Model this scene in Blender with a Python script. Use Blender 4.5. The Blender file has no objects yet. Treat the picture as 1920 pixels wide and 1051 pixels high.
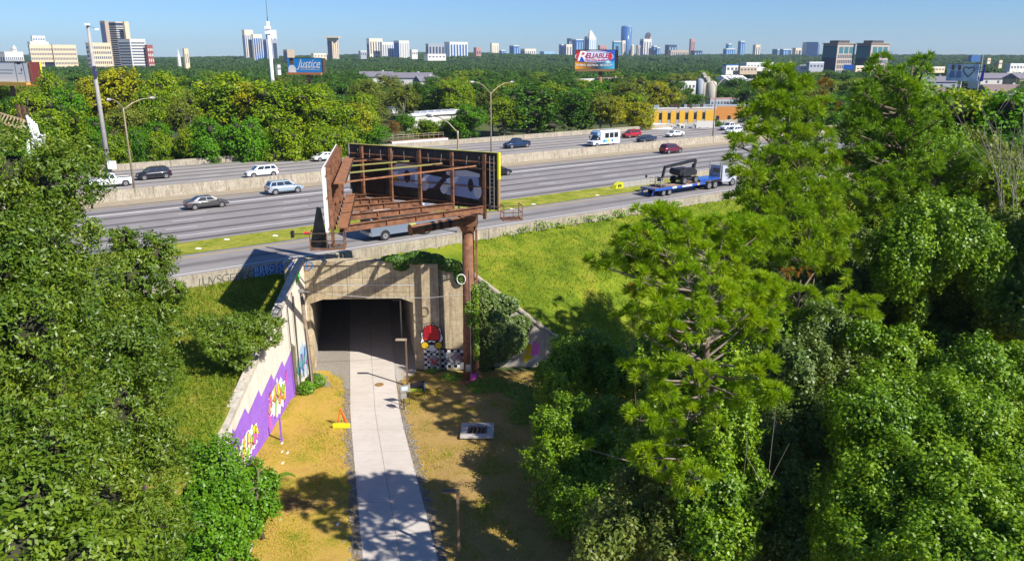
import bpy, math, random
import numpy as np
from mathutils import Vector, Matrix
from mathutils.geometry import tessellate_polygon
R = math.radians
rnd = random.Random(7)
rng = np.random.default_rng(7)

# ------------------------------------------------------------------ camera, sky, sun
F = 1440.0; CX = 960.0; CY = 525.5; TH = math.atan(418.5 / F); H = 25.0
ct, st_ = math.cos(TH), math.sin(TH)
sc = bpy.context.scene
C = sc.collection
cam = bpy.data.objects.new("camera", bpy.data.cameras.new("camera"))
C.objects.link(cam)
cam.location = (0, 0, H)
cam.rotation_euler = (math.pi / 2 - TH, 0, 0)
cam.data.sensor_width = 36; cam.data.lens = 36 * F / 1920
cam.data.clip_start = 0.5; cam.data.clip_end = 30000
sc.camera = cam
W = bpy.data.worlds.new("World"); sc.world = W; W.use_nodes = True
wn = W.node_tree; bg = wn.nodes["Background"]
sky = wn.nodes.new("ShaderNodeTexSky"); sky.sky_type = 'NISHITA'; sky.sun_disc = False
SUN_EL = 41.0; SUN_AZ = 125.0
sky.sun_elevation = R(SUN_EL); sky.sun_rotation = R(SUN_AZ)
sky.air_density = 1.0; sky.dust_density = 0.15; sky.ozone_density = 2.5
skm = wn.nodes.new("ShaderNodeMix"); skm.data_type = 'RGBA'; skm.blend_type = 'MULTIPLY'; skm.inputs[0].default_value = 1.0
skm.inputs[7].default_value = (.47, .7, 1.1, 1); wn.links.new(sky.outputs[0], skm.inputs[6]); wn.links.new(skm.outputs[2], bg.inputs[0]); bg.inputs[1].default_value = 0.075
sl = bpy.data.lights.new("sun", 'SUN'); sl.energy = 5.0; sl.angle = R(0.5); sl.color = (1.0, 0.95, 0.86)
so = bpy.data.objects.new("sun", sl); C.objects.link(so)
sd = Vector((math.sin(R(SUN_AZ)) * math.cos(R(SUN_EL)), math.cos(R(SUN_AZ)) * math.cos(R(SUN_EL)), math.sin(R(SUN_EL))))
so.rotation_euler = sd.to_track_quat('Z', 'Y').to_euler(); so.location = (30, -20, 60)
sc.view_settings.view_transform = 'Standard'; sc.view_settings.look = 'None'
sc.view_settings.exposure = 0.72; sc.view_settings.gamma = 1.0
sc.render.engine = 'CYCLES'
sc.cycles.max_bounces = 6; sc.cycles.transparent_max_bounces = 4; sc.cycles.volume_bounces = 0

# ------------------------------------------------------------------ helpers
def un(px, py, z=0.0):            # point of the place seen at a photo pixel, at height z
    a = (px - CX) / F; b = (py - CY) / F
    t = (z - H) / (-st_ - b * ct)
    return Vector((a * t, (ct - b * st_) * t, z))
def unY(px, py, Y):               # the same, at distance Y
    a = (px - CX) / F; b = (py - CY) / F
    t = Y / (ct - b * st_)
    return Vector((a * t, Y, H + (-st_ - b * ct) * t))
AL = R(53.4); SA, CA = math.sin(AL), math.cos(AL)
def HW(s, t, z=0.0): return Vector((s * SA - t * CA, s * CA + t * SA, z))   # highway frame
def to_st(p): return (p[0] * SA + p[1] * CA, -p[0] * CA + p[1] * SA)

def tag(o, label=None, cat=None, group=None, kind=None):
    if label: o["label"] = label
    if cat: o["category"] = cat
    if group: o["group"] = group
    if kind: o["kind"] = kind
    return o
def thing(name, label, cat, loc=(0, 0, 0), rz=0.0, group=None):
    o = bpy.data.objects.new(name, None); C.objects.link(o)
    o.location = loc; o.rotation_euler = (0, 0, rz); o.empty_display_size = 0.2
    return tag(o, label, cat, group)

def link(name, me, parent=None, mats=None):
    o = bpy.data.objects.new(name, me); C.objects.link(o)
    if parent is not None: o.parent = parent
    return o

def base_of(parent):
    v = Vector((0, 0, 0)); p = parent
    while p is not None: v = v + Vector(p.location); p = p.parent
    return v

class MB:
    def __init__(s): s.v = []; s.f = []
    def poly(s, pts):
        n = len(s.v); s.v += [tuple(p) for p in pts]; s.f.append(tuple(range(n, n + len(pts)))); return s
    def hexa(s, b, t):           # bottom 4, top 4 (ccw)
        n = len(s.v); s.v += [tuple(p) for p in b] + [tuple(p) for p in t]
        for f in ((3, 2, 1, 0), (4, 5, 6, 7), (0, 1, 5, 4), (1, 2, 6, 5), (2, 3, 7, 6), (3, 0, 4, 7)):
            s.f.append(tuple(n + i for i in f))
        return s
    def box(s, c, d, rz=0.0, ux=None):
        hx, hy, hz = d[0] / 2, d[1] / 2, d[2] / 2
        cs, sn = math.cos(rz), math.sin(rz)
        def q(x, y, z): return (c[0] + x * cs - y * sn, c[1] + x * sn + y * cs, c[2] + z)
        return s.hexa([q(-hx, -hy, -hz), q(hx, -hy, -hz), q(hx, hy, -hz), q(-hx, hy, -hz)],
                      [q(-hx, -hy, hz), q(hx, -hy, hz), q(hx, hy, hz), q(-hx, hy, hz)])
    def bar(s, a, b, w, h=None):  # rectangular bar from a to b
        a = Vector(a); b = Vector(b); h = h or w; d = (b - a).normalized()
        up = Vector((0, 0, 1)) if abs(d.z) < 0.95 else Vector((0, 1, 0))
        sx = d.cross(up).normalized() * w / 2; sy = sx.cross(d).normalized() * h / 2
        return s.hexa([a - sx - sy, a + sx - sy, a + sx + sy, a - sx + sy], [b - sx - sy, b + sx - sy, b + sx + sy, b - sx + sy])
    def tube(s, pts, rad, n=8, cap=True):
        pts = [Vector(p) for p in pts]
        if not hasattr(rad, '__len__'): rad = [rad] * len(pts)
        base = len(s.v); m = len(pts)
        for i, p in enumerate(pts):
            d = (pts[min(i + 1, m - 1)] - pts[max(i - 1, 0)]).normalized()
            up = Vector((0, 0, 1)) if abs(d.z) < 0.9 else Vector((1, 0, 0))
            a = d.cross(up).normalized(); b = a.cross(d).normalized()
            for k in range(n):
                an = 2 * math.pi * k / n
                s.v.append(tuple(p + (a * math.cos(an) + b * math.sin(an)) * rad[i]))
        for i in range(m - 1):
            for k in range(n):
                k2 = (k + 1) % n
                s.f.append((base + i * n + k, base + i * n + k2, base + (i + 1) * n + k2, base + (i + 1) * n + k))
        if cap:
            s.f.append(tuple(base + k for k in range(n))[::-1]); s.f.append(tuple(base + (m - 1) * n + k for k in range(n)))
        return s
    def build(s, name, mat, parent=None, local=False, smooth=False, bevel=0):
        off = Vector((0, 0, 0)) if (local or parent is None) else base_of(parent)
        me = bpy.data.meshes.new(name)
        me.from_pydata([(x - off.x, y - off.y, z - off.z) for x, y, z in s.v], [], s.f)
        me.materials.append(mat)
        if smooth: me.polygons.foreach_set("use_smooth", [True] * len(me.polygons))
        me.update()
        o = link(name, me, parent)
        if bevel:
            m = o.modifiers.new("bevel", 'BEVEL'); m.width = bevel; m.segments = 2; m.limit_method = 'ANGLE'
        return o

def fast_mesh(name, verts, faces_n, nper, mat, tint=None, parent=None, idx=None):
    me = bpy.data.meshes.new(name)
    n = len(verts)
    me.vertices.add(n); me.vertices.foreach_set("co", np.ascontiguousarray(verts, dtype=np.float32).ravel())
    nl = faces_n * nper
    me.loops.add(nl); me.polygons.add(faces_n)
    me.loops.foreach_set("vertex_index", (np.arange(nl, dtype=np.int32) if idx is None else idx.astype(np.int32).ravel()))
    me.polygons.foreach_set("loop_start", np.arange(faces_n, dtype=np.int32) * nper)
    me.polygons.foreach_set("loop_total", np.full(faces_n, nper, dtype=np.int32))
    me.update(calc_edges=True)
    if tint is not None:
        at = me.attributes.new("tint", 'FLOAT', 'POINT'); at.data.foreach_set("value", tint.astype(np.float32))
    me.materials.append(mat)
    return me

# ------------------------------------------------------------------ materials
MATS = {}
def mat(name, col, rough=0.8, noise=None, bump=0.0, metal=0.0, spec=0.3, emit=None):
    """noise=(scale, colour2, amount[, detail])"""
    if name in MATS: return MATS[name]
    m = bpy.data.materials.new(name); m.use_nodes = True; MATS[name] = m
    nt = m.node_tree; b = nt.nodes["Principled BSDF"]
    b.inputs["Base Color"].default_value = (*col, 1); b.inputs["Roughness"].default_value = rough
    b.inputs["Metallic"].default_value = metal; b.inputs["Specular IOR Level"].default_value = spec
    if noise or bump:
        tc = nt.nodes.new("ShaderNodeTexCoord")
        n = nt.nodes.new("ShaderNodeTexNoise"); n.inputs["Scale"].default_value = noise[0] if noise else 5
        n.inputs["Detail"].default_value = 8; n.inputs["Roughness"].default_value = 0.65
        nt.links.new(tc.outputs["Object"], n.inputs["Vector"])
        if noise:
            cr = nt.nodes.new("ShaderNodeValToRGB")
            cr.color_ramp.elements[0].position = 0.5 - 0.22 / max(noise[2], .05) * .5
            cr.color_ramp.elements[1].position = 0.5 + 0.22 / max(noise[2], .05) * .5
            cr.color_ramp.elements[0].color = (*col, 1); cr.color_ramp.elements[1].color = (*noise[1], 1)
            nt.links.new(n.outputs["Fac"], cr.inputs[0]); nt.links.new(cr.outputs[0], b.inputs["Base Color"])
        if bump:
            bp = nt.nodes.new("ShaderNodeBump"); bp.inputs["Strength"].default_value = bump; bp.inputs["Distance"].default_value = 0.1
            n2 = nt.nodes.new("ShaderNodeTexNoise"); n2.inputs["Scale"].default_value = (noise[0] if noise else 5) * 4; n2.inputs["Detail"].default_value = 6
            nt.links.new(tc.outputs["Object"], n2.inputs["Vector"])
            nt.links.new(n2.outputs["Fac"], bp.inputs["Height"]); nt.links.new(bp.outputs[0], b.inputs["Normal"])
    return m

def ramp(nt, stops, interp='LINEAR'):
    cr = nt.nodes.new("ShaderNodeValToRGB"); e = cr.color_ramp.elements; cr.color_ramp.interpolation = interp
    e[0].position = stops[0][0]; e[0].color = (*stops[0][1], 1)
    e[1].position = stops[-1][0]; e[1].color = (*stops[-1][1], 1)
    for p, c in stops[1:-1]:
        x = e.new(p); x.color = (*c, 1)
    return cr
def noise(nt, vec, scale, detail=6, rough=0.6, dist=0):
    n = nt.nodes.new("ShaderNodeTexNoise"); n.inputs["Scale"].default_value = scale
    n.inputs["Detail"].default_value = detail; n.inputs["Roughness"].default_value = rough; n.inputs["Distortion"].default_value = dist
    nt.links.new(vec, n.inputs["Vector"]); return n.outputs["Fac"]
def mixc(nt, fac, a, b, mode='MIX'):
    m = nt.nodes.new("ShaderNodeMix"); m.data_type = 'RGBA'; m.blend_type = mode
    for i, v in ((0, fac), (6, a), (7, b)):
        if isinstance(v, (int, float)): m.inputs[i].default_value = v
        elif isinstance(v, tuple): m.inputs[i].default_value = (*v, 1)
        else: nt.links.new(v, m.inputs[i])
    return m.outputs[2]
def mapping(nt, scale=(1, 1, 1), rot=(0, 0, 0), kind="Object"):
    tc = nt.nodes.new("ShaderNodeTexCoord"); mp = nt.nodes.new("ShaderNodeMapping")
    mp.inputs["Scale"].default_value = scale; mp.inputs["Rotation"].default_value = rot
    nt.links.new(tc.outputs[kind], mp.inputs[0]); return mp.outputs[0]
def geo(nt): return nt.nodes.new("ShaderNodeNewGeometry").outputs["Position"]
def bump(nt, b, h, strength, dist=0.05):
    bp = nt.nodes.new("ShaderNodeBump"); bp.inputs["Strength"].default_value = strength; bp.inputs["Distance"].default_value = dist
    nt.links.new(h, bp.inputs["Height"]); nt.links.new(bp.outputs[0], b.inputs["Normal"])
def newmat(name, rough=.85, spec=.25):
    m = bpy.data.materials.new(name); m.use_nodes = True; nt = m.node_tree; b = nt.nodes["Principled BSDF"]
    b.inputs["Roughness"].default_value = rough; b.inputs["Specular IOR Level"].default_value = spec
    MATS[name] = m; return m, nt, b

def leafmat(name, stops, trans=0.35, gloss=0.45, clump=0.6, rough=0.45):
    m, nt, b = newmat(name, rough, gloss)
    at = nt.nodes.new("ShaderNodeAttribute"); at.attribute_name = "tint"
    oi = nt.nodes.new("ShaderNodeObjectInfo")
    ns = noise(nt, geo(nt), clump, 3, .6)
    a1 = nt.nodes.new("ShaderNodeMath"); a1.operation = 'MULTIPLY_ADD'; a1.inputs[1].default_value = 0.55; nt.links.new(at.outputs["Fac"], a1.inputs[0])
    a2 = nt.nodes.new("ShaderNodeMath"); a2.operation = 'MULTIPLY_ADD'; a2.inputs[1].default_value = 0.9; a2.inputs[2].default_value = -0.22
    nt.links.new(ns, a2.inputs[0]); nt.links.new(a2.outputs[0], a1.inputs[2])
    cr = ramp(nt, stops); nt.links.new(a1.outputs[0], cr.inputs[0])
    nt.links.new(cr.outputs[0], b.inputs["Base Color"])
    tr = nt.nodes.new("ShaderNodeBsdfTranslucent"); mx = nt.nodes.new("ShaderNodeMixShader"); mx.inputs[0].default_value = trans
    tc = mixc(nt, 1.0, cr.outputs[0], (1.35, 1.3, .6), 'MULTIPLY'); nt.links.new(tc, tr.inputs[0])
    nt.links.new(b.outputs[0], mx.inputs[1]); nt.links.new(tr.outputs[0], mx.inputs[2])
    nt.links.new(mx.outputs[0], nt.nodes["Material Output"].inputs[0])
    return m
def G(*a): return a
LM = {
 'oak':   leafmat('leaf_oak', [(0, (.03, .075, .004)), (.42, (.08, .15, .007)), (.75, (.17, .235, .012)), (1, (.36, .34, .04))], .25, .5),
 'oaky':  leafmat('leaf_oak_lower', [(0, (.05, .105, .005)), (.5, (.12, .2, .008)), (.9, (.22, .28, .015)), (1, (.38, .35, .03))], .3, .5),
 'bright': leafmat('leaf_bright', [(0, (.045, .13, .004)), (.5, (.1, .24, .006)), (1, (.2, .34, .012))], .3, .4),
 'kudzu': leafmat('leaf_kudzu', [(0, (.035, .095, .004)), (.4, (.11, .22, .005)), (.7, (.21, .34, .007)), (1, (.36, .44, .02))], .3, .4, .35),
 'kudzug': leafmat('leaf_kudzu_grey', [(0, (.04, .085, .012)), (.5, (.1, .165, .025)), (1, (.22, .27, .06))], .25, .5, .5),
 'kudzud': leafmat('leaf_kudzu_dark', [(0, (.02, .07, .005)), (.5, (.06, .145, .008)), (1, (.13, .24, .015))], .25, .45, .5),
 'pale':  leafmat('leaf_pale_shrub', [(0, (.05, .08, .012)), (.5, (.12, .17, .02)), (1, (.34, .33, .07))], .3, .4, .7),
 'pine':  leafmat('needle_bright', [(0, (.08, .19, .004)), (.45, (.23, .37, .006)), (1, (.42, .5, .012))], .35, .3, .5),
 'pineb': leafmat('needle_back', [(0, (.06, .15, .004)), (.45, (.18, .31, .006)), (1, (.38, .45, .012))], .3, .3, .5),
 'pinegreen': leafmat('needle_green', [(0, (.055, .14, .004)), (.5, (.15, .28, .006)), (1, (.3, .4, .012))], .3, .3, .35),
 'brown': leafmat('needle_brown', [(0, (.16, .07, .015)), (.5, (.28, .13, .02)), (1, (.5, .22, .03))], .3, .2),
 'yellow': leafmat('leaf_yellow', [(0, (.15, .19, .008)), (.5, (.32, .33, .01)), (1, (.5, .43, .015))], .3, .2, .25),
 'olive': leafmat('leaf_olive', [(0, (.08, .12, .015)), (.5, (.16, .2, .02)), (1, (.28, .3, .035))], .25, .2, .25),
 'yg':    leafmat('leaf_yellowgreen', [(0, (.06, .12, .004)), (.42, (.14, .25, .006)), (.72, (.28, .36, .008)), (1, (.48, .44, .015))], .3, .2, .2),
 'mid':   leafmat('leaf_mid', [(0, (.025, .08, .006)), (.5, (.06, .15, .009)), (1, (.13, .24, .015))], .25, .2, .2),
 'midb':  leafmat('leaf_midbright', [(0, (.04, .13, .004)), (.5, (.09, .24, .006)), (1, (.19, .34, .01))], .3, .2, .2),
 'far':   leafmat('leaf_far', [(0, (.018, .05, .012)), (.5, (.045, .1, .02)), (1, (.13, .18, .03))], .15, .1, .012),
 'rust':  leafmat('leaf_rust', [(0, (.12, .07, .015)), (.5, (.2, .11, .02)), (1, (.3, .17, .03))], .2, .1, .2),
}
core_shade = mat('shade_core', (.028, .032, .014), .95, (3, (.05, .045, .025), .8))  # blob cores inside crowns; their dark colour stands for inner shade
bark = mat('bark', (.11, .08, .055), .9, (6, (.2, .16, .12), .8), .6)
barkpale = mat('bark_pale', (.3, .27, .22), .9, (6, (.42, .38, .32), .8), .4)
steel_rust = mat('rusty_brown_steel', (.12, .055, .032), .75, (2.2, (.25, .115, .06), .9), .2)
steel_rust2 = mat('orange_rust_steel', (.33, .15, .07), .8, (2.5, (.2, .09, .05), .8), .2)
steel_dark = mat('dark_steel', (.05, .04, .035), .7, (4, (.1, .06, .04), .8))
steel_grey = mat('galvanised_steel', (.33, .32, .3), .5, (8, (.42, .4, .37), .7), 0, .4)
steel_tan = mat('weathered_lamp_post', (.36, .25, .12), .6, (1.2, (.42, .38, .32), .9), 0, .2)
pole_grey = mat('concrete_mast', (.3, .28, .27), .7, (2, (.38, .36, .34), .8))
white_p = mat('white_paint', (.78, .78, .78), .5)
offwhite = mat('off_white_wall', (.58, .56, .52), .7, (.2, (.6, .58, .52), .8))
black_p = mat('black_panel', (.012, .013, .016), .45, (1.5, (.03, .03, .035), .8))
rubber = mat('tyre_rubber', (.02, .02, .021), .8)
rimm = mat('alloy_rim', (.45, .45, .46), .3, metal=.8)
glass = mat('dark_glass', (.02, .026, .032), .08, spec=.8)
glassb = mat('car_glass_blue', (.06, .085, .11), .08, spec=.8)
red_l = mat('tail_light_red', (.35, .01, .01), .3)
lampglass = mat('headlight_glass', (.6, .62, .65), .15, spec=.7)
trimb = mat('black_trim', (.025, .025, .027), .6)
yellow_p = mat('yellow_paint', (.62, .6, .02), .5)
wood = mat('weathered_wood', (.17, .12, .08), .9, (3, (.26, .2, .14), .9), .4)

def concrete(name, c1, c2, stain, streak=1.0, sc_=1.0, mott=1.0):
    m, nt, b = newmat(name, .9, .2)
    p = geo(nt)
    n1 = noise(nt, p, .6 * sc_, 8, .7)
    cr = ramp(nt, [(.3, c1), (.7, c2)]); nt.links.new(n1, cr.inputs[0])
    mp = nt.nodes.new("ShaderNodeMapping"); mp.inputs["Scale"].default_value = (2.2, 2.2, .22); nt.links.new(p, mp.inputs[0])
    n2 = noise(nt, mp.outputs[0], 1.6 * sc_, 6, .75)
    r2 = ramp(nt, [(.48, (0, 0, 0)), (.72, (1, 1, 1))]); nt.links.new(n2, r2.inputs[0])
    fm = nt.nodes.new("ShaderNodeMath"); fm.operation = 'MULTIPLY'; fm.inputs[1].default_value = .75 * streak; nt.links.new(r2.outputs[0], fm.inputs[0])
    col = mixc(nt, fm.outputs[0], cr.outputs[0], stain)
    n3 = noise(nt, p, 25, 5, .7)
    r5 = ramp(nt, [(.35, (1 - .28 * mott,) * 3), (.65, (1 + .15 * mott,) * 3)]); nt.links.new(noise(nt, p, 3.5 * sc_, 8, .75), r5.inputs[0]); col = mixc(nt, 1.0, col, r5.outputs[0], 'MULTIPLY')
    nt.links.new(col, b.inputs["Base Color"]); bump(nt, b, n3, .35, .03)
    return m
conc = concrete('portal_concrete', (.36, .28, .17), (.6, .49, .32), (.16, .12, .08), 1.1)
conc_bar = concrete('barrier_concrete', (.29, .25, .19), (.44, .39, .31), (.11, .09, .065), 1.15, 1.3)
conc_white = concrete('painted_wall_concrete', (.62, .56, .47), (.7, .65, .57), (.42, .36, .29), .7, 1.0, .4)
conc_path = concrete('path_concrete', (.46, .41, .36), (.55, .5, .45), (.4, .35, .3), .3, .5, .22)
conc_dark = concrete('tunnel_concrete', (.36, .32, .27), (.46, .42, .36), (.2, .17, .14))

# asphalt with lane wear in the highway frame
def road_mat(name, lanes, width, c1, c2, dark):
    m, nt, b = newmat(name, .85, .3)
    p = geo(nt)
    mp = nt.nodes.new("ShaderNodeMapping"); mp.vector_type = 'POINT'
    mp.inputs["Rotation"].default_value = (0, 0, -(math.pi / 2 - AL))
    nt.links.new(p, mp.inputs[0])
    sx = nt.nodes.new("ShaderNodeSeparateXYZ"); nt.links.new(mp.outputs[0], sx.inputs[0])
    n1 = noise(nt, p, .35, 6, .7)
    cr = ramp(nt, [(.3, c1), (.7, c2)]); nt.links.new(n1, cr.inputs[0])
    ms = nt.nodes.new("ShaderNodeMapping"); ms.inputs["Scale"].default_value = (.03, 1.4, 1); nt.links.new(mp.outputs[0], ms.inputs[0])
    n2 = noise(nt, ms.outputs[0], 1.0, 5, .6)
    col = cr.outputs[0]
    # oil streak at lane centres
    a = nt.nodes.new("ShaderNodeMath"); a.operation = 'SUBTRACT'; a.inputs[1].default_value = lanes; nt.links.new(sx.outputs["Y"], a.inputs[0])
    d = nt.nodes.new("ShaderNodeMath"); d.operation = 'DIVIDE'; d.inputs[1].default_value = width; nt.links.new(a.outputs[0], d.inputs[0])
    fr = nt.nodes.new("ShaderNodeMath"); fr.operation = 'FRACT'; nt.links.new(d.outputs[0], fr.inputs[0])
    rr = ramp(nt, [(0, (0, 0, 0)), (.34, (.08, .08, .08)), (.47, (1, 1, 1)), (.54, (1, 1, 1)), (.66, (.08, .08, .08)), (1, (0, 0, 0))])
    nt.links.new(fr.outputs[0], rr.inputs[0])
    mu = nt.nodes.new("ShaderNodeMath"); mu.operation = 'MULTIPLY'; nt.links.new(rr.outputs[0], mu.inputs[0])
    r3 = ramp(nt, [(.3, (.6, .6, .6)), (.6, (1, 1, 1))]); nt.links.new(n2, r3.inputs[0]); nt.links.new(r3.outputs[0], mu.inputs[1])
    mk = nt.nodes.new("ShaderNodeMath"); mk.operation = 'MULTIPLY'; mk.inputs[1].default_value = .95; nt.links.new(mu.outputs[0], mk.inputs[0])
    col = mixc(nt, mk.outputs[0], col, dark)
    n4 = noise(nt, ms.outputs[0], 3, 4, .6)
    r4 = ramp(nt, [(.3, (.86, .86, .86)), (.7, (1.1, 1.1, 1.1))]); nt.links.new(n4, r4.inputs[0])
    col = mixc(nt, 1.0, col, r4.outputs[0], 'MULTIPLY')
    nt.links.new(col, b.inputs["Base Color"])
    return m
asph = road_mat('asphalt_main', 79.2, 3.87, (.21, .193, .188), (.27, .248, .24), (.055, .05, .05))
asph_far = road_mat('asphalt_far', 111.3, 3.73, (.25, .23, .215), (.32, .29, .27), (.07, .063, .058))
asph_ramp = road_mat('asphalt_ramp', 64.6, 5.1, (.21, .195, .19), (.27, .25, .235), (.12, .11, .105))
mark_w = mat('white_road_paint', (.68, .67, .65), .7, (9, (.5, .48, .46), .6))
mark_y = mat('yellow_road_paint', (.55, .36, .05), .7, (9, (.42, .3, .1), .6))

def grass_mat(name, stops, s1=.35, s2=6, far=False):
    m, nt, b = newmat(name, .95, .1)
    p = geo(nt)
    n1 = noise(nt, p, s1, 7, .65); n2 = noise(nt, p, s2, 6, .75)
    ad = nt.nodes.new("ShaderNodeMath"); ad.operation = 'MULTIPLY_ADD'; ad.inputs[1].default_value = .45
    nt.links.new(n2, ad.inputs[0])
    sb = nt.nodes.new("ShaderNodeMath"); sb.operation = 'MULTIPLY'; sb.inputs[1].default_value = .6; nt.links.new(n1, sb.inputs[0])
    nt.links.new(sb.outputs[0], ad.inputs[2])
    cr = ramp(nt, stops); nt.links.new(ad.outputs[0], cr.inputs[0]); nt.links.new(cr.outputs[0], b.inputs["Base Color"])
    n3 = noise(nt, p, 14, 5, .7); bump(nt, b, n3, .8, .12)
    return m
g_emb = grass_mat('embankment_grass', [(.34, (.03, .06, .006)), (.45, (.1, .16, .01)), (.56, (.19, .24, .016)), (.66, (.3, .27, .035)), (.78, (.34, .25, .07))])
g_embl = grass_mat('embankment_grass_left', [(.34, (.07, .12, .01)), (.46, (.14, .2, .015)), (.56, (.24, .23, .03)), (.7, (.36, .27, .08))])
g_gore = grass_mat('verge_grass', [(.36, (.1, .15, .012)), (.48, (.2, .24, .02)), (.58, (.34, .32, .05)), (.7, (.46, .36, .15))], .5)
g_dry = grass_mat('dry_lawn', [(.34, (.1, .15, .012)), (.42, (.24, .25, .025)), (.49, (.42, .3, .045)), (.56, (.52, .34, .08)), (.64, (.42, .25, .06)), (.74, (.55, .4, .18))], .4, 5)
g_far = mat('woodland_floor', (.05, .07, .02), .95, (.05, (.09, .1, .03), .8))
gravel_m = mat('pale_gravel', (.42, .38, .33), .95, (14, (.25, .22, .19), .9), .8)
gravel_d = mat('dark_gravel', (.15, .13, .11), .95, (6, (.36, .26, .11), .9), .8)
dirt = mat('bare_dirt', (.42, .29, .13), .95, (3, (.5, .38, .22), .9), .5)

# ------------------------------------------------------------------ setting: ground
def hill(x, y):
    r = np.hypot(x, y)
    s = np.clip((r - 500) / 2200, 0, 1); s = s * s * (3 - 2 * s)
    g = 17 * s
    g = g + s * (5 * np.sin(x * .0021 + 1.3) + 4 * np.sin(x * .0047 + y * .0013) + 2.5 * np.sin(y * .004 + x * .009))
    t = -x * CA + y * SA
    b = np.clip((t - 134.6) / .3, 0, 1) * 6.3
    fade = np.clip((r - 400) / 800, 0, 1)
    return np.where(t > 134.5, b * (1 - fade), 0) + g
def hillf(x, y): return float(hill(np.float64(x), np.float64(y)))
def ground_sheet():
    # polar-like rows in the highway frame: fine near, coarse far
    ts = list(np.arange(-120, 134, 6.0)) + [134.4, 135.0, 140, 160, 190, 230, 280, 340, 420, 520, 640, 800, 1000, 1250, 1500, 1800, 2100, 2500, 3000, 3600, 4400, 6000, 9000, 14000]
    ss = [-9000, -6000, -4000, -2500, -1800, -1200, -800, -500, -300, -200, -150] + list(np.arange(-120, 260, 10.0)) + [280, 320, 380, 460, 560, 700, 900, 1200, 1500, 1900, 2400, 3000, 4000, 6000, 10000]
    tt = np.array(sorted(ts)); s2 = np.array(ss)
    S, T = np.meshgrid(s2, tt)
    X = S * SA - T * CA; Y = S * CA + T * SA
    Z = hill(X, Y) + np.where(T < 134.5, 0.0, -.05)
    v = np.stack([X, Y, Z], -1).reshape(-1, 3)
    ny, nx = S.shape
    i = np.arange(ny - 1)[:, None] * nx + np.arange(nx - 1)[None, :]
    idx = np.stack([i, i + 1, i + nx + 1, i + nx], -1).reshape(-1, 4)
    me = fast_mesh('ground', v, len(idx), 4, g_far, idx=idx)
    return link('ground', me)
tag(ground_sheet(), kind='structure')
# near lawn: a gently uneven sheet over the ground beside the path
def sheet(name, x0, x1, y0, y1, step, zf, m, keep=None):
    xs = np.arange(x0, x1 + .01, step); ys = np.arange(y0, y1 + .01, step)
    X, Y = np.meshgrid(xs, ys); Z = zf(X, Y)
    v = np.stack([X, Y, Z], -1).reshape(-1, 3); ny, nx = X.shape
    i = np.arange(ny - 1)[:, None] * nx + np.arange(nx - 1)[None, :]
    idx = np.stack([i, i + 1, i + nx + 1, i + nx], -1).reshape(-1, 4)
    if keep is not None:
        cx = v[idx].mean(1); idx = idx[keep(cx[:, 0], cx[:, 1])]
    me = fast_mesh(name, v, len(idx), 4, m, idx=idx)
    me.polygons.foreach_set("use_smooth", [True] * len(me.polygons))
    return tag(link(name, me), kind='structure')
PL = [(-19, 86.5), (-14.3, 63.3), (-11.72, 50.74), (-7.72, 34.1), (-5.6, 26), (-1.5, 12)]
PR = [(-14.6, 86), (-10.05, 60.6), (-8.08, 50.7), (-3.81, 34.1), (-1.55, 26), (2.6, 12)]
def edge_x(P, y):
    P = sorted([(b, a) for a, b in P]); ys = [p[0] for p in P]; xs = [p[1] for p in P]
    return np.interp(y, ys, xs)
def lawn_z(X, Y):
    xl = edge_x(PL, Y); xr = edge_x(PR, Y)
    d = np.maximum(np.maximum(xl - X, X - xr), 0)
    k = np.clip((d - .3) / 2.5, 0, 1)
    z = .02 + k * (.12 * np.sin(X * .9 + 1) * np.sin(Y * .7) + .08 * np.sin(X * 2.3 + Y * 1.7) + .1 * np.clip(X - 1, 0, 6) / 3)
    z = np.where(Y > 59.0, np.minimum(z, .02), np.maximum(z, .012))
    return z + .008
pc = lambda x, y: x < (edge_x(PL, y) + edge_x(PR, y)) / 2
sheet('lawn', -17.2, 40, 8, 59.3, .5, lawn_z, g_dry, pc)
g_soil = grass_mat('soil_lawn', [(.34, (.08, .13, .01)), (.42, (.19, .2, .02)), (.48, (.33, .22, .06)), (.56, (.42, .28, .1)), (.64, (.3, .19, .07)), (.74, (.5, .37, .19))], .45, 5)
sheet('lawn', -17.2, 40, 8, 59.3, .5, lawn_z, g_soil, lambda x, y: ~pc(x, y))

# embankments
def emb_l(X, Y):
    t = -X * CA + Y * SA
    return 7.85 - .2 * (60.0 - t) + .12 * np.sin(X * .7) * np.sin(Y * .6) + .05 * np.sin(X * 2.1 + Y * 1.3)
def emb_l_m(X, Y):
    t = -X * CA + Y * SA
    z = emb_l(X, Y); f = np.clip((t - 57) / 3, 0, 1)
    z = z * (1 - f) + (7.85 - .2 * (60 - t)) * f
    return np.maximum(z, -.4)
def keepL(x, y):
    t = -x * CA + y * SA
    return (t < 60.3) & (x < -16.9) & (y > 5)
sheet('embankment', -75, -16.9, 5, 75, .45, emb_l_m, g_embl, keepL)
def emb_r_m(X, Y):
    t = -X * CA + Y * SA
    z = 7.85 - .285 * (60.0 - t) + .1 * np.sin(X * .6) * np.sin(Y * .5) * np.clip((60 - t) / 3, 0, 1)
    z = np.where(X > -3.9, np.minimum(z, 8.6 - (X + 3.9) * .8 + np.maximum(Y - 60.4, 0) * .75), z)
    return np.maximum(z, -.4)
def keepR(x, y):
    t = -x * CA + y * SA
    ok = (t < 60.3) & (((x > -4.0) & (y > 60.4)) | ((x > 2.7) & (y > np.maximum(60.4 - (x - 2.7) * .9, 30))) | ((y > 60.6) & (x > -16)))
    return ok & ~((x < -4.0) & (y < 62.0))
sheet('embankment', -14, 150, 30, 160, .6, emb_r_m, g_emb, keepR)

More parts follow.
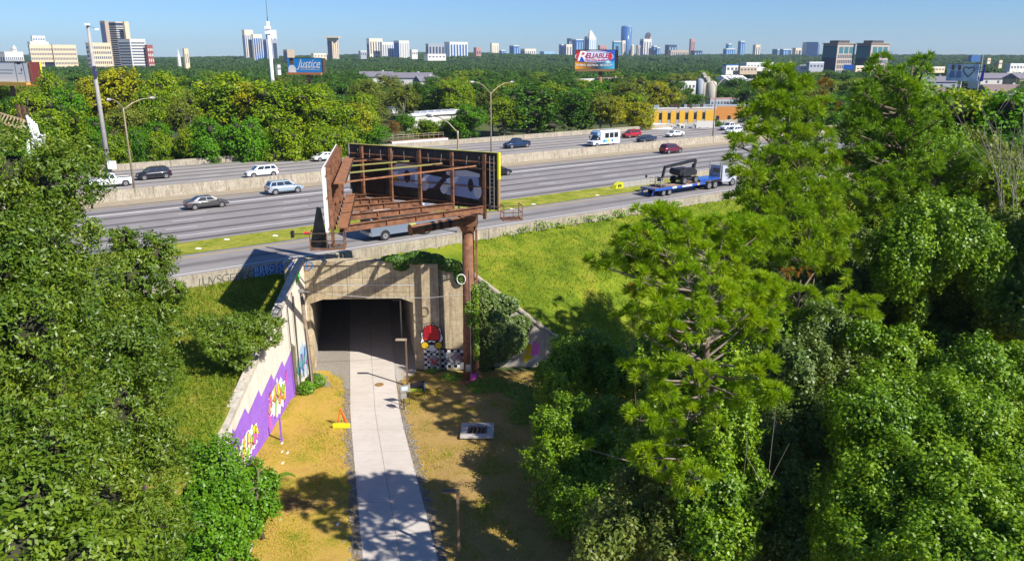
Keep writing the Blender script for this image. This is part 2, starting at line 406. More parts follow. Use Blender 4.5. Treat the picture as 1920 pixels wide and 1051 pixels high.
# highway
def strip(name, t0, t1, z, m, s0=-140, s1=520, kind='structure', parent=None):
    mb = MB(); mb.poly([HW(s0, t0, z), HW(s1, t0, z), HW(s1, t1, z), HW(s0, t1, z)])
    o = mb.build(name, m, parent)
    if kind: tag(o, kind=kind)
    return o
ZR = 8.0
ramp_o = strip('ramp_road', 60.9, 71.0, ZR, asph_ramp)
strip('verge', 71.0, 76.0, ZR + .03, g_gore)
road = strip('highway', 76.0, 104.0, ZR, asph)
rf = strip('highway', 104.6, 133.2, ZR, asph_far)
road_sh = strip('median_shoulder', 100.4, 104.05, ZR + .004, mat('sandy_shoulder', (.36, .29, .18), .9, (1.2, (.28, .24, .19), .9)))
def line(par, t, w, m, s0=-140, s1=520, z=ZR + .008): return strip('edge_line', t - w / 2, t + w / 2, z, m, s0, s1, None, par)
line(ramp_o, 64.4, .2, mark_w); line(ramp_o, 69.9, .2, mark_y)
line(road, 79.2, .2, mark_w); line(road, 94.9, .42, mark_w); line(road, 99.5, .2, mark_y)
line(rf, 111.3, .2, mark_y); line(rf, 126.3, .2, mark_w)
dash_me = None
def dashes(par, t, s0, s1, ph):
    global dash_me
    s = s0 + ph
    while s < s1:
        if dash_me is None:
            mb = MB(); a = HW(0, 0); u = HW(1, 0) * 1.55; n = HW(0, 1) * .085
            mb.poly([-u - n, u - n, u + n, -u + n]); me = bpy.data.meshes.new('lane_dash')
            me.from_pydata(mb.v, [], mb.f); me.materials.append(mark_w); dash_me = me
        o = link('lane_dash', dash_me, par); o.location = HW(s, t, ZR + .008)
        s += 12.2
for k in (1, 2, 3): dashes(road, 79.2 + 3.9 * k, -10, 190, 3 + 1.6 * k)
for k in (1, 2, 3): dashes(rf, 111.3 + 3.75 * k, -10, 230, 1 + 2.2 * k)

def barrier(name, label, t, w, z0, z1, seg, s0, s1, flare=.0, mtl=conc_bar):
    root = thing(name, label, 'barrier', HW(s0, t, z0))
    s = s0; i = 0
    while s < s1:
        L = seg; e = .02
        a, b = s + e, s + L - e; j = rnd.uniform(-.012, .012)
        mb = MB()
        mb.hexa([HW(a, t - w / 2 - flare + j, z0), HW(b, t - w / 2 - flare + j, z0), HW(b, t + w / 2 + flare + j, z0), HW(a, t + w / 2 + flare + j, z0)],
                [HW(a, t - w / 2 + j, z1), HW(b, t - w / 2 + j, z1), HW(b, t + w / 2 + j, z1), HW(a, t + w / 2 + j, z1)])
        mb.build('barrier_segment', mtl, root); s += L; i += 1
    return root
barrier('median_barrier', 'tall stained concrete wall dividing the two directions of the highway', 104.3, .45, ZR, 9.35, 9.0, -60, 320, .18)
barrier('outer_barrier', 'far concrete barrier along the outer edge of the highway in front of the woods', 133.4, .35, 6.5, 8.95, 9.0, -60, 320, .05)
par_near = barrier('parapet', 'near low concrete parapet of the ramp above the grass bank and the tunnel', 60.6, .4, 7.2, 8.85, 6.0, -30, 200)
# small open frame between verge and highway further right
# ------------------------------------------------------------------ path with slabs
path = MB(); 
path.poly([(edge_x(PL, y), y, .012) for y in (12, 26, 34.1, 50.74, 63.3, 86)] + [(edge_x(PR, y), y, .012) for y in (86, 63.3, 50.7, 34.1, 26, 12)])
pth = tag(path.build('path', mat('joint_filler', (.16, .14, .12), .9)), kind='structure')
ys = [12]
while ys[-1] < 84: ys.append(ys[-1] + 3.05)
for a, b in zip(ys[:-1], ys[1:]):
    for h in (0, 1):
        g = .012; y0, y1 = a + g, b - g
        def xx(y, f): l, r = edge_x(PL, y), edge_x(PR, y); return l + (r - l) * f
        f0, f1 = (0, .497) if h == 0 else (.503, 1)
        dz = rnd.uniform(-.003, .003)
        mb = MB(); mb.hexa([(xx(y0, f0), y0, -.05), (xx(y0, f1), y0, -.05), (xx(y1, f1), y1, -.05), (xx(y1, f0), y1, -.05)],
                           [(xx(y0, f0), y0, .06 + dz), (xx(y0, f1), y0, .06 + dz), (xx(y1, f1), y1, .06 + dz), (xx(y1, f0), y1, .06 + dz)])
        mb.build('slab', conc_path, pth)
mb = MB()
def verge_strip(P, side, w, ya, yb, z, m, name):
    mb = MB(); pts = []; r2 = random.Random(len(name))
    yl = np.arange(ya, yb, .5)
    inner = [(edge_x(P, y), y, z) for y in yl]; outer = [(edge_x(P, y) + side * (w * (.55 + .5 * abs(math.sin(y * 1.3)) + r2.uniform(-.2, .3))), y, z) for y in yl]
    for i in range(len(yl) - 1):
        q = [inner[i], outer[i], outer[i + 1], inner[i + 1]]
        mb.poly(q if side > 0 else q[::-1])
    return tag(mb.build(name, m), kind='structure')
verge_strip(PL, -1, .5, 20, 57, .045, gravel_d, 'gravel_edge')
verge_strip(PR, 1, .45, 20, 57.5, .045, gravel_d, 'gravel_edge')
# gravel apron in front of and inside the tunnel
mb = MB(); mb.poly([(-16.6, 57.6, .05), (-15.4, 56.0, .05), (-13.6, 55.7, .05), (-12.75, 55.6, .05), (-19.3, 88, .05), (-22.5, 88, .05)])
tag(mb.build('gravel_apron', gravel_m), kind='structure')
mb = MB(); mb.poly([(-9.2, 56.8, .05), (-7.9, 58.6, .05), (-8.0, 59.6, .05), (-13.4, 88, .05), (-15.3, 88, .05), (-10.1, 60.5, .05)])
tag(mb.build('gravel_apron', mat('apron_concrete', (.42, .39, .36), .9, (5, (.34, .31, .28), .8))), kind='structure')

# ------------------------------------------------------------------ tunnel portal
YP = 59.45; ZT = 9.35
por = thing('tunnel_portal', 'weathered tan concrete tunnel portal in the highway bank with the path running in', 'tunnel', (-12.3, YP, 0))
XL, XR = -16.45, -8.05   # opening
def wallbox(x0, x1, z0, z1, y0, y1): 
    mb = MB(); mb.box(((x0 + x1) / 2, (y0 + y1) / 2, (z0 + z1) / 2), (x1 - x0, y1 - y0, z1 - z0)); return mb
# lintel with chamfered haunches over the opening
def prism_xz(pts, y0, y1):
    mb = MB(); n = len(pts)
    mb.v = [(x, y0, z) for x, z in pts] + [(x, y1, z) for x, z in pts]
    tr = tessellate_polygon([[Vector((x, z, 0)) for x, z in pts]])
    for a, b, c in tr:
        mb.f.append((a, b, c)); mb.f.append((a + n, c + n, b + n))
    for i in range(n):
        j = (i + 1) % n; mb.f.append((i, j, j + n, i + n))
    return mb
prism_xz([(-16.9, 5.0), (XL, 5.0), (XL + .0, 5.75), (XL + 1.1, 6.12), (XR - 1.0, 6.22), (XR, 5.85), (XR, 5.0), (-7.3, 5.0), (-7.3, ZT - .35), (-16.9, ZT - .35)], YP, YP + .7).build('lintel', conc, por)
wallbox(-17.0, -7.2, ZT - .348, ZT, YP - .12, YP + .9).build('coping', conc, por, bevel=.03)
wallbox(XR + .002, -7.302, 0, 4.998, YP, YP + .7).build('pier', conc, por)
wallbox(-7.28, -5.9, 0, ZT - .12, YP - .45, YP + .6).build('pilaster', conc, por, bevel=.03)
wallbox(-5.88, -3.9, 0, ZT - .3, YP - .05, YP + .6).build('face_panel', conc, por)
wallbox(-16.9, XL - .002, 0, 4.998, YP, YP + .7).build('pier', conc, por)
# interior: walls, ceiling run along the skewed tunnel
d = Vector((-.21, 1, 0))
def tw(name, x, w, sgn):
    a = Vector((x, YP + .70, 0)); b = a + d * 75; n = Vector((sgn * w, 0, 0)); up = Vector((0, 0, 6.3))
    mb = MB(); lo = [a, a + n, b + n, b] if sgn > 0 else [a + n, a, b, b + n]
    mb.hexa(lo, [p + up for p in lo]); return mb.build(name, conc_dark if name != 'x' else conc, por)
tw('tunnel_wall', XL, .5, -1); tw('tunnel_wall', XR, .5, 1)
a = Vector((XL - .5, YP + .705, 6.3)); b = a + d * 75; w = Vector((XR - XL + 1, 0, 0)); up = Vector((0, 0, .5))
mb = MB(); mb.hexa([a, a + w, b + w, b], [a + up, a + w + up, b + w + up, b + up]); mb.build('tunnel_ceiling', conc_dark, por)
a = Vector((XL, YP, 0)) + d * 76
mb = MB(); mb.hexa([a, a + w, a + w + Vector((0, .3, 0)), a + Vector((0, .3, 0))], [p + Vector((0, 0, 6.3)) for p in (a, a + w, a + w + Vector((0, .3, 0)), a + Vector((0, .3, 0)))]); mb.build('end_wall', conc_dark, por)

# right wing wall: sloped top
wr = thing('wing_wall', 'sloping concrete wing wall right of the rusty sign pole, half covered in vines', 'wall', (0, 60, 0))
xs = [-3.88, -2.2, -.6, 1.0, 2.7, 4.3]
def wtop(x): return 8.55 - (x + 3.9) * .8
for a, b in zip(xs[:-1], xs[1:]):
    prism_xz([(a + .012, 0), (b - .012, 0), (b - .012, max(wtop(b), .5)), (a + .012, wtop(a))], 60.0, 60.45).build('wall_panel', mat('grey_wing_concrete', (.36, .33, .29), .9, (1.5, (.46, .42, .36), .9), .3), wr)
    prism_xz([(a + .01, wtop(a) + .003), (b - .01, max(wtop(b), .5) + .003), (b - .01, max(wtop(b), .5) + .2), (a + .01, wtop(a) + .2)], 59.9, 60.6).build('coping', conc_bar, wr)
# left wing wall (mural): runs along y at x=-16.9
wl = thing('mural_wall', 'long sloping retaining wall beside the path painted white and purple', 'wall', (-17, 50, 0))
def ltop(y): return 9.0 - .283 * (58.6 - y)
ysl = [37.0, 39.6, 42.2, 44.8, 47.4, 50.0, 52.6, 55.2, 57.4, 59.44]
WX0, WX1 = -17.25, -16.72
for a, b in zip(ysl[:-1], ysl[1:]):
    mb = MB(); a2, b2 = a + .012, b - .012
    mb.hexa([(WX0, a2, -.2), (WX1, a2, -.2), (WX1, b2, -.2), (WX0, b2, -.2)], [(WX0, a2, ltop(a)), (WX1, a2, ltop(a)), (WX1, b2, ltop(b)), (WX0, b2, ltop(b))])
    mb.build('wall_panel', conc_white, wl)
    mb = MB(); z0 = .003; z1 = .32
    mb.hexa([(WX0 - .0, a2, ltop(a) + z0), (WX1 + .07, a2, ltop(a) + z0), (WX1 + .07, b2, ltop(b) + z0), (WX0 - .0, b2, ltop(b) + z0)],
            [(WX0 - .0, a2, ltop(a) + z1), (WX1 + .07, a2, ltop(a) + z1), (WX1 + .07, b2, ltop(b) + z1), (WX0 - .0, b2, ltop(b) + z1)])
    mb.build('coping', concrete('coping_concrete', (.45, .4, .32), (.56, .5, .42), (.2, .17, .13)) if 'coping_concrete' not in MATS else MATS['coping_concrete'], wl)

# ---- painted work. frame = (origin, udir, vdir, normal)
def flat(name, polys, frame, off, m, parent):
    o, u, v, n = [Vector(q) for q in frame]; mb = MB()
    for pts in polys:
        k = len(mb.v); mb.v += [tuple(o + u * x + v * y + n * off) for x, y in pts]
        for t in tessellate_polygon([[Vector((x, y, 0)) for x, y in pts]]): mb.f.append(tuple(k + i for i in t))
    return mb.build(name, m, parent)
def textm(txt, size, frame, off, m, parent, name='lettering', shear=0, xs_=1.0, bold=0, center=True, space=1.0):
    cu = bpy.data.curves.new('t', 'FONT'); cu.body = txt; cu.size = size; cu.shear = shear; cu.space_character = space
    cu.align_x = 'CENTER' if center else 'LEFT'; cu.align_y = 'CENTER'; cu.offset = bold; cu.resolution_u = 3
    to = bpy.data.objects.new('t', cu); C.objects.link(to)
    dg = bpy.context.evaluated_depsgraph_get(); me = to.evaluated_get(dg).to_mesh()
    vs = [(q.co.x * xs_, q.co.y) for q in me.vertices]; fs = [tuple(p.vertices) for p in me.polygons]
    to.evaluated_get(dg).to_mesh_clear(); bpy.data.objects.remove(to); bpy.data.curves.remove(cu)
    o, u, v, n = [Vector(q) for q in frame]; mb = MB(); mb.v = [tuple(o + u * x + v * y + n * off) for x, y in vs]; mb.f = fs
    return mb.build(name, m, parent)
def ell(cx, cy, rx, ry, n=24, a0=0, a1=2 * math.pi): return [(cx + rx * math.cos(a0 + (a1 - a0) * i / n), cy + ry * math.sin(a0 + (a1 - a0) * i / n)) for i in range(n if a1 - a0 > 6.2 else n + 1)]
def star(cx, cy, rx, ry, n, k, r, seed):
    q = random.Random(seed); return [(cx + rx * (1 if i % 2 == 0 else k) * q.uniform(1 - r, 1 + r) * math.cos(2 * math.pi * i / (2 * n)), cy + ry * (1 if i % 2 == 0 else k) * q.uniform(1 - r, 1 + r) * math.sin(2 * math.pi * i / (2 * n))) for i in range(2 * n)]
purple = concrete('purple_mural_paint', (.26, .11, .52), (.33, .15, .6), (.2, .1, .36), .7, 1, .5)
P = lambda n, c: mat('paint_' + n, c, .6)
p_or, p_ye, p_pk, p_gr, p_bk, p_wh, p_rd, p_bl, p_gy, p_tl = P('orange', (.75, .28, .03)), P('yellow', (.72, .66, .06)), P('pink', (.75, .1, .42)), P('green', (.25, .5, .06)), P('black', (.012, .012, .014)), P('white', (.75, .74, .72)), P('red', (.6, .03, .03)), P('blue', (.06, .16, .5)), P('grey', (.3, .29, .3)), P('teal', (.04, .4, .42))
LF = ((WX1, 0, 0), (0, 1, 0), (0, 0, 1), (1, 0, 0))
# stepped purple field, jagged steps rising to the right with the wall
pur = [(37, 0)]
steps = [(37, 1.6), (39.4, 2.2), (39.5, 2.75), (41.4, 3.0), (41.6, 3.7), (41.96, 3.35), (43.93, 3.94), (44.4, 3.3), (46.66, 3.95), (46.98, 3.3), (49.43, 3.9), (49.8, 3.25), (52.0, 3.85), (52.4, 3.2), (54.5, 3.75)]
pl = [(37.05, .02)] + [(54.5, .02)] + steps[::-1]
flat('purple_field', [pl], LF, .004, purple, wl)
flat('dark_panel', [[(54.6, .02), (55.4, .02), (55.4, 3.6), (54.6, 4.2)]], LF, .004, mat('dark_mural_paint', (.08, .09, .07), .8, (2, (.2, .17, .1), .8)), wl)
def wild(cx, cy, w, h, seed, frame, off, par, fills, outline=p_wh, pieces=16, slant=.25):
    q = random.Random(seed)
    flat('mural_outline', [star(cx, cy, w * .5, h * .5, 17, .82, .18, seed)], frame, off, outline, par)
    groups = {}
    for i in range(pieces):
        u = -.46 + .92 * (i + .5) / pieces; x = cx + u * w + q.uniform(-.05, .05) * w; y = cy + q.uniform(-.26, .26) * h
        ww = w / pieces * q.uniform(.9, 1.9); hh = h * q.uniform(.28, .5); s = slant * hh * q.choice((-1, 1, 1))
        kind = q.random()
        if kind < .5: pts = [(x - ww / 2, y - hh / 2), (x + ww / 3, y - hh / 2 * .8), (x + ww / 2 + s, y + hh / 2), (x - ww / 3 + s, y + hh / 2 * .85)]
        elif kind < .8: pts = [(x - ww, y - hh * .2), (x, y - hh / 2), (x + ww, y + hh * .1), (x + ww * .4, y + hh * .12), (x + s * .6, y + hh / 2), (x - ww * .4, y)]
        else: pts = [(x - ww * .7, y), (x, y - hh * .4), (x + ww * .8, y), (x, y + hh * .45)]
        groups.setdefault(i % len(fills), []).append((pts, i))
    blk = []
    for g, lst in groups.items():
        for pts, i in lst:
            mx = sum(p[0] for p in pts) / len(pts); my = sum(p[1] for p in pts) / len(pts)
            flat('mural_outline', [[(mx + (p[0] - mx) * 1.28, my + (p[1] - my) * 1.14) for p in pts]], frame, off + .004 + i * .0012, p_bk, par)
            flat('mural_stroke', [pts], frame, off + .0046 + i * .0012, fills[g], par)
wild(50.3, 1.75, 4.2, 2.5, 3, LF, .008, wl, [p_or, p_ye, p_pk, p_or, p_gr], pieces=18)
wild(44.0, 1.45, 4.2, 1.9, 8, LF, .008, wl, [p_ye, p_gr, p_pk, p_ye, p_or], pieces=16)
flat('mural_stroke', [[(48.0, 1.5), (48.35, 1.6), (48.6, .2), (48.3, .1)]], LF, .009, p_pk, wl)
wild(57.2, 1.6, 3.2, 3.2, 14, LF, .006, wl, [p_tl, p_bl, p_gr, P('violet', (.3, .12, .5)), p_wh], outline=P('sky', (.3, .45, .6)), pieces=16)
flat('mural_stroke', [[(57.0, 8.65), (57.9, 8.9), (57.9, 8.35), (57.0, 8.1)]], ((WX1 + .07, 0, 0), (0, 1, 0), (0, 0, 1), (1, 0, 0)), .006, P('lime', (.1, .7, .08)), wl)
# tags on portal
PF = ((0, YP - .45, 0), (1, 0, 0), (0, 0, 1), (0, -1, 0)); PF2 = ((0, YP - .05, 0), (1, 0, 0), (0, 0, 1), (0, -1, 0)); 
mu = tag(MB().build('x', conc), ) if False else None
# red helmet figure in a white burst: generic
cxm, czm = -6.0 + .25, 2.95
FM = ((0, YP - .46, 0), (1, 0, 0), (0, 0, 1), (0, -1, 0))
mur = por
cxm = -5.95
wallbox(-7.1, -4.5, 1.3, 4.4, YP - .0, YP + .0001)
FB = ((0, YP - .052, 0), (1, 0, 0), (0, 0, 1), (0, -1, 0))
cxm = -4.88 - .1; czm = 3.0
def mural_front(cx, cz, fr):
    flat('mural_burst', [star(cx, cz, 1.02, 1.35, 9, .86, .06, 5)], fr, .004, p_bk, por)
    flat('mural_burst', [star(cx, cz, .93, 1.25, 9, .86, .06, 5)], fr, .007, p_wh, por)
    flat('mural_red_dome', [ell(cx, cz + .28, .76, .9)], fr, .010, p_bk, por)
    flat('mural_red_dome', [ell(cx, cz + .3, .68, .82)], fr, .013, p_rd, por)
    flat('mural_stroke', [[(cx - .68, cz + .3), (cx - .6, cz + .9), (cx - .1, cz + 1.1), (cx - .1, cz - .1), (cx - .6, cz)]], fr, .015, P('dark red', (.3, .01, .015)), por)
    flat('mural_stroke', [[(cx - .6, cz - .15), (cx + .6, cz - .15), (cx + .5, cz - .55), (cx - .5, cz - .55)]], fr, .018, p_bk, por)
    flat('mural_stroke', [[(cx - .35, cz - .25), (cx - .2, cz - .4), (cx, cz - .27), (cx + .2, cz - .4), (cx + .35, cz - .25), (cx, cz - .2)]], fr, .021, p_wh, por)
    for sx in (-1, 1):
        flat('mural_glove', [ell(cx + sx * .55, cz - .62, .36, .34)], fr, .022, p_bk, por)
        flat('mural_glove', [ell(cx + sx * .55, cz - .62, .29, .27)], fr, .025, P('gold', (.6, .4, .02)), por)
mural_front(-6.58, 2.95, FM)
# chequer piece with grey letters
chk = []; chw = []
for i in range(14):
    for j in range(7):
        x = -7.22 + i * .235; z = .25 + j * .235
        if x + .2 > -5.92: continue
        (chk if (i + j) % 2 else chw).append([(x, z), (x + .235, z), (x + .235, z + .235), (x, z + .235)])
flat('mural_chequers', chk, FM, .004, p_bk, por); flat('mural_chequers', chw, FM, .004, p_wh, por)
flat('mural_chequers', [[(-5.86, .2), (-3.92, .2), (-3.92, 1.8), (-5.86, 1.9)]], PF2, .004, p_bk, por)
chr_ = [[(-5.86 + i * .26, .2 + j * .26), (-5.6 + i * .26, .2 + j * .26), (-5.6 + i * .26, .46 + j * .26), (-5.86 + i * .26, .46 + j * .26)] for i in range(7) for j in range(6) if (i + j) % 2]
flat('mural_chequers', chr_, PF2, .007, p_wh, por)
wild(-6.45, 1.0, .85, 1.15, 21, FM, .010, por, [p_gy, p_gy, p_rd], outline=p_gy, pieces=9, slant=.8)
wild(-4.88, 1.05, 1.5, 1.25, 22, PF2, .012, por, [p_gy, p_gy, p_gy, p_wh, p_rd], outline=p_gy, pieces=18, slant=.8)
# pink and yellow tag on right wing
WF = ((0, 60.0, 0), (1, 0, 0), (0, 0, 1), (0, -1, 0))
def wing_tag():
    flat('mural_outline', [star(1.55, 1.45, .85, 1.05, 9, .88, .08, 4)], WF, .004, P('lilac', (.6, .55, .62)), wr)
    flat('mural_stroke', [[(.85, 1.1), (1.15, 1.2), (1.2, 2.1), (1.7, 2.0), (1.65, 1.15), (1.9, .95), (1.1, .35), (.95, .7)]], WF, .010, P('mustard', (.6, .48, .02)), wr)
    flat('mural_stroke', [[(1.55, 1.1), (1.7, 1.0), (2.25, 1.15), (2.35, 1.9), (1.95, 2.3), (1.8, 2.3), (1.72, 2.0)]], WF, .013, P('magenta', (.75, .16, .6)), wr)
    wild(-.4, .75, 1.9, 1.0, 31, WF, .004, wr, [p_wh, p_gy, P('pale red', (.5, .2, .2))], outline=p_gy, pieces=8)
wing_tag()
# parapet tags: outlined throw-up letters on the outer face
uH = HW(1, 0); nH = -HW(0, 1)
parF = (HW(0, 60.385, 0), uH, (0, 0, 1), nH)
q = random.Random(3)
for i, ch in enumerate("IUVSGEBAC"):
    textm(ch, .95, (HW(14.6 + i * .5, 60.385, 8.2 + q.uniform(-.05, .05)), uH, (0, 0, 1), nH), .006 + .001 * i, P('tagblack', (.1, .09, .075)), par_near, 'graffiti_letter', bold=-.015, shear=.1)
for i in range(26):
    r_ = i // 13; ch = "BOGBADOEBOSRO"[(i * 5 + r_ * 3) % 13]
    textm(ch, .62, (HW(19.1 + (i % 13) * .42, 60.385, 7.98 + .5 * r_ + q.uniform(-.04, .04)), uH, (0, 0, 1), nH), .012 + .001 * i, P('tagwhite', (.5, .6, .75)), par_near, 'graffiti_letter', bold=-.004)
flat('mural_outline', [[(18.7, 7.6), (24.9, 7.55), (24.9, 8.72), (18.9, 8.75)]], parF, .004, P('tagfield', (.06, .14, .32)), par_near)
wallbox(-18.3, -17.02, 7.4, ZT + .0, YP - .1, YP + .6).build('end_block', conc, por, bevel=.03)
flat('paint_patch', [[(-18.25, 8.05), (-16.4, 8.1), (-16.3, 8.75), (-18.2, 8.8)]], ((0, YP - .125, 0), (1, 0, 0), (0, 0, 1), (0, -1, 0)), .004, P('patchgrey', (.55, .54, .55)), por) if False else None
for i, ch in enumerate("WELD"):
    textm(ch, .95, ((-18.1 + i * .62, YP - (.103 if i < 2 else .123), 8.95), (1, 0, 0), (0, 0, 1), (0, -1, 0)), .008, P('tagblue', (.04, .14, .5)), por, 'graffiti_letter', bold=-.01, shear=.1)

# ------------------------------------------------------------------ big rusty V billboard
BB = thing('v_shaped_billboard', 'big V-shaped billboard on a rusty brown steel pole seen from behind', 'billboard', (-3.36, 57.3, 0))
bb = lambda n, mb, m, p=None, **k: mb.build(n, m, p or BB, **k)
pole_x, pole_y = -3.36, 57.3
bb('pole', MB().tube([(pole_x, pole_y, -.2), (pole_x, pole_y, 5), (pole_x, pole_y, 12.4)], [.58, .5, .45], 20, True), steel_rust, smooth=True)
bb('pole_collar', MB().tube([(pole_x, pole_y, 12.2), (pole_x, pole_y, 12.75)], [.47, .72], 20).box((pole_x, pole_y, 13.15), (1.5, 1.1, .78)), steel_rust)
bb('base_plate', MB().tube([(pole_x, pole_y, -.1), (pole_x, pole_y, .16)], [.95, .95], 18), steel_rust2)
bb('paint_patch', MB().tube([(pole_x + .12, pole_y - .1, .2), (pole_x + .12, pole_y - .1, .75)], [.5, .48], 16), P('pinkpatch', (.75, .12, .4)))
lad = MB()
for sx in (0, .38): lad.bar((pole_x + .62, pole_y - .35 + sx, 3.2), (pole_x + .62, pole_y - .35 + sx, 13.2), .07)
lad.bar((pole_x + .62, pole_y - .1, .2), (pole_x + .62, pole_y - .1, 12.6), .16, .1)
L_ = bb('ladder', lad, steel_rust2)
for k in range(28):
    bb('rung', MB().bar((pole_x + .62, pole_y - .35, 3.4 + k * .35), (pole_x + .62, pole_y + .03, 3.4 + k * .35), .035), steel_dark, L_)
bb('conduit', MB().tube([(pole_x + .1, pole_y - .56, .8), (pole_x + .1, pole_y - .5, 9.3)], .035, 6), steel_grey)
bb('meter_box', MB().box((pole_x - .1, pole_y - .72, 1.35), (.42, .22, .55)), steel_grey, bevel=.02)
bb('meter_box', MB().box((pole_x - .62, pole_y - .62, 1.45), (.3, .2, .5)), steel_grey, bevel=.02)
# panel A (right/back): from A0 far left to A1 near right
A0, A1 = Vector((-13.2, 62.8, 0)), Vector((-1.05, 56.4, 0)); B0, B1 = Vector((-13.95, 62.2, 0)), Vector((-11.7, 47.9, 0))
zb, zt_ = 14.15, 18.25
def frame_of(a, b):
    u = (b - a).normalized(); n = Vector((u.y, -u.x, 0)); return u, n   # n points to the right of travel
uA, nA = frame_of(A0, A1); LA = (A1 - A0).length
uB, nB = frame_of(B0, B1); LB = (B1 - B0).length
# nA points toward camera (back side) ; for B want side facing inside (+x)
if nA.y > 0: nA = -nA
if nB.x < 0: nB = -nB
def slab(a, b, n, off, th, z0, z1):
    p = a + n * off; q_ = b + n * off; m = n * th
    mb = MB(); mb.hexa([p + Vector((0, 0, z0)), q_ + Vector((0, 0, z0)), q_ + m + Vector((0, 0, z0)), p + m + Vector((0, 0, z0))],
                       [p + Vector((0, 0, z1)), q_ + Vector((0, 0, z1)), q_ + m + Vector((0, 0, z1)), p + m + Vector((0, 0, z1))]); return mb
up = Vector((0, 0, 1))
# A: upright black panels one by one
nP = 12
for i in range(nP):
    a = A0 + uA * (LA * i / nP + .015); b = A0 + uA * (LA * (i + 1) / nP - .015)
    bb('panel', slab(a, b, nA, -.12, .10, zb - .1, zt_), black_p)
bb('panel_trim', slab(A0, A1, nA, -.125, .13, zt_ + .005, zt_ + .06), P('trimyellow', (.55, .52, .1)))
bb('end_trim', slab(A1 + uA * .01, A1 + uA * .14, nA, -.2, .3, zt_ - 1.9, zt_ + .05), yellow_p)
bb('end_trim', slab(A1 + uA * .01, A1 + uA * .12, nA, -.2, .3, zb - .2, zt_ - 1.91), mat('tan_trim', (.3, .2, .08), .7))
bb('end_trim', slab(A0 - uA * .1, A0 - uA * .01, nA, -.2, .25, zb + .4, zt_ + .05), steel_grey)
# image showing through / old poster pieces on the back
AF = (A0 + up * zb, uA, up, nA)
vb, vw, vd = P('posterblue', (.3, .38, .6)), P('posterwhite', (.62, .64, .72)), P('posterdark', (.05, .03, .035))
for p_ in [[(3.9, 1.05), (6.9, 1.0), (6.9, 2.15), (6.2, 2.6), (3.9, 2.5)], [(7.1, .95), (8.9, 1.35), (8.9, 2.0), (7.1, 2.2)], [(9.2, .75), (12.1, .55), (12.1, 2.3), (10.3, 2.3), (9.2, 1.9)]]: flat('poster_patch', [p_], AF, -.012, vb, BB)
for p_ in [ell(7.15, 1.35, .45, .5), ell(9.0, 1.25, .35, .5), ell(12.0, 1.15, .35, .5), [(9.25, 2.5), (11.0, 2.7), (12.2, 2.5), (12.2, 2.25), (9.25, 2.2)], [(4.0, 2.45), (6.8, 2.5), (6.6, 2.8), (4.8, 2.85)]]: flat('poster_patch', [p_], AF, -.008, vw, BB)
for p_ in [ell(5.6, 1.85, .3, .5), ell(11.4, 1.6, .24, .5), [(7.7, .8), (8.5, 1.0), (9.5, 2.2), (9.2, 2.3)]]: flat('poster_patch', [p_], AF, -.004, vd, BB)
flat('poster_patch', [[(4.2, 1.4), (4.75, 1.35), (4.7, 1.9), (4.25, 1.9)]], AF, -.005, P('posteryellow', (.4, .32, .05)), BB)
# girts and posts
for z in (zb + .15, zb + 1.5, zb + 2.85, zt_ - .75):
    bb('girt', slab(A0 + uA * .1, A1 - uA * .1, nA, 0.02, .07, z, z + .08), steel_rust if z < zt_ - 1 else steel_rust2)
postsA = [.105, .31, .51, .725, .93]
for f in postsA:
    p = A0 + uA * (LA * f) + nA * .22
    mb = MB(); mb.box((p.x, p.y, (13.35 + zt_ - .1) / 2), (.09, .28, zt_ - .1 - 13.35), math.atan2(uA.y, uA.x)); mb.box((p.x + nA.x * .14, p.y + nA.y * .14, (13.35 + zt_ - .1) / 2), (.24, .03, zt_ - .1 - 13.35), math.atan2(uA.y, uA.x))
    bb('post', mb, steel_rust)
for i in range(11):
    p = A0 + uA * (LA * (.07 + i * .082)) + nA * .1
    lean = .18 * (1 if i % 2 else .5)
    bb('hanger', MB().bar((p.x, p.y, zt_ - .95), (p.x + uA.x * lean + nA.x * .15, p.y + uA.y * lean + nA.y * .15, zt_ - .3), .035), steel_grey)
# maintenance ladder on the right end
l0 = A1 - uA * .55 + nA * .2; l1 = A1 - uA * .2 + nA * .2
lm = MB(); lm.bar(l0 + up * zb, l0 + up * (zt_ - .2), .04); lm.bar(l1 + up * zb, l1 + up * (zt_ - .2), .04)
lo = bb('ladder', lm, steel_grey)
for k in range(13): bb('rung', MB().bar(l0 + up * (zb + .2 + k * .29), l1 + up * (zb + .2 + k * .29), .03), steel_grey, lo)
# panel B
nP = 12
for i in range(nP):
    a = B0 + uB * (LB * i / nP + .015); b = B0 + uB * (LB * (i + 1) / nP - .015)
    bb('panel', slab(a, b, nB, -.12, .10, zb, zt_), white_p if i == nP - 1 else steel_rust)
bb('panel_skin', slab(B0, B1 + uB * .03, nB, -.18, .05, zb, zt_ + .05), white_p)
for i, f in enumerate([.04, .15, .26, .37, .48, .59, .7, .81, .92]):
    p = B0 + uB * (LB * f) + nB * .16
    z0 = 13.0 if i in (8,) else zb - .3
    bb('post', MB().box((p.x, p.y, (z0 + zt_ - .05) / 2), (.22, .12, zt_ - .05 - z0), math.atan2(uB.y, uB.x) + math.pi / 2), steel_rust)
for z in (zb + .2, zb + 2.2, zt_ - .5):
    bb('girt', slab(B0 + uB * .1, B1 - uB * .1, nB, -.015, .06, z, z + .1), steel_rust)
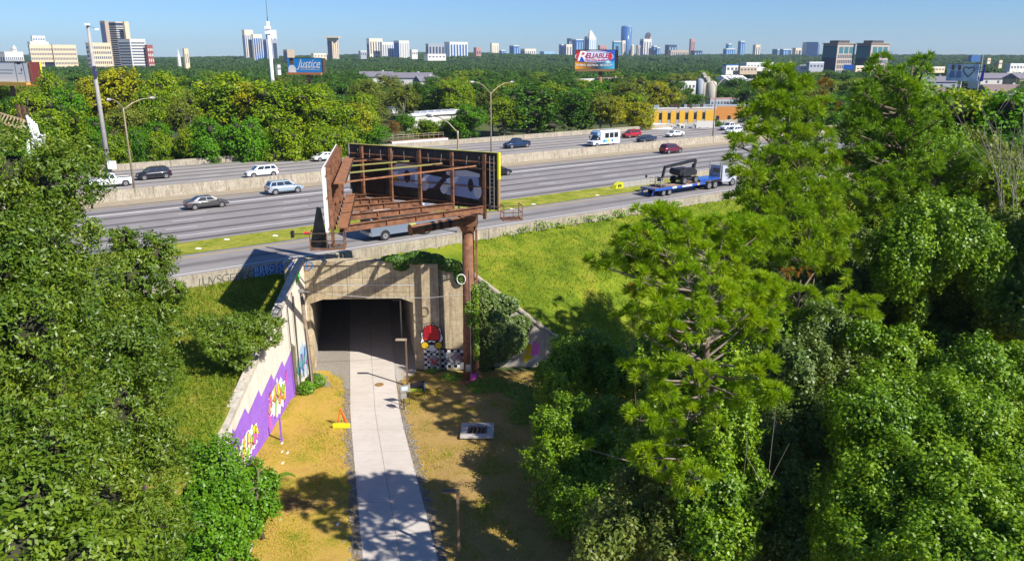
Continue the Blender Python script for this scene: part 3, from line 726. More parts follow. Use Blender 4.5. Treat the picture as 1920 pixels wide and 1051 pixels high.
# inside walkways
for (z, nm) in ((zb + .25, 'walkway'), (zt_ - .95, 'upper_walkway')):
    a = B0 + uB * .8 + nB * .45; b = B1 - uB * .9 + nB * .45
    n_ = 9
    w_ = bb(nm, slab(a, b, nB, 0, .75, z - .1, z - .02), steel_rust2)
    for i in range(n_):
        q0 = a + (b - a) * (i / n_) + uB * .02; q1 = a + (b - a) * ((i + 1) / n_) - uB * .02
        bb('grating', slab(q0, q1, nB, .03, .69, z - .018, z + .015), steel_rust2, w_)
    bb('walkway_rail', MB().bar(a + nB * .8 + up * (z + .05), b + nB * .8 + up * (z + .05), .05), steel_dark)
# long rods along A (inside)
for z, m_ in ((zt_ - .95, steel_dark), (zb + .05, steel_rust2)):
    a = B0 + uB * 1.0 + nB * .9 + up * z; b = A1 - uA * .4 + nA * 1.1 + up * (z - .1 if z > 16 else z - .35)
    bb('long_rail', MB().bar(a, b, .09), m_)
# I beams between the two faces (bottom) and thin struts (top)
def ibeam(a, b, h, w):
    mb = MB(); a = Vector(a); b = Vector(b)
    mb.bar(a, b, .03, h); mb.bar(a + up * h / 2, b + up * h / 2, w, .04); mb.bar(a - up * h / 2, b - up * h / 2, w, .04); return mb
for fb, fa in ((.07, .14), (.22, .33), (.42, .53), (.64, .735), (.9, .93)):
    a = B0 + uB * (LB * fb) + nB * .6 + up * (zb + .0); b = A0 + uA * (LA * fa) + nA * .55 + up * (zb + .0)
    be = bb('cross_beam', ibeam(a, b, .42, .3), steel_rust)
    for k in (.3, .5, .7):
        p = a + (b - a) * k
        bb('stiffener', MB().box(tuple(p), (.04, .26, .38), math.atan2((b - a).y, (b - a).x)), steel_rust, be)
for fb, fa, zz in ((.14, .26, .95), (.3, .45, .98), (.55, .67, 1.0), (.83, .885, 1.02)):
    a = B0 + uB * (LB * fb) + nB * 1.0 + up * (zt_ - zz - .15); b = A0 + uA * (LA * fa) + nA * .45 + up * (zt_ - .95)
    bb('strut', MB().bar(a, b, .1), steel_rust2 if zz in (.95, 1.02) else mat('mossy_steel', (.3, .17, .08), .8, (.5, (.2, .28, .06), .5)))
bb('link_beam', ibeam(B0 + uB * 5.5 + nB * 2.0 + up * (zb - .35), B0 + uB * 9.6 + nB * 3.4 + up * (zb - .4), .3, .2), steel_rust)
bb('link_beam', ibeam(A0 + uA * 8.3 + nA * 2.0 + up * (zb - .35), A0 + uA * 10.3 + nA * 3.1 + up * (zb - .4), .3, .2), steel_rust)
# big horizontal pipe from the pole
pa, pb_ = Vector((pole_x + .2, pole_y, 13.15)), Vector((-7.35, 54.6, 12.95))
bb('torsion_pipe', MB().tube([pa, pb_], .34, 18), steel_rust, smooth=False)
bb('pipe_cap', MB().tube([pb_ + (pb_ - pa).normalized() * .005, pb_ + (pb_ - pa).normalized() * .06], .42, 18), steel_rust2)
for k in (.35, .5, .62):
    p = pa + (pb_ - pa) * k; bb('pipe_band', MB().tube([p, p + (pb_ - pa).normalized() * .3], .352, 18), black_p)
# end platforms with rails
def platform(c, ux, wx, wy, z, n_post, lamp):
    ux = ux.normalized(); uy = Vector((-ux.y, ux.x, 0)); c = Vector((c.x, c.y, z))
    p0 = c - ux * wx / 2 - uy * wy / 2; cs = [p0, p0 + ux * wx, p0 + ux * wx + uy * wy, p0 + uy * wy]
    mb = MB()
    for i in range(4): mb.bar(cs[i], cs[(i + 1) % 4], .09)
    pf = bb('end_platform', mb, steel_rust)
    g = MB()
    for k in range(1, 12): g.bar(cs[0] + ux * wx * k / 12, cs[3] + ux * wx * k / 12, .025)
    for k in range(1, 5): g.bar(cs[0] + uy * wy * k / 5, cs[1] + uy * wy * k / 5, .03)
    bb('grating', g, steel_dark, pf)
    for h in (.55, 1.05):
        for i in (0, 1, 3): bb('rail', MB().bar(cs[i] + up * h, cs[(i + 1) % 4] + up * h, .045), steel_dark, pf)
    for i in range(4): bb('rail_post', MB().bar(cs[i], cs[i] + up * 1.08, .06), steel_rust, pf)
    for k in range(1, n_post): bb('rail_post', MB().bar(cs[0] + ux * wx * k / n_post, cs[0] + ux * wx * k / n_post + up * 1.05, .05), steel_rust, pf)
    a = cs[0] + up * 1.05; bb('lamp_arm', MB().bar(a + ux * wx * .7, a - ux * 1.0, .05), steel_dark, pf); bb('lamp_head', MB().box(tuple(a - ux * 1.05), (.16, .3, .42)), black_p, pf)
platform(B1 + nB * .5 + Vector((-.6, .1, 0)), Vector((1, .12, 0)), 2.1, 1.2, 13.25, 2, True)
platform(A1 + Vector((1.0, -.2, 0)), Vector((1, .25, 0)), 1.4, 1.1, 13.45, 2, True)
bb('red_can', MB().tube([B1 + Vector((-1.5, -.2, 14.25)), B1 + Vector((-1.2, -.2, 14.25))], .1, 8), P('redcan', (.6, .02, .03)))
# black tapering sheet under the left face
ap = MB(); a = B1 + uB * .15 - nB * .35
ap.hexa([a + Vector((-.95, .3, 13.3)), a + Vector((.35, -.1, 13.3)), a + Vector((.35, -.04, 13.3)), a + Vector((-.95, .36, 13.3))],
        [a + Vector((-.35, .3, 15.9)), a + Vector((.0, -.1, 15.9)), a + Vector((.0, -.04, 15.9)), a + Vector((-.35, .36, 15.9))])
bb('apron', ap, black_p)

# ------------------------------------------------------------------ vehicles
def extr(mb, prof, y0, y1):      # side profile (x,z) extruded over y
    n = len(prof); k = len(mb.v)
    mb.v += [(x, y0, z) for x, z in prof] + [(x, y1, z) for x, z in prof]
    for a, b, c in tessellate_polygon([[Vector((x, z, 0)) for x, z in prof]]):
        mb.f.append((k + a, k + b, k + c)); mb.f.append((k + a + n, k + c + n, k + b + n))
    for i in range(n):
        j = (i + 1) % n; mb.f.append((k + i, k + i + n, k + j + n, k + j))
    return mb
def wheel(root, x, y, r, w=.22, rim=rimm):
    s = 1 if y > 0 else -1
    o = MB().tube([(x, y - s * w, r), (x, y, r)], r, 18).build('wheel', rubber, root, local=True)
    MB().tube([(x, y + s * .002, r), (x, y + s * .012, r)], r * .64, 14).build('rim', rim, o, local=True)
    MB().tube([(x, y + s * .014, r), (x, y + s * .02, r)], r * .14, 8).build('hub', trimb, o, local=True)
def sections(mb, st, closed=True):
    """st: list of rings (same count)"""
    k = len(mb.v); n = len(st[0])
    for r_ in st: mb.v += [tuple(p) for p in r_]
    for i in range(len(st) - 1):
        for j in range(n):
            j2 = (j + 1) % n; mb.f.append((k + i * n + j, k + i * n + j2, k + (i + 1) * n + j2, k + (i + 1) * n + j))
    mb.f.append(tuple(k + j for j in range(n))[::-1]); mb.f.append(tuple(k + (len(st) - 1) * n + j for j in range(n)))
    return mb
def ring(x, w, zb_, zs, zt):
    return [(x, -w * .92, zb_), (x, -w, zb_ + (zs - zb_) * .35), (x, -w, zs - .04), (x, -w * .93, zs + (zt - zs) * .5), (x, -w * .8, zt), (x, w * .8, zt), (x, w * .93, zs + (zt - zs) * .5), (x, w, zs - .04), (x, w, zb_ + (zs - zb_) * .35), (x, w * .92, zb_)]
CARCOL = {}
def paint(name, c, metal=.3):
    m = mat('car_paint_' + name, c, .28, spec=.6, metal=metal); m.node_tree.nodes["Principled BSDF"].inputs["Coat Weight"].default_value = .6
    m.node_tree.nodes["Principled BSDF"].inputs["Coat Roughness"].default_value = .06; return m
def car(name, label, cat, s, t, z, rev, kind, pm, group=None, roofrail=False):
    rz = math.pi / 2 - AL + (math.pi if rev else 0)
    root = thing(name, label, cat, HW(s, t, z), rz, group)
    if kind == 'sedan':
        L, w, r = 4.8, .91, .33
        body = [(-2.4, .55, .95), (-2.3, .82, 1.0), (-1.7, .92, 1.05), (-.8, .9, .98), (.9, .88, .95), (1.8, .8, .86), (2.25, .68, .74), (2.4, .5, .6)]
        cab = (-1.75, -.95, .45, 1.35, .95, 1.44, .78, .6)
    elif kind == 'coupe':
        L, w, r = 4.7, .92, .34
        body = [(-2.35, .6, 1.0), (-2.25, .85, 1.04), (-1.7, .95, 1.06), (-.8, .92, 1.0), (.9, .88, .95), (1.8, .8, .84), (2.2, .66, .72), (2.35, .5, .58)]
        cab = (-2.0, -.7, .45, 1.4, .97, 1.42, .78, .58)
    elif kind == 'suv':
        L, w, r = 4.7, .94, .37
        body = [(-2.35, .7, 1.08), (-2.28, .95, 1.12), (-1.7, 1.0, 1.12), (-.8, 1.0, 1.1), (.95, .98, 1.06), (1.8, .92, .98), (2.2, .8, .86), (2.35, .6, .7)]
        cab = (-2.22, -1.85, .5, 1.35, 1.08, 1.7, .82, .66)
    else:
        L, w, r = 5.6, .98, .41
        body = [(-2.8, .85, 1.08), (-2.7, .95, 1.1), (-1.8, .95, 1.12), (-.6, 1.0, 1.12), (1.1, 1.05, 1.16), (2.1, 1.0, 1.1), (2.6, .9, .98), (2.8, .65, .8)]
        cab = (-.9, -.6, .55, 1.35, 1.1, 1.85, .85, .7)
    mb = MB()
    sections(mb, [ring(x, w * (1 if abs(x) < L / 2 - .5 else .93 if abs(x) < L / 2 - .08 else .8), .26 if abs(x) < L / 2 - .25 else .34, zs, zt) for x, zs, zt in body])
    bo = mb.build('body', pm, root, local=True, smooth=True)
    try:
        m_ = bo.modifiers.new('e', 'EDGE_SPLIT'); m_.split_angle = R(38)
    except Exception: pass
    x0, x1, x2, x3, zb_, zt, wb, wt = cab
    cb = [[(x0, -wb, zb_), (x3, -wb, zb_), (x3, wb, zb_), (x0, wb, zb_)], [(x1, -wt, zt), (x2, -wt, zt), (x2, wt, zt), (x1, wt, zt)]]
    mb = MB(); mid = [(x0 + (x1 - x0) * .97, -wt - .02, zt - .06), (x2 + .12, -wt - .02, zt - .06), (x2 + .12, wt + .02, zt - .06), (x0 + (x1 - x0) * .97, wt + .02, zt - .06)]
    sections(mb, [cb[0], mid, [(x1 + .1, -wt + .1, zt), (x2 - .05, -wt + .1, zt), (x2 - .05, wt - .1, zt), (x1 + .1, wt - .1, zt)]])
    mb.build('cabin', pm, root, local=True)
    def lerp(a, b, f): return tuple(a[i] + (b[i] - a[i]) * f for i in range(3))
    def pane(c, f0, f1, g0, g1, nrm, name='window'):
        b0 = lerp(c[0], c[1], f0); b1 = lerp(c[0], c[1], f1); t0 = lerp(c[3], c[2], f0); t1 = lerp(c[3], c[2], f1)
        pts = [lerp(b0, t0, g0), lerp(b1, t1, g0), lerp(b1, t1, g1), lerp(b0, t0, g1)]
        n_ = Vector(nrm).normalized() * .006
        MB().hexa(pts, [tuple(Vector(p) + n_) for p in pts]).build(name, glass if name != 'windshield' else glassb, root, local=True)
    L0, L1, L2, L3 = (x0, -wb, zb_), (x3, -wb, zb_), mid[1], mid[0]
    for sy in (-1, 1):
        c = [(p[0], sy * abs(p[1]), p[2]) for p in (L0, L1, L2, L3)]
        n_ = (0, sy, .25)
        if kind == 'pickup': spans = [(.1, .42), (.46, .88)]
        elif kind == 'suv': spans = [(.05, .26), (.29, .58), (.61, .9)]
        else: spans = [(.16, .52), (.55, .86)]
        for a, b in spans: pane(c, a, b, .12, .9, n_)
        for x in (-L / 2 + .85 + (.1 if kind == 'pickup' else 0), L / 2 - .9):
            MB().tube([(x, sy * (w - .03), r * 1.05), (x, sy * (w + .004), r * 1.05)], r * 1.17, 16).build('wheel_arch', trimb, root, local=True)
            wheel(root, x, sy * (w + .012), r)
        MB().box((x3 - .25, sy * (w + .06), zb_ + .08), (.14, .16, .12)).build('mirror', pm, root, local=True)
        MB().box((L / 2 - .2, sy * w * .66, body[-2][1] - .06), (.3, .3, .13)).build('headlight', lampglass, root, local=True)
        MB().box((-L / 2 + .08, sy * w * .74, body[1][1] - .05), (.16, .26, .2)).build('tail_light', red_l, root, local=True)
        MB().box((0, sy * (w - .01), .36), (L - 2.3, .06, .1)).build('sill', trimb, root, local=True)
    pane([(x3, -wb, zb_), (x3, wb, zb_), mid[2], mid[1]], .07, .93, .08, .93, (1, 0, .6), 'windshield')
    pane([(x0, wb, zb_), (x0, -wb, zb_), mid[0], mid[3]], .1, .9, .15, .9, (-1, 0, .3), 'rear_window')
    MB().box((L / 2 - .02, 0, .52), (.08, w * 1.0, .2)).build('grille', trimb, root, local=True)
    MB().box((-L / 2 + .02, 0, .42), (.1, w * 1.5, .14)).build('bumper', trimb, root, local=True)
    if kind == 'pickup':
        MB().box((-1.85, 0, 1.135), (1.65, 1.5, .03)).build('cargo_bed', trimb, root, local=True)
        for sy in (-1, 1): MB().box((-1.85, sy * .84, 1.17), (1.75, .1, .09)).build('bed_rail', pm, root, local=True)
        MB().box((-2.72, 0, 1.15), (.08, 1.6, .1)).build('tailgate', pm, root, local=True)
    if kind == 'suv':
        for sy in (-1, 1): MB().bar((x1 + .2, sy * .55, zt + .05), (x2 - .3, sy * .55, zt + .05), .04).build('roof_rail', steel_grey if roofrail else trimb, root, local=True)
    return root
def stof(px, py): return to_st(un(px, py, ZR))
def carp(px, py, t, *a, **k):    # px: column of the car's middle
    lo, hi = -50, 400
    for _ in range(40):
        m_ = (lo + hi) / 2; p = HW(m_, t, ZR + .6); D = p.y * ct + (H - p.z) * st_
        if CX + F * p.x / D < px: lo = m_
        else: hi = m_
    return lo
Z8 = ZR + .01
car('sedan', 'dark grey four-door sedan in the left lane nearest the grass bank, leftmost car heading right', 'car', carp(387, 0, 93.0), 93.0, Z8, False, 'sedan', paint('grey', (.085, .08, .08)))
car('suv', 'silver-blue suv heading right in the inside lane beside the median wall', 'car', carp(533, 0, 97.4), 97.4, Z8, False, 'suv', paint('silver', (.33, .4, .48)), roofrail=True)
car('suv', 'white suv just behind the median wall left of the billboard', 'car', carp(490, 0, 113.3), 113.3, Z8, True, 'suv', paint('white', (.72, .73, .75), 0))
car('suv', 'black crossover behind the median wall next to the left street lamp', 'car', carp(288, 0, 120.6), 120.6, Z8, True, 'suv', paint('black', (.012, .012, .018)))
car('pickup_truck', 'white pickup truck half hidden by the big tree on the left', 'truck', carp(205, 0, 116.6), 116.6, Z8, True, 'pickup', paint('white', (.72, .73, .75), 0))
car('sedan', 'white sedan partly hidden behind the upper corner of the billboard', 'car', carp(611, 0, 125.0), 125.0, Z8, True, 'coupe', paint('white', (.72, .73, .75), 0))
car('pickup_truck', 'dark blue pickup truck alone on the far lanes right of the billboard', 'truck', carp(969, 0, 121.0), 121.0, Z8, True, 'pickup', paint('blue', (.008, .028, .085)))
car('suv', 'bright red hatchback with black windows on the far lanes', 'car', carp(1184, 0, 121.8), 121.8, Z8, True, 'suv', paint('red', (.36, .008, .012), .1))
car('sedan', 'dark slate blue hatchback close behind the median wall in front of the red one', 'car', carp(1212, 0, 113.6), 113.6, Z8, True, 'coupe', paint('slate', (.03, .045, .075)))
car('sedan', 'white sedan in front of the yellow building', 'car', carp(1265, 0, 117.2), 117.2, Z8, True, 'coupe', paint('white', (.72, .73, .75), 0))
car('suv', 'dark red suv heading right beside the median wall, seen from behind', 'car', carp(1258, 0, 97.2), 97.2, Z8, False, 'suv', paint('maroon', (.15, .01, .025)))
car('sedan', 'black sedan poking out right of the billboard panel', 'car', carp(931, 0, 93.6), 93.6, Z8, False, 'sedan', paint('black', (.012, .012, .018)))
car('suv', 'white suv beside the pine, nearer of the two white ones at far right', 'car', carp(1376, 0, 113.4), 113.4, Z8, True, 'suv', paint('white', (.72, .73, .75), 0))
car('pickup_truck', 'white pickup behind the pine, farther of the two white vehicles at far right', 'truck', carp(1368, 0, 120.6), 120.6, Z8, True, 'pickup', paint('white', (.72, .73, .75), 0))

# white airport style shuttle bus
rz0 = math.pi / 2 - AL
def boxveh(root, parts):
    for n_, c, d_, m_ in parts: MB().box(c, d_).build(n_, m_, root, local=True, bevel=.05 if min(d_) > .3 else 0)
wp = paint('white', (.72, .73, .75), 0)
bus = thing('shuttle_bus', 'small white shuttle bus with a cutaway nose behind the median wall', 'bus', HW(carp(1132, 0, 113.2), 113.2, Z8), rz0 + math.pi)
boxveh(bus, [('body', (-.7, 0, 1.75), (5.3, 2.3, 2.5), wp), ('roof_cap', (-.5, 0, 3.04), (5.2, 2.2, .16), wp)])
extr(MB(), [(1.96, .45), (3.6, .45), (3.7, .7), (3.65, 1.05), (2.75, 1.3), (2.15, 2.1), (1.96, 2.15)], -1.0, 1.0).build('cab', wp, bus, local=True)
extr(MB(), [(1.97, 2.2), (2.75, 2.25), (2.6, 2.85), (1.97, 3.05)], -1.0, 1.0).build('cab_cap', mat('bus_cap_blue', (.22, .35, .48), .3), bus, local=True)
MB().hexa([(2.76, -.85, 1.34), (2.76, .85, 1.34), (2.2, .85, 2.1), (2.2, -.85, 2.1)], [(2.79, -.85, 1.36), (2.79, .85, 1.36), (2.23, .85, 2.12), (2.23, -.85, 2.12)]).build('windshield', glassb, bus, local=True)
for sy in (-1, 1):
    MB().hexa([(2.0, sy * 1.0, 1.3), (2.62, sy * 1.0, 1.3), (2.15, sy * 1.0, 1.98), (2.0, sy * 1.0, 1.98)], [(2.0, sy * 1.01, 1.3), (2.62, sy * 1.01, 1.3), (2.15, sy * 1.01, 1.98), (2.0, sy * 1.01, 1.98)]).build('window', glass, bus, local=True)
    for k in range(3): MB().box((.25 - k * 1.25, sy * 1.155, 2.15), (1.05, .02, 1.0)).build('window', glass, bus, local=True)
    for k, cc in enumerate([P('busblue', (.02, .2, .5)), P('busteal', (.05, .35, .5)), P('busyellow', (.6, .4, .03)), P('buswhite', (.7, .7, .7)), P('busblue', (.02, .2, .5))]): MB().box((1.0 - k * .55, sy * 1.155, 1.1), (.5, .02, .55 - .08 * (k % 2))).build('stripe', cc, bus, local=True)
    for x in (2.75, -2.0): wheel(bus, x, sy * 1.12, .42, .28)
    MB().box((2.55, sy * 1.35, 1.75), (.1, .22, .5)).build('mirror', trimb, bus, local=True)
    MB().box((3.68, sy * .75, .85), (.06, .3, .2)).build('headlight', lampglass, bus, local=True)
MB().box((3.69, 0, .85), (.04, .9, .3)).build('grille', trimb, bus, local=True)
# grey bus on the ramp behind the billboard
gp = paint('busgrey', (.17, .21, .27), .1)
gb = thing('motor_coach', 'grey-blue motor coach on the ramp seen under the billboard frame', 'bus', HW(carp(748, 0, 66.5), 66.5, Z8), rz0)
extr(MB(), [(-3.6, .5), (3.3, .5), (3.65, 1.0), (3.55, 1.7), (3.2, 2.7), (3.0, 2.95), (-3.6, 2.95)], -1.15, 1.15).build('body', gp, gb, local=True, bevel=.06)
MB().box((-.4, 0, 3.05), (5.6, 2.1, .16)).build('roof_cap', mat('pale_roof', (.55, .56, .57), .5), gb, local=True)
for sy in (-1, 1):
    extr(MB(), [(-2.9, 1.45), (1.9, 1.45), (2.9, 1.75), (2.8, 2.6), (-3.1, 2.6)], sy * 1.152, sy * 1.165).build('window', glass, gb, local=True)
    for x in (2.5, -2.1):
        MB().tube([(x, sy * 1.14, .5), (x, sy * 1.156, .5)], .53, 18).build('wheel_arch', trimb, gb, local=True); wheel(gb, x, sy * 1.175, .44, .3)
    MB().box((.9, sy * 1.156, 1.1), (.75, .02, .4)).build('sticker', P('buslime', (.4, .45, .1)), gb, local=True)
MB().box((-3.61, 0, 1.7), (.03, 2.0, 2.2)).build('rear_panel', black_p, gb, local=True)
MB().box((-3.65, 0, .75), (.12, 2.1, .3)).build('bumper', steel_grey, gb, local=True)
MB().box((3.42, 0, 2.1), (.1, 2.0, .9)).build('windshield', glassb, gb, local=True)
for k in range(2): MB().box((-1.4 + 2.2 * k, 0, 3.2), (.9, .9, .22)).build('roof_unit', white_p, gb, local=True, bevel=.03)

# flatbed lorry with tractor (heading right)
tr = thing('flatbed_truck', 'blue flatbed truck with grey cab carrying a black boom lift', 'truck', HW(carp(1280, 0, 67.4), 67.4, Z8), rz0)
bluep = paint('trailerblue', (.02, .09, .42), .1)
deck = MB().box((-1.8, 0, .98), (9.6, 2.5, .16)).build('deck_frame', bluep, tr, local=True)
for k in range(24): MB().box((-6.4 + k * .4, 0, 1.075), (.37, 2.4, .03)).build('deck_board', mat('deck_wood', (.42, .28, .16), .8, (3, (.33, .22, .14), .9)) if k > 8 else mat('deck_steel', (.13, .12, .15), .6, (2, (.2, .17, .19), .9)), deck, local=True)
for sy in (-1, 1):
    MB().box((-1.8, sy * 1.26, .95), (9.6, .04, .3)).build('side_rail', bluep, deck, local=True)
    for x0, m_ in ((-.6, P('railwhite', (.7, .7, .72))), (-3.0, P('railwhite', (.7, .7, .72)))): MB().box((x0, sy * 1.285, .95), (1.9 if x0 > -2 else .8, .01, .2)).build('reflector', m_, deck, local=True)
    MB().box((1.6, sy * 1.285, .95), (.4, .01, .24)).build('reflector', P('railamber', (.75, .35, .02)), deck, local=True)
    MB().bar((-6.4, sy * .9, .9), (-6.75, sy * .9, .3), .15).build('ramp_leg', bluep, tr, local=True)
MB().box((4.2, 0, 1.3), (4.0, 2.1, .22)).build('gooseneck', bluep, tr, local=True)
MB().hexa([(2.9, -1.2, .9), (3.2, -1.2, 1.3), (3.2, 1.2, 1.3), (2.9, 1.2, .9)], [(2.6, -1.2, 1.05), (3.0, -1.2, 1.42), (3.0, 1.2, 1.42), (2.6, 1.2, 1.05)]).build('step_ramp', bluep, tr, local=True)
for x in (-4.9, -3.8):
    for sy in (-1, 1): wheel(tr, x, sy * 1.2, .4, .3)
for x in (3.9, 5.1):
    for sy in (-1, 1): wheel(tr, x, sy * 1.24, .52, .5, rimm)
    for sy in (-1, 1): MB().tube([(x + .55 * math.cos(a_), sy * 1.0, .55 + .62 * math.sin(a_)) for a_ in (0, .6, 1.2, 1.8, 2.4, 3.1)], .04, 6).build('mudguard', steel_dark, tr, local=True)
extr(MB(), [(6.6, .7), (9.6, .6), (9.75, 1.3), (8.6, 1.75), (8.3, 2.7), (6.6, 2.95)], -1.1, 1.1).build('cab', mat('cab_grey', (.4, .42, .5), .35), tr, local=True, bevel=.06)
MB().box((6.57, 0, 2.2), (.03, 1.1, .6)).build('rear_window', glass, tr, local=True)
for sy in (-1, 1):
    MB().box((7.6, sy * 1.11, 2.2), (1.0, .02, .6)).build('window', glass, tr, local=True)
    MB().tube([(6.4, sy * .9, 1.2), (6.4, sy * .9, 3.5)], .08, 8).build('exhaust_pipe', steel_grey, tr, local=True)
    wheel(tr, 8.9, sy * 1.12, .52, .3, rimm)
MB().box((5.9, 0, 1.2), (1.1, 1.0, .4)).build('fuel_gear', mat('red_gear', (.4, .07, .04), .6), tr, local=True)
# boom lift standing on the deck
bl = thing('boom_lift', 'black articulated boom lift riding on the blue flatbed truck', 'machine', tuple(tr.location + Vector((0, 0, 1.1))), rz0)
for x in (-.9, 1.3):
    for sy in (-1, 1): wheel(bl, x, sy * 1.1, .47, .36, rimm)
MB().box((.2, 0, .62), (2.7, 1.5, .34)).build('chassis', black_p, bl, local=True, bevel=.05)
MB().box((.2, 0, .88), (1.2, 1.2, .3)).build('turntable', steel_dark, bl, local=True)
extr(MB(), [(-1.1, 1.05), (1.5, 1.05), (1.55, 1.6), (.9, 2.05), (-.8, 2.05), (-1.3, 1.6)], -1.0, -.25).build('engine_cover', black_p, bl, local=True, bevel=.06)
extr(MB(), [(-1.1, 1.05), (1.5, 1.05), (1.55, 1.6), (.9, 1.95), (-.8, 1.95), (-1.2, 1.6)], .25, 1.0).build('engine_cover', black_p, bl, local=True, bevel=.06)
MB().tube([(-1.35, -.9, 1.6), (-1.35, .9, 1.6)], .42, 14).build('counterweight', black_p, bl, local=True)
MB().bar((1.7, 0, 1.1), (2.15, 0, 2.9), .34, .4).build('riser', black_p, bl, local=True)
MB().bar((2.15, 0, 2.85), (-3.6, 0, 2.35), .3, .34).build('boom', black_p, bl, local=True)
MB().bar((1.9, 0, 2.5), (-.6, 0, 2.35), .12).build('cylinder', steel_grey, bl, local=True)
MB().bar((-3.6, 0, 2.45), (-4.1, 0, .7), .26).build('jib', black_p, bl, local=True)
bk = MB().box((-4.75, 0, .12), (.9, 1.9, .08)).build('basket', steel_dark, bl, local=True)
for h in (.6, 1.1):
    for sy in (-1, 1): MB().bar((-5.2, sy * .95, h), (-4.3, sy * .95, h), .05).build('rail', mat('basket_rail', (.4, .33, .22), .7), bk, local=True)
    for x in (-5.2, -4.3): MB().bar((x, -.95, h), (x, .95, h), .05).build('rail', MATS['basket_rail'], bk, local=True)
for x in (-5.2, -4.3):
    for sy in (-1, 0, 1): MB().bar((x, sy * .95, .1), (x, sy * .95, 1.12), .05).build('rail_post', MATS['basket_rail'], bk, local=True)
MB().box((-4.55, 0, .9), (.3, .5, .5)).build('control_box', black_p, bk, local=True)
# lane divider things on the verge
ga = thing('crash_cushion', 'long grey crash cushion with a yellow and black nose on the grass verge', 'barrier', un(1145, 353, ZR + .03))
p0 = un(1150, 353, ZR + .03); s0, t0 = to_st(p0)
n0 = MB(); n0.hexa([HW(s0, t0 - .45, ZR + .05), HW(s0 + 1.3, t0 - .55, ZR + .05), HW(s0 + 1.3, t0 + .55, ZR + .05), HW(s0, t0 + .45, ZR + .05)], [HW(s0 + .3, t0 - .4, ZR + .45), HW(s0 + 1.3, t0 - .5, ZR + .8), HW(s0 + 1.3, t0 + .5, ZR + .8), HW(s0 + .3, t0 + .4, ZR + .45)])
n0.build('nose', yellow_p, ga)
for k in range(2): MB().poly([HW(s0 + .45 + k * .35, t0 - .56, ZR + .2), HW(s0 + .65 + k * .35, t0 - .56, ZR + .2), HW(s0 + .6 + k * .35, t0 - .56, ZR + .6), HW(s0 + .4 + k * .35, t0 - .56, ZR + .6)]).build('chevron', black_p, ga)
for k in range(7):
    a = s0 + 1.35 + k * 1.15; mb = MB(); mb.hexa([HW(a, t0 - .5, ZR + .05), HW(a + 1.12, t0 - .5, ZR + .05), HW(a + 1.12, t0 + .5, ZR + .05), HW(a, t0 + .5, ZR + .05)], [HW(a, t0 - .42, ZR + .8), HW(a + 1.12, t0 - .42, ZR + .8), HW(a + 1.12, t0 + .42, ZR + .8), HW(a, t0 + .42, ZR + .8)])
    mb.build('bay', steel_grey, ga)
barrier('ramp_barrier', 'short concrete barrier on the verge running behind the boom lift', 74.0, .4, ZR, 9.0, 6, s0 + 14, 200)
mk = un(1211, 344, ZR); tag(MB().box((mk.x, mk.y, ZR + .55), (.14, .14, 1.1)).box((mk.x, mk.y, ZR + 1.05), (.3, .1, .3)).build('marker_post', black_p), 'thin black marker post standing at the end of the crash cushion', 'post')

# ------------------------------------------------------------------ lamps and poles
def lamp(label, x, y, z0, z1, arms, m_, r0=.14, name='street_lamp', group=None):
    ro = thing(name, label, 'street lamp', (x, y, z0), group=group)
    MB().tube([(x, y, z0), (x, y, z1 - 1.2), (x, y, z1 - .9)], [r0, r0 * .65, r0 * .6], 10).build('pole', m_, ro, smooth=True)
    MB().box((x, y, z0 + .25), (.5, .5, .5)).build('base', conc_bar, ro)
    for (dx, dy, rise) in arms:
        pts = [(x, y, z1 - 1.1), (x + dx * .35, y + dy * .35, z1 - 1.1 + rise * .6), (x + dx * .7, y + dy * .7, z1 - 1.1 + rise * .93), (x + dx, y + dy, z1 - 1.1 + rise)]
        MB().tube(pts, [.07, .06, .05, .04], 8).build('arm', m_, ro, smooth=True)
        d_ = Vector((dx, dy, 0)).normalized(); p = Vector(pts[-1])
        MB().tube([p - d_ * .1, p + d_ * .15, p + d_ * .5, p + d_ * .8], [.08, .17, .19, .08], 10).build('lamp_head', steel_grey, ro, smooth=True)
    return ro
nv = Vector((-CA, SA, 0))
p = HW(*[to_st(un(252, 352, 9.35))[0], 104.3], ZR)
def on_t(px, t, z=ZR + .6):
    lo, hi = -60, 400
    for _ in range(40):
        m_ = (lo + hi) / 2; p = HW(m_, t, z); D = p.y * ct + (H - p.z) * st_
        if CX + F * p.x / D < px: lo = m_
        else: hi = m_
    return HW(lo, t, ZR)
p = on_t(253, 104.3); lamp('twin arm street lamp on the median wall beside the black crossover', p.x, p.y, 8.9, 20.0, [(-.3, -2.0, 1.3), (1.9, 3.2, 1.2)], steel_tan)
p = on_t(921, 104.3); lamp('twin arm street lamp on the median wall rising above the billboard', p.x, p.y, 8.9, 20.4, [(-2.6, -1.9, 1.9), (3.2, 4.2, 1.7)], steel_tan)
p = on_t(1336, 104.3); lamp('twin arm street lamp on the median wall beside the large pine', p.x, p.y, 8.9, 20.3, [(-3.0, -3.0, 2.0), (4.2, 5.2, 2.0)], steel_tan)
lamp('single arm street lamp mostly hidden behind the billboard with its head above the panel', -5.3, 76.0, ZR, 19.0, [(-2.6, 1.6, 1.5)], steel_tan)
ms = thing('camera_mast', 'very tall leaning-looking grey mast with cameras behind the outer barrier', 'mast', (-62.6, 119.3, 8)); x, y = -62.6, 119.3
MB().tube([(x, y, 6), (x, y, 20), (x, y, 29.6)], [.42, .3, .2], 12).build('pole', pole_grey, ms, smooth=True)
MB().bar((x, y, 29.5), (x + 1.2, y - .3, 29.0), .08).build('camera_arm', steel_grey, ms)
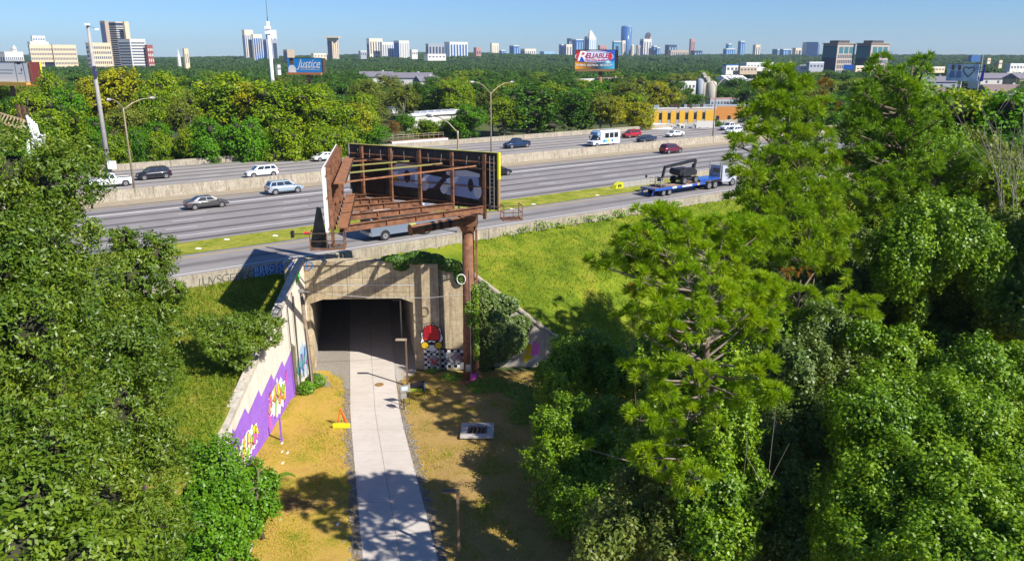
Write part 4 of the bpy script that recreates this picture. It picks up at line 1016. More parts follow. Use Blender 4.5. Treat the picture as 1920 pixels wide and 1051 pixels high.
MB().box((x + .1, y - .35, 29.6), (.6, .5, .3)).build('camera', white_p, ms); MB().box((x + 1.4, y - .3, 28.9), (.5, .3, .25)).build('camera', white_p, ms)
MB().box((x + .3, y - .4, 22.6), (.5, .4, .8)).box((x + .3, y - .4, 23.5), (.4, .4, .4)).build('equipment_box', mat('navy_box', (.05, .05, .12), .5), ms)
MB().box((x + 1.2, y - 1.2, 9.1), (1.1, .6, 1.2)).build('cabinet', white_p, ms)
wpole = thing('cell_tower', 'tall slim white antenna pole with a spike on top rising from the trees', 'tower', (-60, 190, 5)); q_ = unY(511, 150, 190); x = q_.x
MB().tube([(x, 190, 5), (x, 190, 33), ], [.5, .36], 12).build('pole', white_p, wpole, smooth=True)
MB().tube([(x, 190, 33), (x, 190, 34.5)], [.1, .06], 6).build('spike', steel_dark, wpole)
for dz in (30.5, 31.6): MB().box((x - .1, 189.9, dz), (1.3, .9, .7)).build('antenna', white_p, wpole)
MB().tube([(x, 190, 34.4), (x, 190, 38.5)], .05, 5).build('whip', steel_dark, wpole)
# path lamps
lp = thing('path_lamp', 'small bronze path lamp with a flat head at the tunnel end of the path', 'street lamp', (-8.25, 56.0, 0))
bronze = mat('bronze_post', (.16, .1, .07), .5)
MB().box((-8.25, 56.0, 2.0), (.13, .13, 4.0)).build('post', bronze, lp); MB().box((-8.6, 55.98, 3.95), (.85, .3, .09)).build('lamp_head', mat('bronze_head', (.36, .3, .22), .5), lp)
MB().tube([(-8.25, 56, 0), (-8.25, 56, .14)], .2, 10).build('base', conc_bar, lp)
lp = thing('path_lamp', 'small bronze path lamp in the shade at the bottom edge of the photo', 'street lamp', (-2.75, 34.3, 0))
MB().box((-2.75, 34.3, 2.0), (.13, .13, 4.0)).build('post', bronze, lp); MB().box((-3.1, 34.3, 3.95), (.85, .3, .09)).build('lamp_head', bronze, lp)
lp = thing('path_lamp', 'path lamp standing in the dark inside the tunnel', 'street lamp', (-10.1, 66.2, 0))
MB().box((-10.1, 66.2, 2.0), (.12, .12, 4.0)).build('post', steel_grey, lp); MB().box((-10.4, 66.2, 3.95), (.8, .3, .09)).build('lamp_head', bronze, lp)
# utility pole by the mural wall
up_ = thing('utility_pole', 'old wooden utility pole with conduit at the corner of the mural wall', 'pole', (-15.55, 55.4, 0))
MB().tube([(-15.55, 55.2, -.1), (-15.7, 55.3, 4), (-15.95, 55.5, 8.2)], [.17, .15, .13], 10).build('pole_shaft', wood, up_, smooth=True)
MB().box((-15.9, 55.3, 8.1), (.35, .25, .2)).build('bracket', steel_grey, up_); MB().tube([(-15.5, 55.0, 0), (-15.68, 55.1, 5.2)], .05, 6).build('conduit', steel_grey, up_)
for k, (y_, z_) in enumerate([(54.9, 8.0), (53.5, 7.4)]): 
    tag(MB().tube([(-16.55, y_ + .6, .1), (-16.6, y_ + .4, z_)], .04, 6).build('wall_tube', steel_dark), ('thin dark tube rising on the mural wall beside the wooden pole' if k == 0 else 'second thin dark tube on the mural wall, the one nearer the purple field'), 'pipe')  # thin dark tubes rising along the mural wall
pts = [(-15.9, 55.3, 8.1)] + [(-15.9 + f * 12.2, 55.3 + f * 1.7, 8.1 - .9 * f + (f * f - f) * 1.4 + .0) for f in (.2, .4, .6, .8)] + [(-3.8, 57.0, 7.3)]
tag(MB().tube(pts, .025, 5).build('cable', steel_grey), 'thin grey cable strung from the wooden pole across the portal to the sign pole', 'cable')
tag(MB().tube([(-3.9 + .33 * math.cos(a_), 56.75, 8.6 + .4 * math.sin(a_)) for a_ in np.linspace(0, 6.28, 16)], .035, 5).build('cable_coil', white_p), 'loop of white cable hanging on the rusty sign pole', 'cable')
# small things on the ground
o = tag(MB().tube([(-10.54, 56.22, .065), (-10.54, 56.22, .085)], .36, 20).build('manhole_cover', mat('rusty_cover', (.3, .17, .05), .8, (8, (.2, .12, .05), .9))), 'round rusty manhole cover set in the pale path', 'manhole')
dr = thing('storm_drain', 'square concrete storm drain with a broken dark opening on the lawn', 'drain', (-2.4, 48.1, 0)); dw = mat('drain_concrete', (.33, .3, .27), .9, (3, (.5, .47, .43), .9))
for c_, d_ in (((-2.4, 47.35, .2), (2.3, .5, .16)), ((-2.4, 48.95, .2), (2.3, .5, .16)), ((-3.3, 48.15, .2), (.5, 1.08, .16)), ((-1.5, 48.15, .2), (.5, 1.08, .16))): MB().box(c_, d_, 0).build('rim_block', dw, dr, bevel=.03)
MB().box((-2.4, 48.15, .13), (1.3, 1.1, .08)).build('opening', black_p, dr)
for k in range(5): MB().bar((-3.0 + k * .28, 47.65, .3), (-2.9 + k * .28, 48.65, .34), .06).build('bar', mat('rust_bar', (.22, .12, .06), .9), dr)
af = thing('folding_sign', 'orange A-frame sign collapsed with its yellow board beside the path', 'sign', (-11.9, 49.3, 0)); orp = P('coneorange', (.8, .16, .02))
MB().bar((-12.35, 49.3, .05), (-12.05, 49.2, 1.35), .07).bar((-11.5, 49.1, .05), (-12.05, 49.2, 1.35), .09).bar((-11.95, 49.9, .05), (-12.05, 49.2, 1.35), .06).build('stand', orp, af)
MB().box((-11.95, 48.85, .22), (1.2, .1, .34)).build('board', P('boardyellow', (.7, .68, .02)), af)
mp = thing('marker_stake', 'purple plastic stake standing on the dry lawn beside the mural wall', 'post', (-15.66, 47.1, 0)); MB().box((-15.66, 47.1, .85), (.1, .1, 1.7)).build('stake', purple, mp)
MB().box((-15.66, 47.1, .03), (.24, .24, .06)).build('foot', purple, mp)
for k, (px, py) in enumerate([(528, 832), (528, 848), (538, 850), (529, 869), (678, 938)]):
    q_ = un(px, py) if k < 4 else un(632, 984); 
    tag(MB().tube([(q_.x, q_.y, .02), (q_.x + .1, q_.y, .13)], [.08, .05], 6).build('litter', P('litter', (.75, .74, .72))), 'small scrap of white litter on the dry lawn' if k < 4 else 'white scrap of litter near the pile of dead branches', 'litter', 'scraps of litter on the dry lawn' if k < 4 else None)
bn = thing('rubbish_bin', 'black bin lying on its side with a lime lid by the path lamp', 'bin', (-7.4, 55.2, 0))
MB().hexa([(-8.0, 54.95, .05), (-6.9, 54.85, .05), (-6.85, 55.55, .05), (-8.0, 55.5, .05)], [(-7.95, 55.05, .55), (-6.85, 54.9, .75), (-6.8, 55.5, .75), (-7.95, 55.4, .55)]).build('bin_body', black_p, bn)
MB().hexa([(-8.0, 54.9, .06), (-6.95, 54.8, .06), (-6.95, 54.84, .06), (-8.0, 54.94, .06)], [(-7.95, 54.9, .3), (-6.95, 54.8, .34), (-6.95, 54.84, .34), (-7.95, 54.94, .3)]).build('lid', P('binlime', (.4, .5, .04)), bn)
MB().box((-6.8, 55.15, .4), (.06, .55, .6)).build('opening_rim', P('binblue', (.35, .5, .6)), bn)
tag(MB().tube([(-6.9, 54.9, .12), (-6.1, 54.6, .1), (-5.6, 55.3, .1), (-6.0, 54.0, .11), (-6.9, 54.5, .1), (-8.1, 54.3, .1), (-8.4, 54.9, .1)], .035, 5).build('rope', P('ropeyellow', (.7, .5, .03))), 'loose yellow rope lying on the lawn beside the black bin', 'rope')
# notice board, and an invented post whose arms cast a scribbled shadow
sg = thing('notice_board', 'small grey notice board on a frame at the right edge of the path', 'sign', (-8.0, 52.6, 0))
MB().box((-7.95, 52.6, 1.35), (.75, .08, .55), .3).build('board', steel_grey, sg); MB().box((-7.98, 52.55, 1.38), (.45, .02, .3), .3).build('notice', P('paper', (.5, .65, .75)), sg)
for dx in (-.3, .3): MB().bar((-7.95 + dx, 52.6 + dx * .3, 0), (-7.95 + dx, 52.6 + dx * .3, 1.6), .05).build('post', steel_dark, sg)
ip = thing('scribble_shadow_post', 'made-up low grey post, its thin dark arms added for a scribbled shadow', 'post', (-7.95, 51.7, 0))
MB().tube([(-7.95, 51.7, 0), (-7.95, 51.7, 1.1)], .04, 6).build('post', steel_dark, ip); MB().box((-7.95, 51.66, 1.2), (.42, .3, .36), .3).build('box', steel_grey, ip, bevel=.02)
for k in range(7):
    a_ = .5 + k * .9; MB().bar((-7.95, 51.7, .35 + k * .1), (-7.95 + .45 * math.cos(a_), 51.7 + .45 * math.sin(a_), .5 + k * .12), .03).build('arm', steel_dark, ip)
# dead branches pile
br = MB(); q = random.Random(5)
for k in range(140):
    a_ = q.uniform(0, 6.28); l_ = q.uniform(.3, 1.1); c_ = (-12.6 + q.gauss(0, .9), 39.0 + q.gauss(0, .35), .08 + q.random() * .25)
    br.tube([c_, (c_[0] + l_ * math.cos(a_), c_[1] + l_ * math.sin(a_) * .6, c_[2] + q.uniform(-.1, .25))], [.022, .008], 4, False)
tag(br.build('branch_pile', mat('dead_twig', (.25, .16, .08), .9)), 'heap of brown dead branches on the lawn left of the path', 'branches')
gs = MB()
for k in range(1100):
    sd_ = q.random() < .55; P_ = PL if sd_ else PR; y_ = q.uniform(24, 57); x_ = float(edge_x(P_, y_)) + (-1 if sd_ else 1) * abs(q.gauss(.1, .35)); r_ = q.uniform(.02, .06)
    gs.box((x_, y_, .06), (r_ * 2, r_ * 2, r_), q.random() * 3)
tag(gs.build('gravel_stones', mat('stone_grey', (.13, .12, .12), .9, (4, (.33, .31, .29), .9))), kind='stuff')

wallst = MB().box((-11.8, YP - .006, 7.35), (7.8, .012, .05)); wallst.build('form_line', P('limewash', (.6, .6, .6)), por)
for k in range(7): MB().box((-15.8 + k * 1.25, YP - .004, 7.6), (.03, .008, 2.7)).build('form_joint', mat('joint_dark', (.16, .12, .08), .9), por)
for k in range(3): MB().box((-11.8, YP - .004, 6.75 + k * .55 + (.1 if k else 0)), (9.2, .008, .02)).build('form_joint', MATS['joint_dark'], por)
for lab, (px, py, s_, z_) in {'pale limestone slab showing on the left bank beside the mural wall': (418, 735, 1.0, 3.6), 'pale rock on the left bank above the bright bush': (382, 822, 1.1, 2.9), 'pale broken slab at the bottom left beside the saplings': (462, 1030, .8, .1)}.items():
    p_ = un(px, py, z_); r3 = random.Random(int(px)); mb = MB()
    ringp = [(p_.x + s_ * r3.uniform(.6, 1) * math.cos(a_) * .45, p_.y + s_ * r3.uniform(.6, 1.1) * math.sin(a_), p_.z) for a_ in np.linspace(0, 5.6, 8)]
    mb.v = [(x, y, z - .5) for x, y, z in ringp] + [(p_.x + (x - p_.x) * .85, p_.y + (y - p_.y) * .85, z + .12 + r3.uniform(-.05, .05)) for x, y, z in ringp]
    mb.f = [tuple(range(8, 16))] + [(i, (i + 1) % 8, 8 + (i + 1) % 8, 8 + i) for i in range(8)]
    tag(mb.build('rock', mat('pale_rock', (.42, .36, .28), .9, (4, (.55, .5, .42), .9), .5)), lab, 'rock')

for lab, (px, py) in {'white scrap of litter on the grass verge left of the black marker lamp': (516, 442), 'white scrap of litter on the verge near the big oak': (372, 466), 'pale scrap of litter on the verge midway to the oak': (425, 449), 'small white scrap of litter on the verge right of the billboard': (1000, 383), 'tiny pale scrap on the verge just beside the billboard end': (960, 392), 'white litter on the verge close below the crash cushion': (1120, 366)}.items():
    p_ = un(px, py, ZR + .03); tag(MB().hexa([p_ + Vector(v) for v in ((-.25, -.12, 0), (.2, -.18, 0), (.28, .12, 0), (-.15, .16, 0))], [p_ + Vector(v) for v in ((-.2, -.1, .07), (.15, -.14, .1), (.22, .1, .05), (-.1, .12, .09))]).build('litter', P('litter', (.7, .7, .7))), lab, 'litter')

# ------------------------------------------------------------------ other billboards
def board(root, pa, pb, z0, z1, m_face, th=.5, apron=None):
    """two-faced board between ground points pa (left) and pb (right); returns the frame of the face towards the camera"""
    u = (pb - pa); u.z = 0; L = u.length; u.normalize(); n = Vector((u.y, -u.x, 0))
    if n.y > 0: n = -n
    slab(pa, pb, n, -th, th, z0, z1).build('face', m_face, root)
    return (pa * 1 + up * z0 - up * pa.z, u, up, n), L
def bb_at(name, label, px0, px1, r0, r1, Y, Y2, polem, pole_px, pole_w, m_face, apr=None):
    a = unY(px0, r1, Y); b = unY(px1, r1, Y2); zt2 = unY(px0, r0, Y).z; z0 = (a.z + b.z) / 2
    a.z = b.z = 0
    c = unY(pole_px, r1, (Y + Y2) / 2 + .8); root = thing(name, label, 'billboard', (c.x, c.y, 5))
    fr, L = board(root, a, b, z0, zt2, m_face)
    MB().tube([(c.x, c.y, 3), (c.x, c.y, z0 + .2)], pole_w, 12).build('pole', polem, root, smooth=True)
    u, n = fr[1], fr[3]
    if apr: slab(a, b, n, .02, .9, z0 - .75, z0 - .06).build('catwalk', apr, root)
    slab(a, b, n, .005, .06, zt2 + .004, zt2 + .12).build('top_trim', steel_dark, root)
    return root, fr, L, zt2 - z0
# blue "Justice"
jb, fr, L, h = bb_at('billboard', 'blue billboard reading Justice in white script above the trees', 540, 604, 109, 136, 285, 281, steel_rust2, 579, .55, P('jblue', (.02, .22, .55)), mat('orange_catwalk', (.5, .16, .06), .7))
wide = (fr[0] + fr[1] * (L * .62) + up * (h * .6), fr[1], up, fr[3])
textm('Justice', 3.9, wide, .02, p_wh, jb, shear=.45, bold=.03, xs_=.86)
textm('FOR INJURY LAW FIRM', .78, (fr[0] + fr[1] * (L * .66) + up * (h * .33), fr[1], up, fr[3]), .02, p_wh, jb, bold=.02)
textm('Attorneys', .5, (fr[0] + fr[1] * (L * .72) + up * (h * .22), fr[1], up, fr[3]), .02, p_wh, jb, bold=.01)
flat('portrait_shirt', [[(.3, 0), (3.4, 0), (3.3, 1.6), (2.6, 2.4), (1.7, 2.6), (.8, 2.3), (.3, 1.5)]], fr, .02, p_wh, jb)
flat('portrait_head', [ell(1.75, 3.7, .85, 1.15)], fr, .03, P('skin', (.16, .08, .05)), jb)
flat('portrait_hair', [ell(1.75, 4.45, .8, .45)], fr, .04, p_bk, jb)
flat('rule_line', [[(5, .9), (L - .8, .9), (L - .8, 1.0), (5, 1.0)]], fr, .02, p_wh, jb)
slab(fr[0] * 1 + fr[1] * L - up * fr[0].z, fr[0] * 1 + fr[1] * (L + .55) - up * fr[0].z, fr[3], -2, 2, fr[0].z, fr[0].z + h).build('side_frame', steel_dark, jb)
# oval heating firm board
def rel_face():
    m, nt, b = newmat('board_gradient', .6)
    tc = nt.nodes.new("ShaderNodeTexCoord"); sx = nt.nodes.new("ShaderNodeSeparateXYZ"); nt.links.new(tc.outputs["Generated"], sx.inputs[0])
    a = ramp(nt, [(0, (.28, .03, .02)), (.35, (.06, .02, .05)), (.7, (.02, .04, .25)), (1, (.03, .12, .5))]); nt.links.new(sx.outputs["X"], a.inputs[0])
    c = ramp(nt, [(0, (.75, .33, .01)), (.3, (.2, .1, .03)), (.55, (.02, .03, .05)), (1, (.06, .4, .6))]); nt.links.new(sx.outputs["X"], c.inputs[0])
    f = ramp(nt, [(.3, (0, 0, 0)), (.45, (1, 1, 1))]); nt.links.new(sx.outputs["Z"], f.inputs[0])
    nt.links.new(mixc(nt, f.outputs[0], c.outputs[0], a.outputs[0]), b.inputs["Base Color"]); return m
rb, fr, L, h = bb_at('billboard', 'billboard with a white oval and a big R on a rusty pole above the trees', 1078, 1152, 94, 129.5, 262, 262, steel_rust2, 1126, .62, rel_face(), mat('rust_catwalk', (.22, .12, .05), .8))
cx_, cz_ = L * .48, h * .66
flat('oval', [ell(cx_, cz_, L * .485, h * .31, 40)], fr, .02, p_wh, rb)
flat('oval_ring', [ell(cx_, cz_, L * .47, h * .285, 40)], fr, .03, P('rnavy', (.02, .04, .4)), rb)
flat('oval_field', [ell(cx_ - L * .01, cz_ + h * .01, L * .44, h * .25, 40)], fr, .04, P('rfield', (.6, .62, .72)), rb)
flat('red_swoosh', [ell(L * .16, cz_ + h * .0, L * .135, h * .27, 30)], fr, .05, p_rd, rb); flat('blue_swoosh', [ell(L * .17, cz_ - h * .16, L * .115, h * .12, 24)], fr, .055, P('rblue', (.02, .06, .5)), rb)
flat('blue_swoosh', [ell(L * .93 - L * .05, cz_, L * .05, h * .2, 20)], fr, .055, p_rd, rb)
textm('R', 4.4, (fr[0] + fr[1] * L * .16 + up * cz_, fr[1], up, fr[3]), .06, p_wh, rb, bold=.07, shear=.25, xs_=1.25)
textm('ELIABLE', 2.15, (fr[0] + fr[1] * L * .545 + up * (cz_ + .2), fr[1], up, fr[3]), .06, P('rbluet', (.1, .02, .2)), rb, bold=.06, shear=.25, xs_=1.02)
textm('ELIABLE', 2.05, (fr[0] + fr[1] * L * .548 + up * (cz_ + .22), fr[1], up, fr[3]), .07, P('rredt', (.5, .03, .08)), rb, bold=.0, shear=.25, xs_=1.02)
textm('HEATING & AIR', .95, (fr[0] + fr[1] * L * .5 + up * (cz_ - h * .18), fr[1], up, fr[3]), .06, p_rd, rb, bold=.02)
textm('PLUMBING · ELECTRICAL · AIR QUALITY', .92, (fr[0] + fr[1] * L * .48 + up * (h * .2), fr[1], up, fr[3]), .06, p_wh, rb, bold=.015, xs_=.72)
flat('splash', [star(L * .84, h * .36, 1.3, .6, 9, .5, .3, 6)], fr, .05, P('splash', (.4, .65, .75)), rb)
slab(fr[0] + fr[1] * (L + .1) - up * fr[0].z, fr[0] + fr[1] * (L + 1.2) - up * fr[0].z, fr[3], -2.2, 2, fr[0].z, fr[0].z + h).build('side_frame', black_p, rb)
# white phone advert at far left
wb_, fr, L, h = bb_at('billboard', 'white billboard with the outline of a phone at the left edge of the photo', -60, 57, 116, 153, 165, 158, steel_rust2, 21, .45, P('bwhite', (.7, .7, .71)), mat('amber_catwalk', (.5, .3, .06), .7))
x0 = L - 3.7
flat('phone_outline', [[(x0, 0), (x0 + .12, 0), (x0 + .12, h * .88), (x0 + .3, h * .94), (x0 + 2.1, h * .94), (x0 + 2.3, h * .88), (x0 + 2.5, 0), (x0 + 2.62, 0), (x0 + 2.45, h * .95), (x0 + 2.2, h), (x0 + .2, h), (x0, h * .95)]], fr, .02, P('phoneline', (.08, .08, .09)), wb_)
flat('phone_outline', [[(x0 + .7, h * .9), (x0 + 1.7, h * .9), (x0 + 1.7, h * .95), (x0 + .7, h * .95)]], fr, .03, p_bk, wb_)
flat('phone_mark', [ell(x0 + 1.75, h * .62, .22, .35)], fr, .02, P('markgrey', (.2, .2, .22)), wb_)
flat('caption_line', [[(x0 + .7, h * .42), (x0 + 1.9, h * .42), (x0 + 1.9, h * .46), (x0 + .7, h * .46)]] + [[(x0 - 6, h * z_), (x0 - .6 - .4 * k, h * z_), (x0 - .6 - .4 * k, h * (z_ + .04)), (x0 - 6, h * (z_ + .04))] for k, z_ in enumerate((.58, .42))], fr, .02, P('captiongrey', (.35, .35, .36)), wb_)
pe = fr[0] + fr[1] * (L + .05) - up * fr[0].z
slab(pe, pe + fr[1] * 1.0 + fr[3] * -1.8, fr[3], -.2, .1, fr[0].z, fr[0].z + h).build('side_frame', mat('maroon_frame', (.12, .02, .02), .7), wb_)
for k in range(4): MB().bar(pe + fr[1] * .25 * k + up * (fr[0].z - .2), pe + fr[1] * .25 * k + up * (fr[0].z + h), .05).build('rail_post', steel_rust, wb_)
slab(pe + fr[1] * 1.02 - fr[3] * 1.8, pe + fr[1] * 1.14 - fr[3] * 1.8, fr[3], -.2, .3, fr[0].z - .3, fr[0].z + h + .1).build('end_trim', yellow_p, wb_)
MB().box(tuple(pe + fr[1] * .9 + up * (fr[0].z - .6)), (2.4, .8, .12)).build('side_platform', mat('red_platform', (.5, .05, .03), .7), wb_)
# painted billboard at far right
m, nt, b_ = newmat('pale_mural', .7)
rp = ramp(nt, [(.35, (.22, .38, .5)), (.5, (.33, .5, .62)), (.62, (.5, .62, .66)), (.75, (.35, .55, .35))]); nt.links.new(noise(nt, geo(nt), .35, 5, .6), rp.inputs[0]); nt.links.new(rp.outputs[0], b_.inputs["Base Color"])
pb2, fr, L, h = bb_at('billboard', 'pale blue billboard of two figures and a painted heart behind the trees at right', 1773, 1832, 120, 152, 235, 230, steel_grey, 1800, .5, m)
for k, cx2 in enumerate((1.4, 3.1)):
    flat('figure_head', [ell(cx2, h - .95 - .1 * k, .42, .8)], fr, .03, P('figskin', (.14, .07, .05)), pb2); flat('figure_body', [[(cx2 - .8, .9), (cx2 + .8, .9), (cx2 + .6, h - 2.0), (cx2 - .5, h - 1.9)]], fr, .02, P('figblue', (.12, .2, .34)), pb2)
hp = [(5.6 + 1.4 * (math.sin(a_) ** 3) * 1.0, h * .58 + 1.6 * (13 * math.cos(a_) - 5 * math.cos(2 * a_) - 2 * math.cos(3 * a_)) / 16) for a_ in np.linspace(0, 6.28, 30)]
o_, u_, v_, n_ = fr; MB().tube([o_ + u_ * x + v_ * y + n_ * .08 for x, y in hp], .13, 5, False).build('heart', P('ink', (.02, .03, .07)), pb2)
flat('scribble', [[(7.2, h * .75), (9, h * .8), (9, h * .82), (7.2, h * .78)], [(7.2, h * .6), (8.6, h * .7), (8.6, h * .73), (7.2, h * .64)], [(7.3, h * .5), (8.9, h * .55), (8.9, h * .58), (7.3, h * .53)], [(8.6, 0), (9.6, 0), (9.6, h), (9.3, h)]], fr, .03, P('inkblue', (.05, .05, .4)), pb2)
MB().tube([o_ + u_ * (L + .5) - v_ * 6, o_ + u_ * (L + .5) + v_ * (h + 2.5)], .09, 6).build('mast', offwhite, pb2)
# top of a low billboard behind the outer barrier
lb = thing('low_billboard', 'rusty catwalk and white top edge of a low billboard just behind the outer barrier', 'billboard', unY(790, 262, 172))
a = on_t(733, 136.2); b = on_t(838, 136.2); a.z = unY(733, 273, a.y).z; b.z = unY(838, 256, b.y).z
a2 = Vector((a.x, a.y, 0)); b2 = Vector((b.x, b.y, 0)); u = (b2 - a2).normalized(); n = Vector((u.y, -u.x, 0))
if n.y > 0: n = -n
zc = (a.z + b.z) / 2 - .2
slab(a2, b2, n, 0, .5, zc - 3, zc + .45).build('face', offwhite, lb); slab(a2, b2, n, -1.3, 1.25, zc + .2, zc + .5).build('catwalk', mat('red_brown_walk', (.22, .09, .06), .8), lb)
for h_ in (1.1, 1.5): MB().bar(a2 - n * 1.3 + up * (zc + h_), b2 - n * 1.3 + up * (zc + h_), .06).build('rail', steel_tan, lb)
for k in range(12): p = a2 + (b2 - a2) * (k / 11) - n * 1.3; MB().bar(p + up * (zc + .45), p + up * (zc + 1.5), .06).build('rail_post', steel_tan, lb)
# skeleton billboard at far left
fb_ = thing('skeleton_billboard', 'open steel billboard skeleton with white pipes among trees at the left edge', 'billboard', unY(40, 280, 82))
Yk = 84
for k in range(5):
    p = unY(31 + k * 5.2, 195 + k * 1.2, Yk); MB().bar((p.x, Yk, p.z - 2.2), (p.x - .05, Yk, p.z), .13).build('strut', steel_rust if k % 2 else steel_dark, fb_)
    p = unY(50 + k * 4.2, 216 + k * 4, Yk - .3); MB().tube([(p.x, Yk - .3, p.z), (p.x + .3, Yk - .3, p.z - 3.6 + .3 * k)], .13, 8).build('pipe', white_p, fb_)
pA, pB, pC, pD = unY(-8, 210, Yk), unY(46, 226, Yk - 2), unY(-25, 224, Yk - 5), unY(40, 240, Yk - 5)
for (a, b) in ((pA, pB), (pC, pD), (pA, pC), (pB, pD)): MB().bar(a, b, .16).build('frame_beam', mat('tan_steel', (.42, .32, .17), .7), fb_)
for k in range(9): f = k / 9; MB().bar(pA + (pB - pA) * f, pC + (pD - pC) * (f + .06), .1).build('frame_rung', MATS['tan_steel'], fb_)
for (x1, y1, x2, y2, w_) in ((80, 252, 83, 272, .35), (70, 255, 80, 252, .2), (66, 250, 72, 280, .25), (52, 262, 55, 300, .22), (60, 258, 64, 290, .16)):
    MB().bar(unY(x1, y1, Yk - 1), unY(x2, y2, Yk - 1), w_).build('pipe', white_p, fb_)

# ------------------------------------------------------------------ buildings
def bld(name, label, cat, px0, pxs, px1, r0, Y, m, roofm=None, r1=None, depth=None, left=None, right=None, lm_=None, base=0, dY=.55):
    """box whose nearest corner is at column pxs; left=(nx,nz,fw,fh,mat) window grid on the left face, right= the same on the right"""
    top = unY(pxs, r0, Y).z
    pn = unY(pxs, r0, Y); w0 = (pxs - px0) / F * Y; w1 = (px1 - pxs) / F * Y
    pl_ = unY(px0, r0, Y + w0 * dY + .01); pr_ = unY(px1, r0, Y + w1 * dY + .01)
    n = Vector((pn.x, pn.y, 0)); l = Vector((pl_.x, pl_.y, 0)); r_ = Vector((pr_.x, pr_.y, 0))
    bk = r_ + l - n
    z0 = base if r1 is None else unY(pxs, r1, Y).z
    root = thing(name, label, cat, (n.x, n.y, z0))
    mb = MB().hexa([l + up * z0, n + up * z0, r_ + up * z0, bk + up * z0], [l + up * top, n + up * top, r_ + up * top, bk + up * top])
    mb.build('walls', m, root)
    e = (Y * .0012)
    rm = roofm or m
    c = (l + r_) / 2
    ex = lambda p, k: c + (p - c) * k
    MB().hexa([ex(p, 1.01) + up * (top + .004 * 1) for p in (l, n, r_, bk)], [ex(p, 1.01) + up * (top + max(.5, e)) for p in (l, n, r_, bk)]).build('roof', rm, root)
    if lm_: facepane(root, l, n, z0, top - e, 0, 1, 0, 1, .25, lm_, 'glass_shade_face')  # left face skin: glass on some, painted shade on stone walls
    for (A_, B_, g) in ((l, n, left), (n, r_, right)):
        if g: grid(root, A_, B_, z0, top, *g)
    return root, l, n, r_, bk, z0, top
def facepane(root, A_, B_, z0, z1, f0, f1, g0, g1, off, m, name='window', me=None):
    u = (B_ - A_); n = Vector((u.y, -u.x, 0)).normalized()
    if n.y > 0: n = -n
    a = A_ + u * f0; b = A_ + u * f1; za = z0 + (z1 - z0) * g0; zb2 = z0 + (z1 - z0) * g1
    mb = MB(); o_ = n * off
    mb.hexa([a + up * za, b + up * za, b + o_ + up * za, a + o_ + up * za], [a + up * zb2, b + up * zb2, b + o_ + up * zb2, a + o_ + up * zb2])
    return mb.build(name, m, root)
def grid(root, A_, B_, z0, z1, nx, nz, fw, fh, m, zlo=.0, zhi=.96, xlo=.02, xhi=.98, name='window'):
    u = (B_ - A_); n = Vector((u.y, -u.x, 0)).normalized()
    if n.y > 0: n = -n
    off = max(.12, (A_.y) * .00012)
    cw = (xhi - xlo) / nx; chh = (zhi - zlo) / nz; me = None
    Lx = u.length * cw * fw; Hz = (z1 - z0) * chh * fh; d_ = u.normalized()
    bs = base_of(root)
    for i in range(nx):
        for k in range(nz):
            p = A_ + u * (xlo + cw * (i + .5 - fw / 2)) + up * (z0 + (z1 - z0) * (zlo + chh * (k + .5 - fh / 2)))
            if me is None:
                mb = MB(); q1 = d_ * Lx; q2 = n * off; q3 = up * Hz; z_ = Vector((0, 0, 0))
                mb.hexa([z_, q1, q1 + q2, q2], [z_ + q3, q1 + q3, q1 + q2 + q3, q2 + q3]); o = mb.build(name, m, root, local=True); me = o.data
            else: o = link(name, me, root)
            o.location = p - bs
cream = mat('cream_stone', (.62, .5, .34), .8); crm2 = mat('cream_wall', (.66, .58, .45), .8); tanw = mat('tan_stone', (.42, .33, .24), .8)
gl_b = mat('blue_glass_far', (.02, .1, .3), .2, spec=.7); gl_t = mat('teal_glass_far', (.02, .16, .26), .2, spec=.7); gl_d = mat('dark_glass_far', (.03, .05, .1), .25, spec=.6); gl_l = mat('light_glass_far', (.25, .4, .55), .3)
brick = mat('red_brick_far', (.26, .08, .07), .8); greyw = mat('grey_wall_far', (.3, .32, .36), .8); win = mat('window_shade', (.08, .1, .15), .3); winb = mat('window_blue', (.1, .16, .3), .3); pinkb = mat('pink_brick_far', (.4, .22, .2), .8)
# left cluster
bld('hotel', 'low white hotel with a dome at the left edge of the skyline', 'hotel', -20, 8, 43, 99, 900, offwhite, left=(6, 2, .5, .5, win), right=(9, 2, .5, .5, win))
r_ = bld('hotel_tower', 'small white domed top above the low white hotel at the left edge', 'tower', 19, 24, 31, 92, 915, offwhite)[0]
c = unY(25, 92, 915); MB().tube([(c.x, 917, c.z), (c.x, 917, c.z + 1.5), (c.x, 917, c.z + 2.6), (c.x, 917, c.z + 4.5)], [2.4, 2.0, 1.0, .2], 10).build('dome', offwhite, r_)
bld('apartment_tower', 'stepped white apartment tower behind the cream hotel', 'building', 51, 56, 91, 80, 960, offwhite, left=(2, 9, .6, .6, gl_b), right=(8, 9, .6, .45, win))
bld('apartment_tower', 'narrow top storeys of the stepped white apartment tower', 'building', 57, 60, 84, 69, 965, offwhite, base=30, right=(5, 4, .6, .5, winb))
bld('hotel', 'cream hotel wing with rows of square windows, the left of two', 'hotel', 54, 55, 97, 86, 930, cream, left=None, right=(13, 7, .55, .5, win))
bld('hotel', 'cream hotel wing with rows of square windows, the right of two', 'hotel', 96, 98, 142, 86, 925, cream, left=(1, 1, .8, .95, win), right=(15, 7, .55, .5, win))
bld('apartment_building', 'tan apartment block behind the tall mast', 'building', 160, 170, 207, 82, 900, cream, left=(2, 8, .7, .5, gl_b), right=(9, 7, .6, .5, win))
bld('office_tower', 'tall dark glass tower between two stone fins, the highest at left', 'tower', 201, 216, 233, 43, 1000, gl_d, cream, left=(1, 24, 1, .35, crm2), right=(1, 24, 1, .35, crm2))
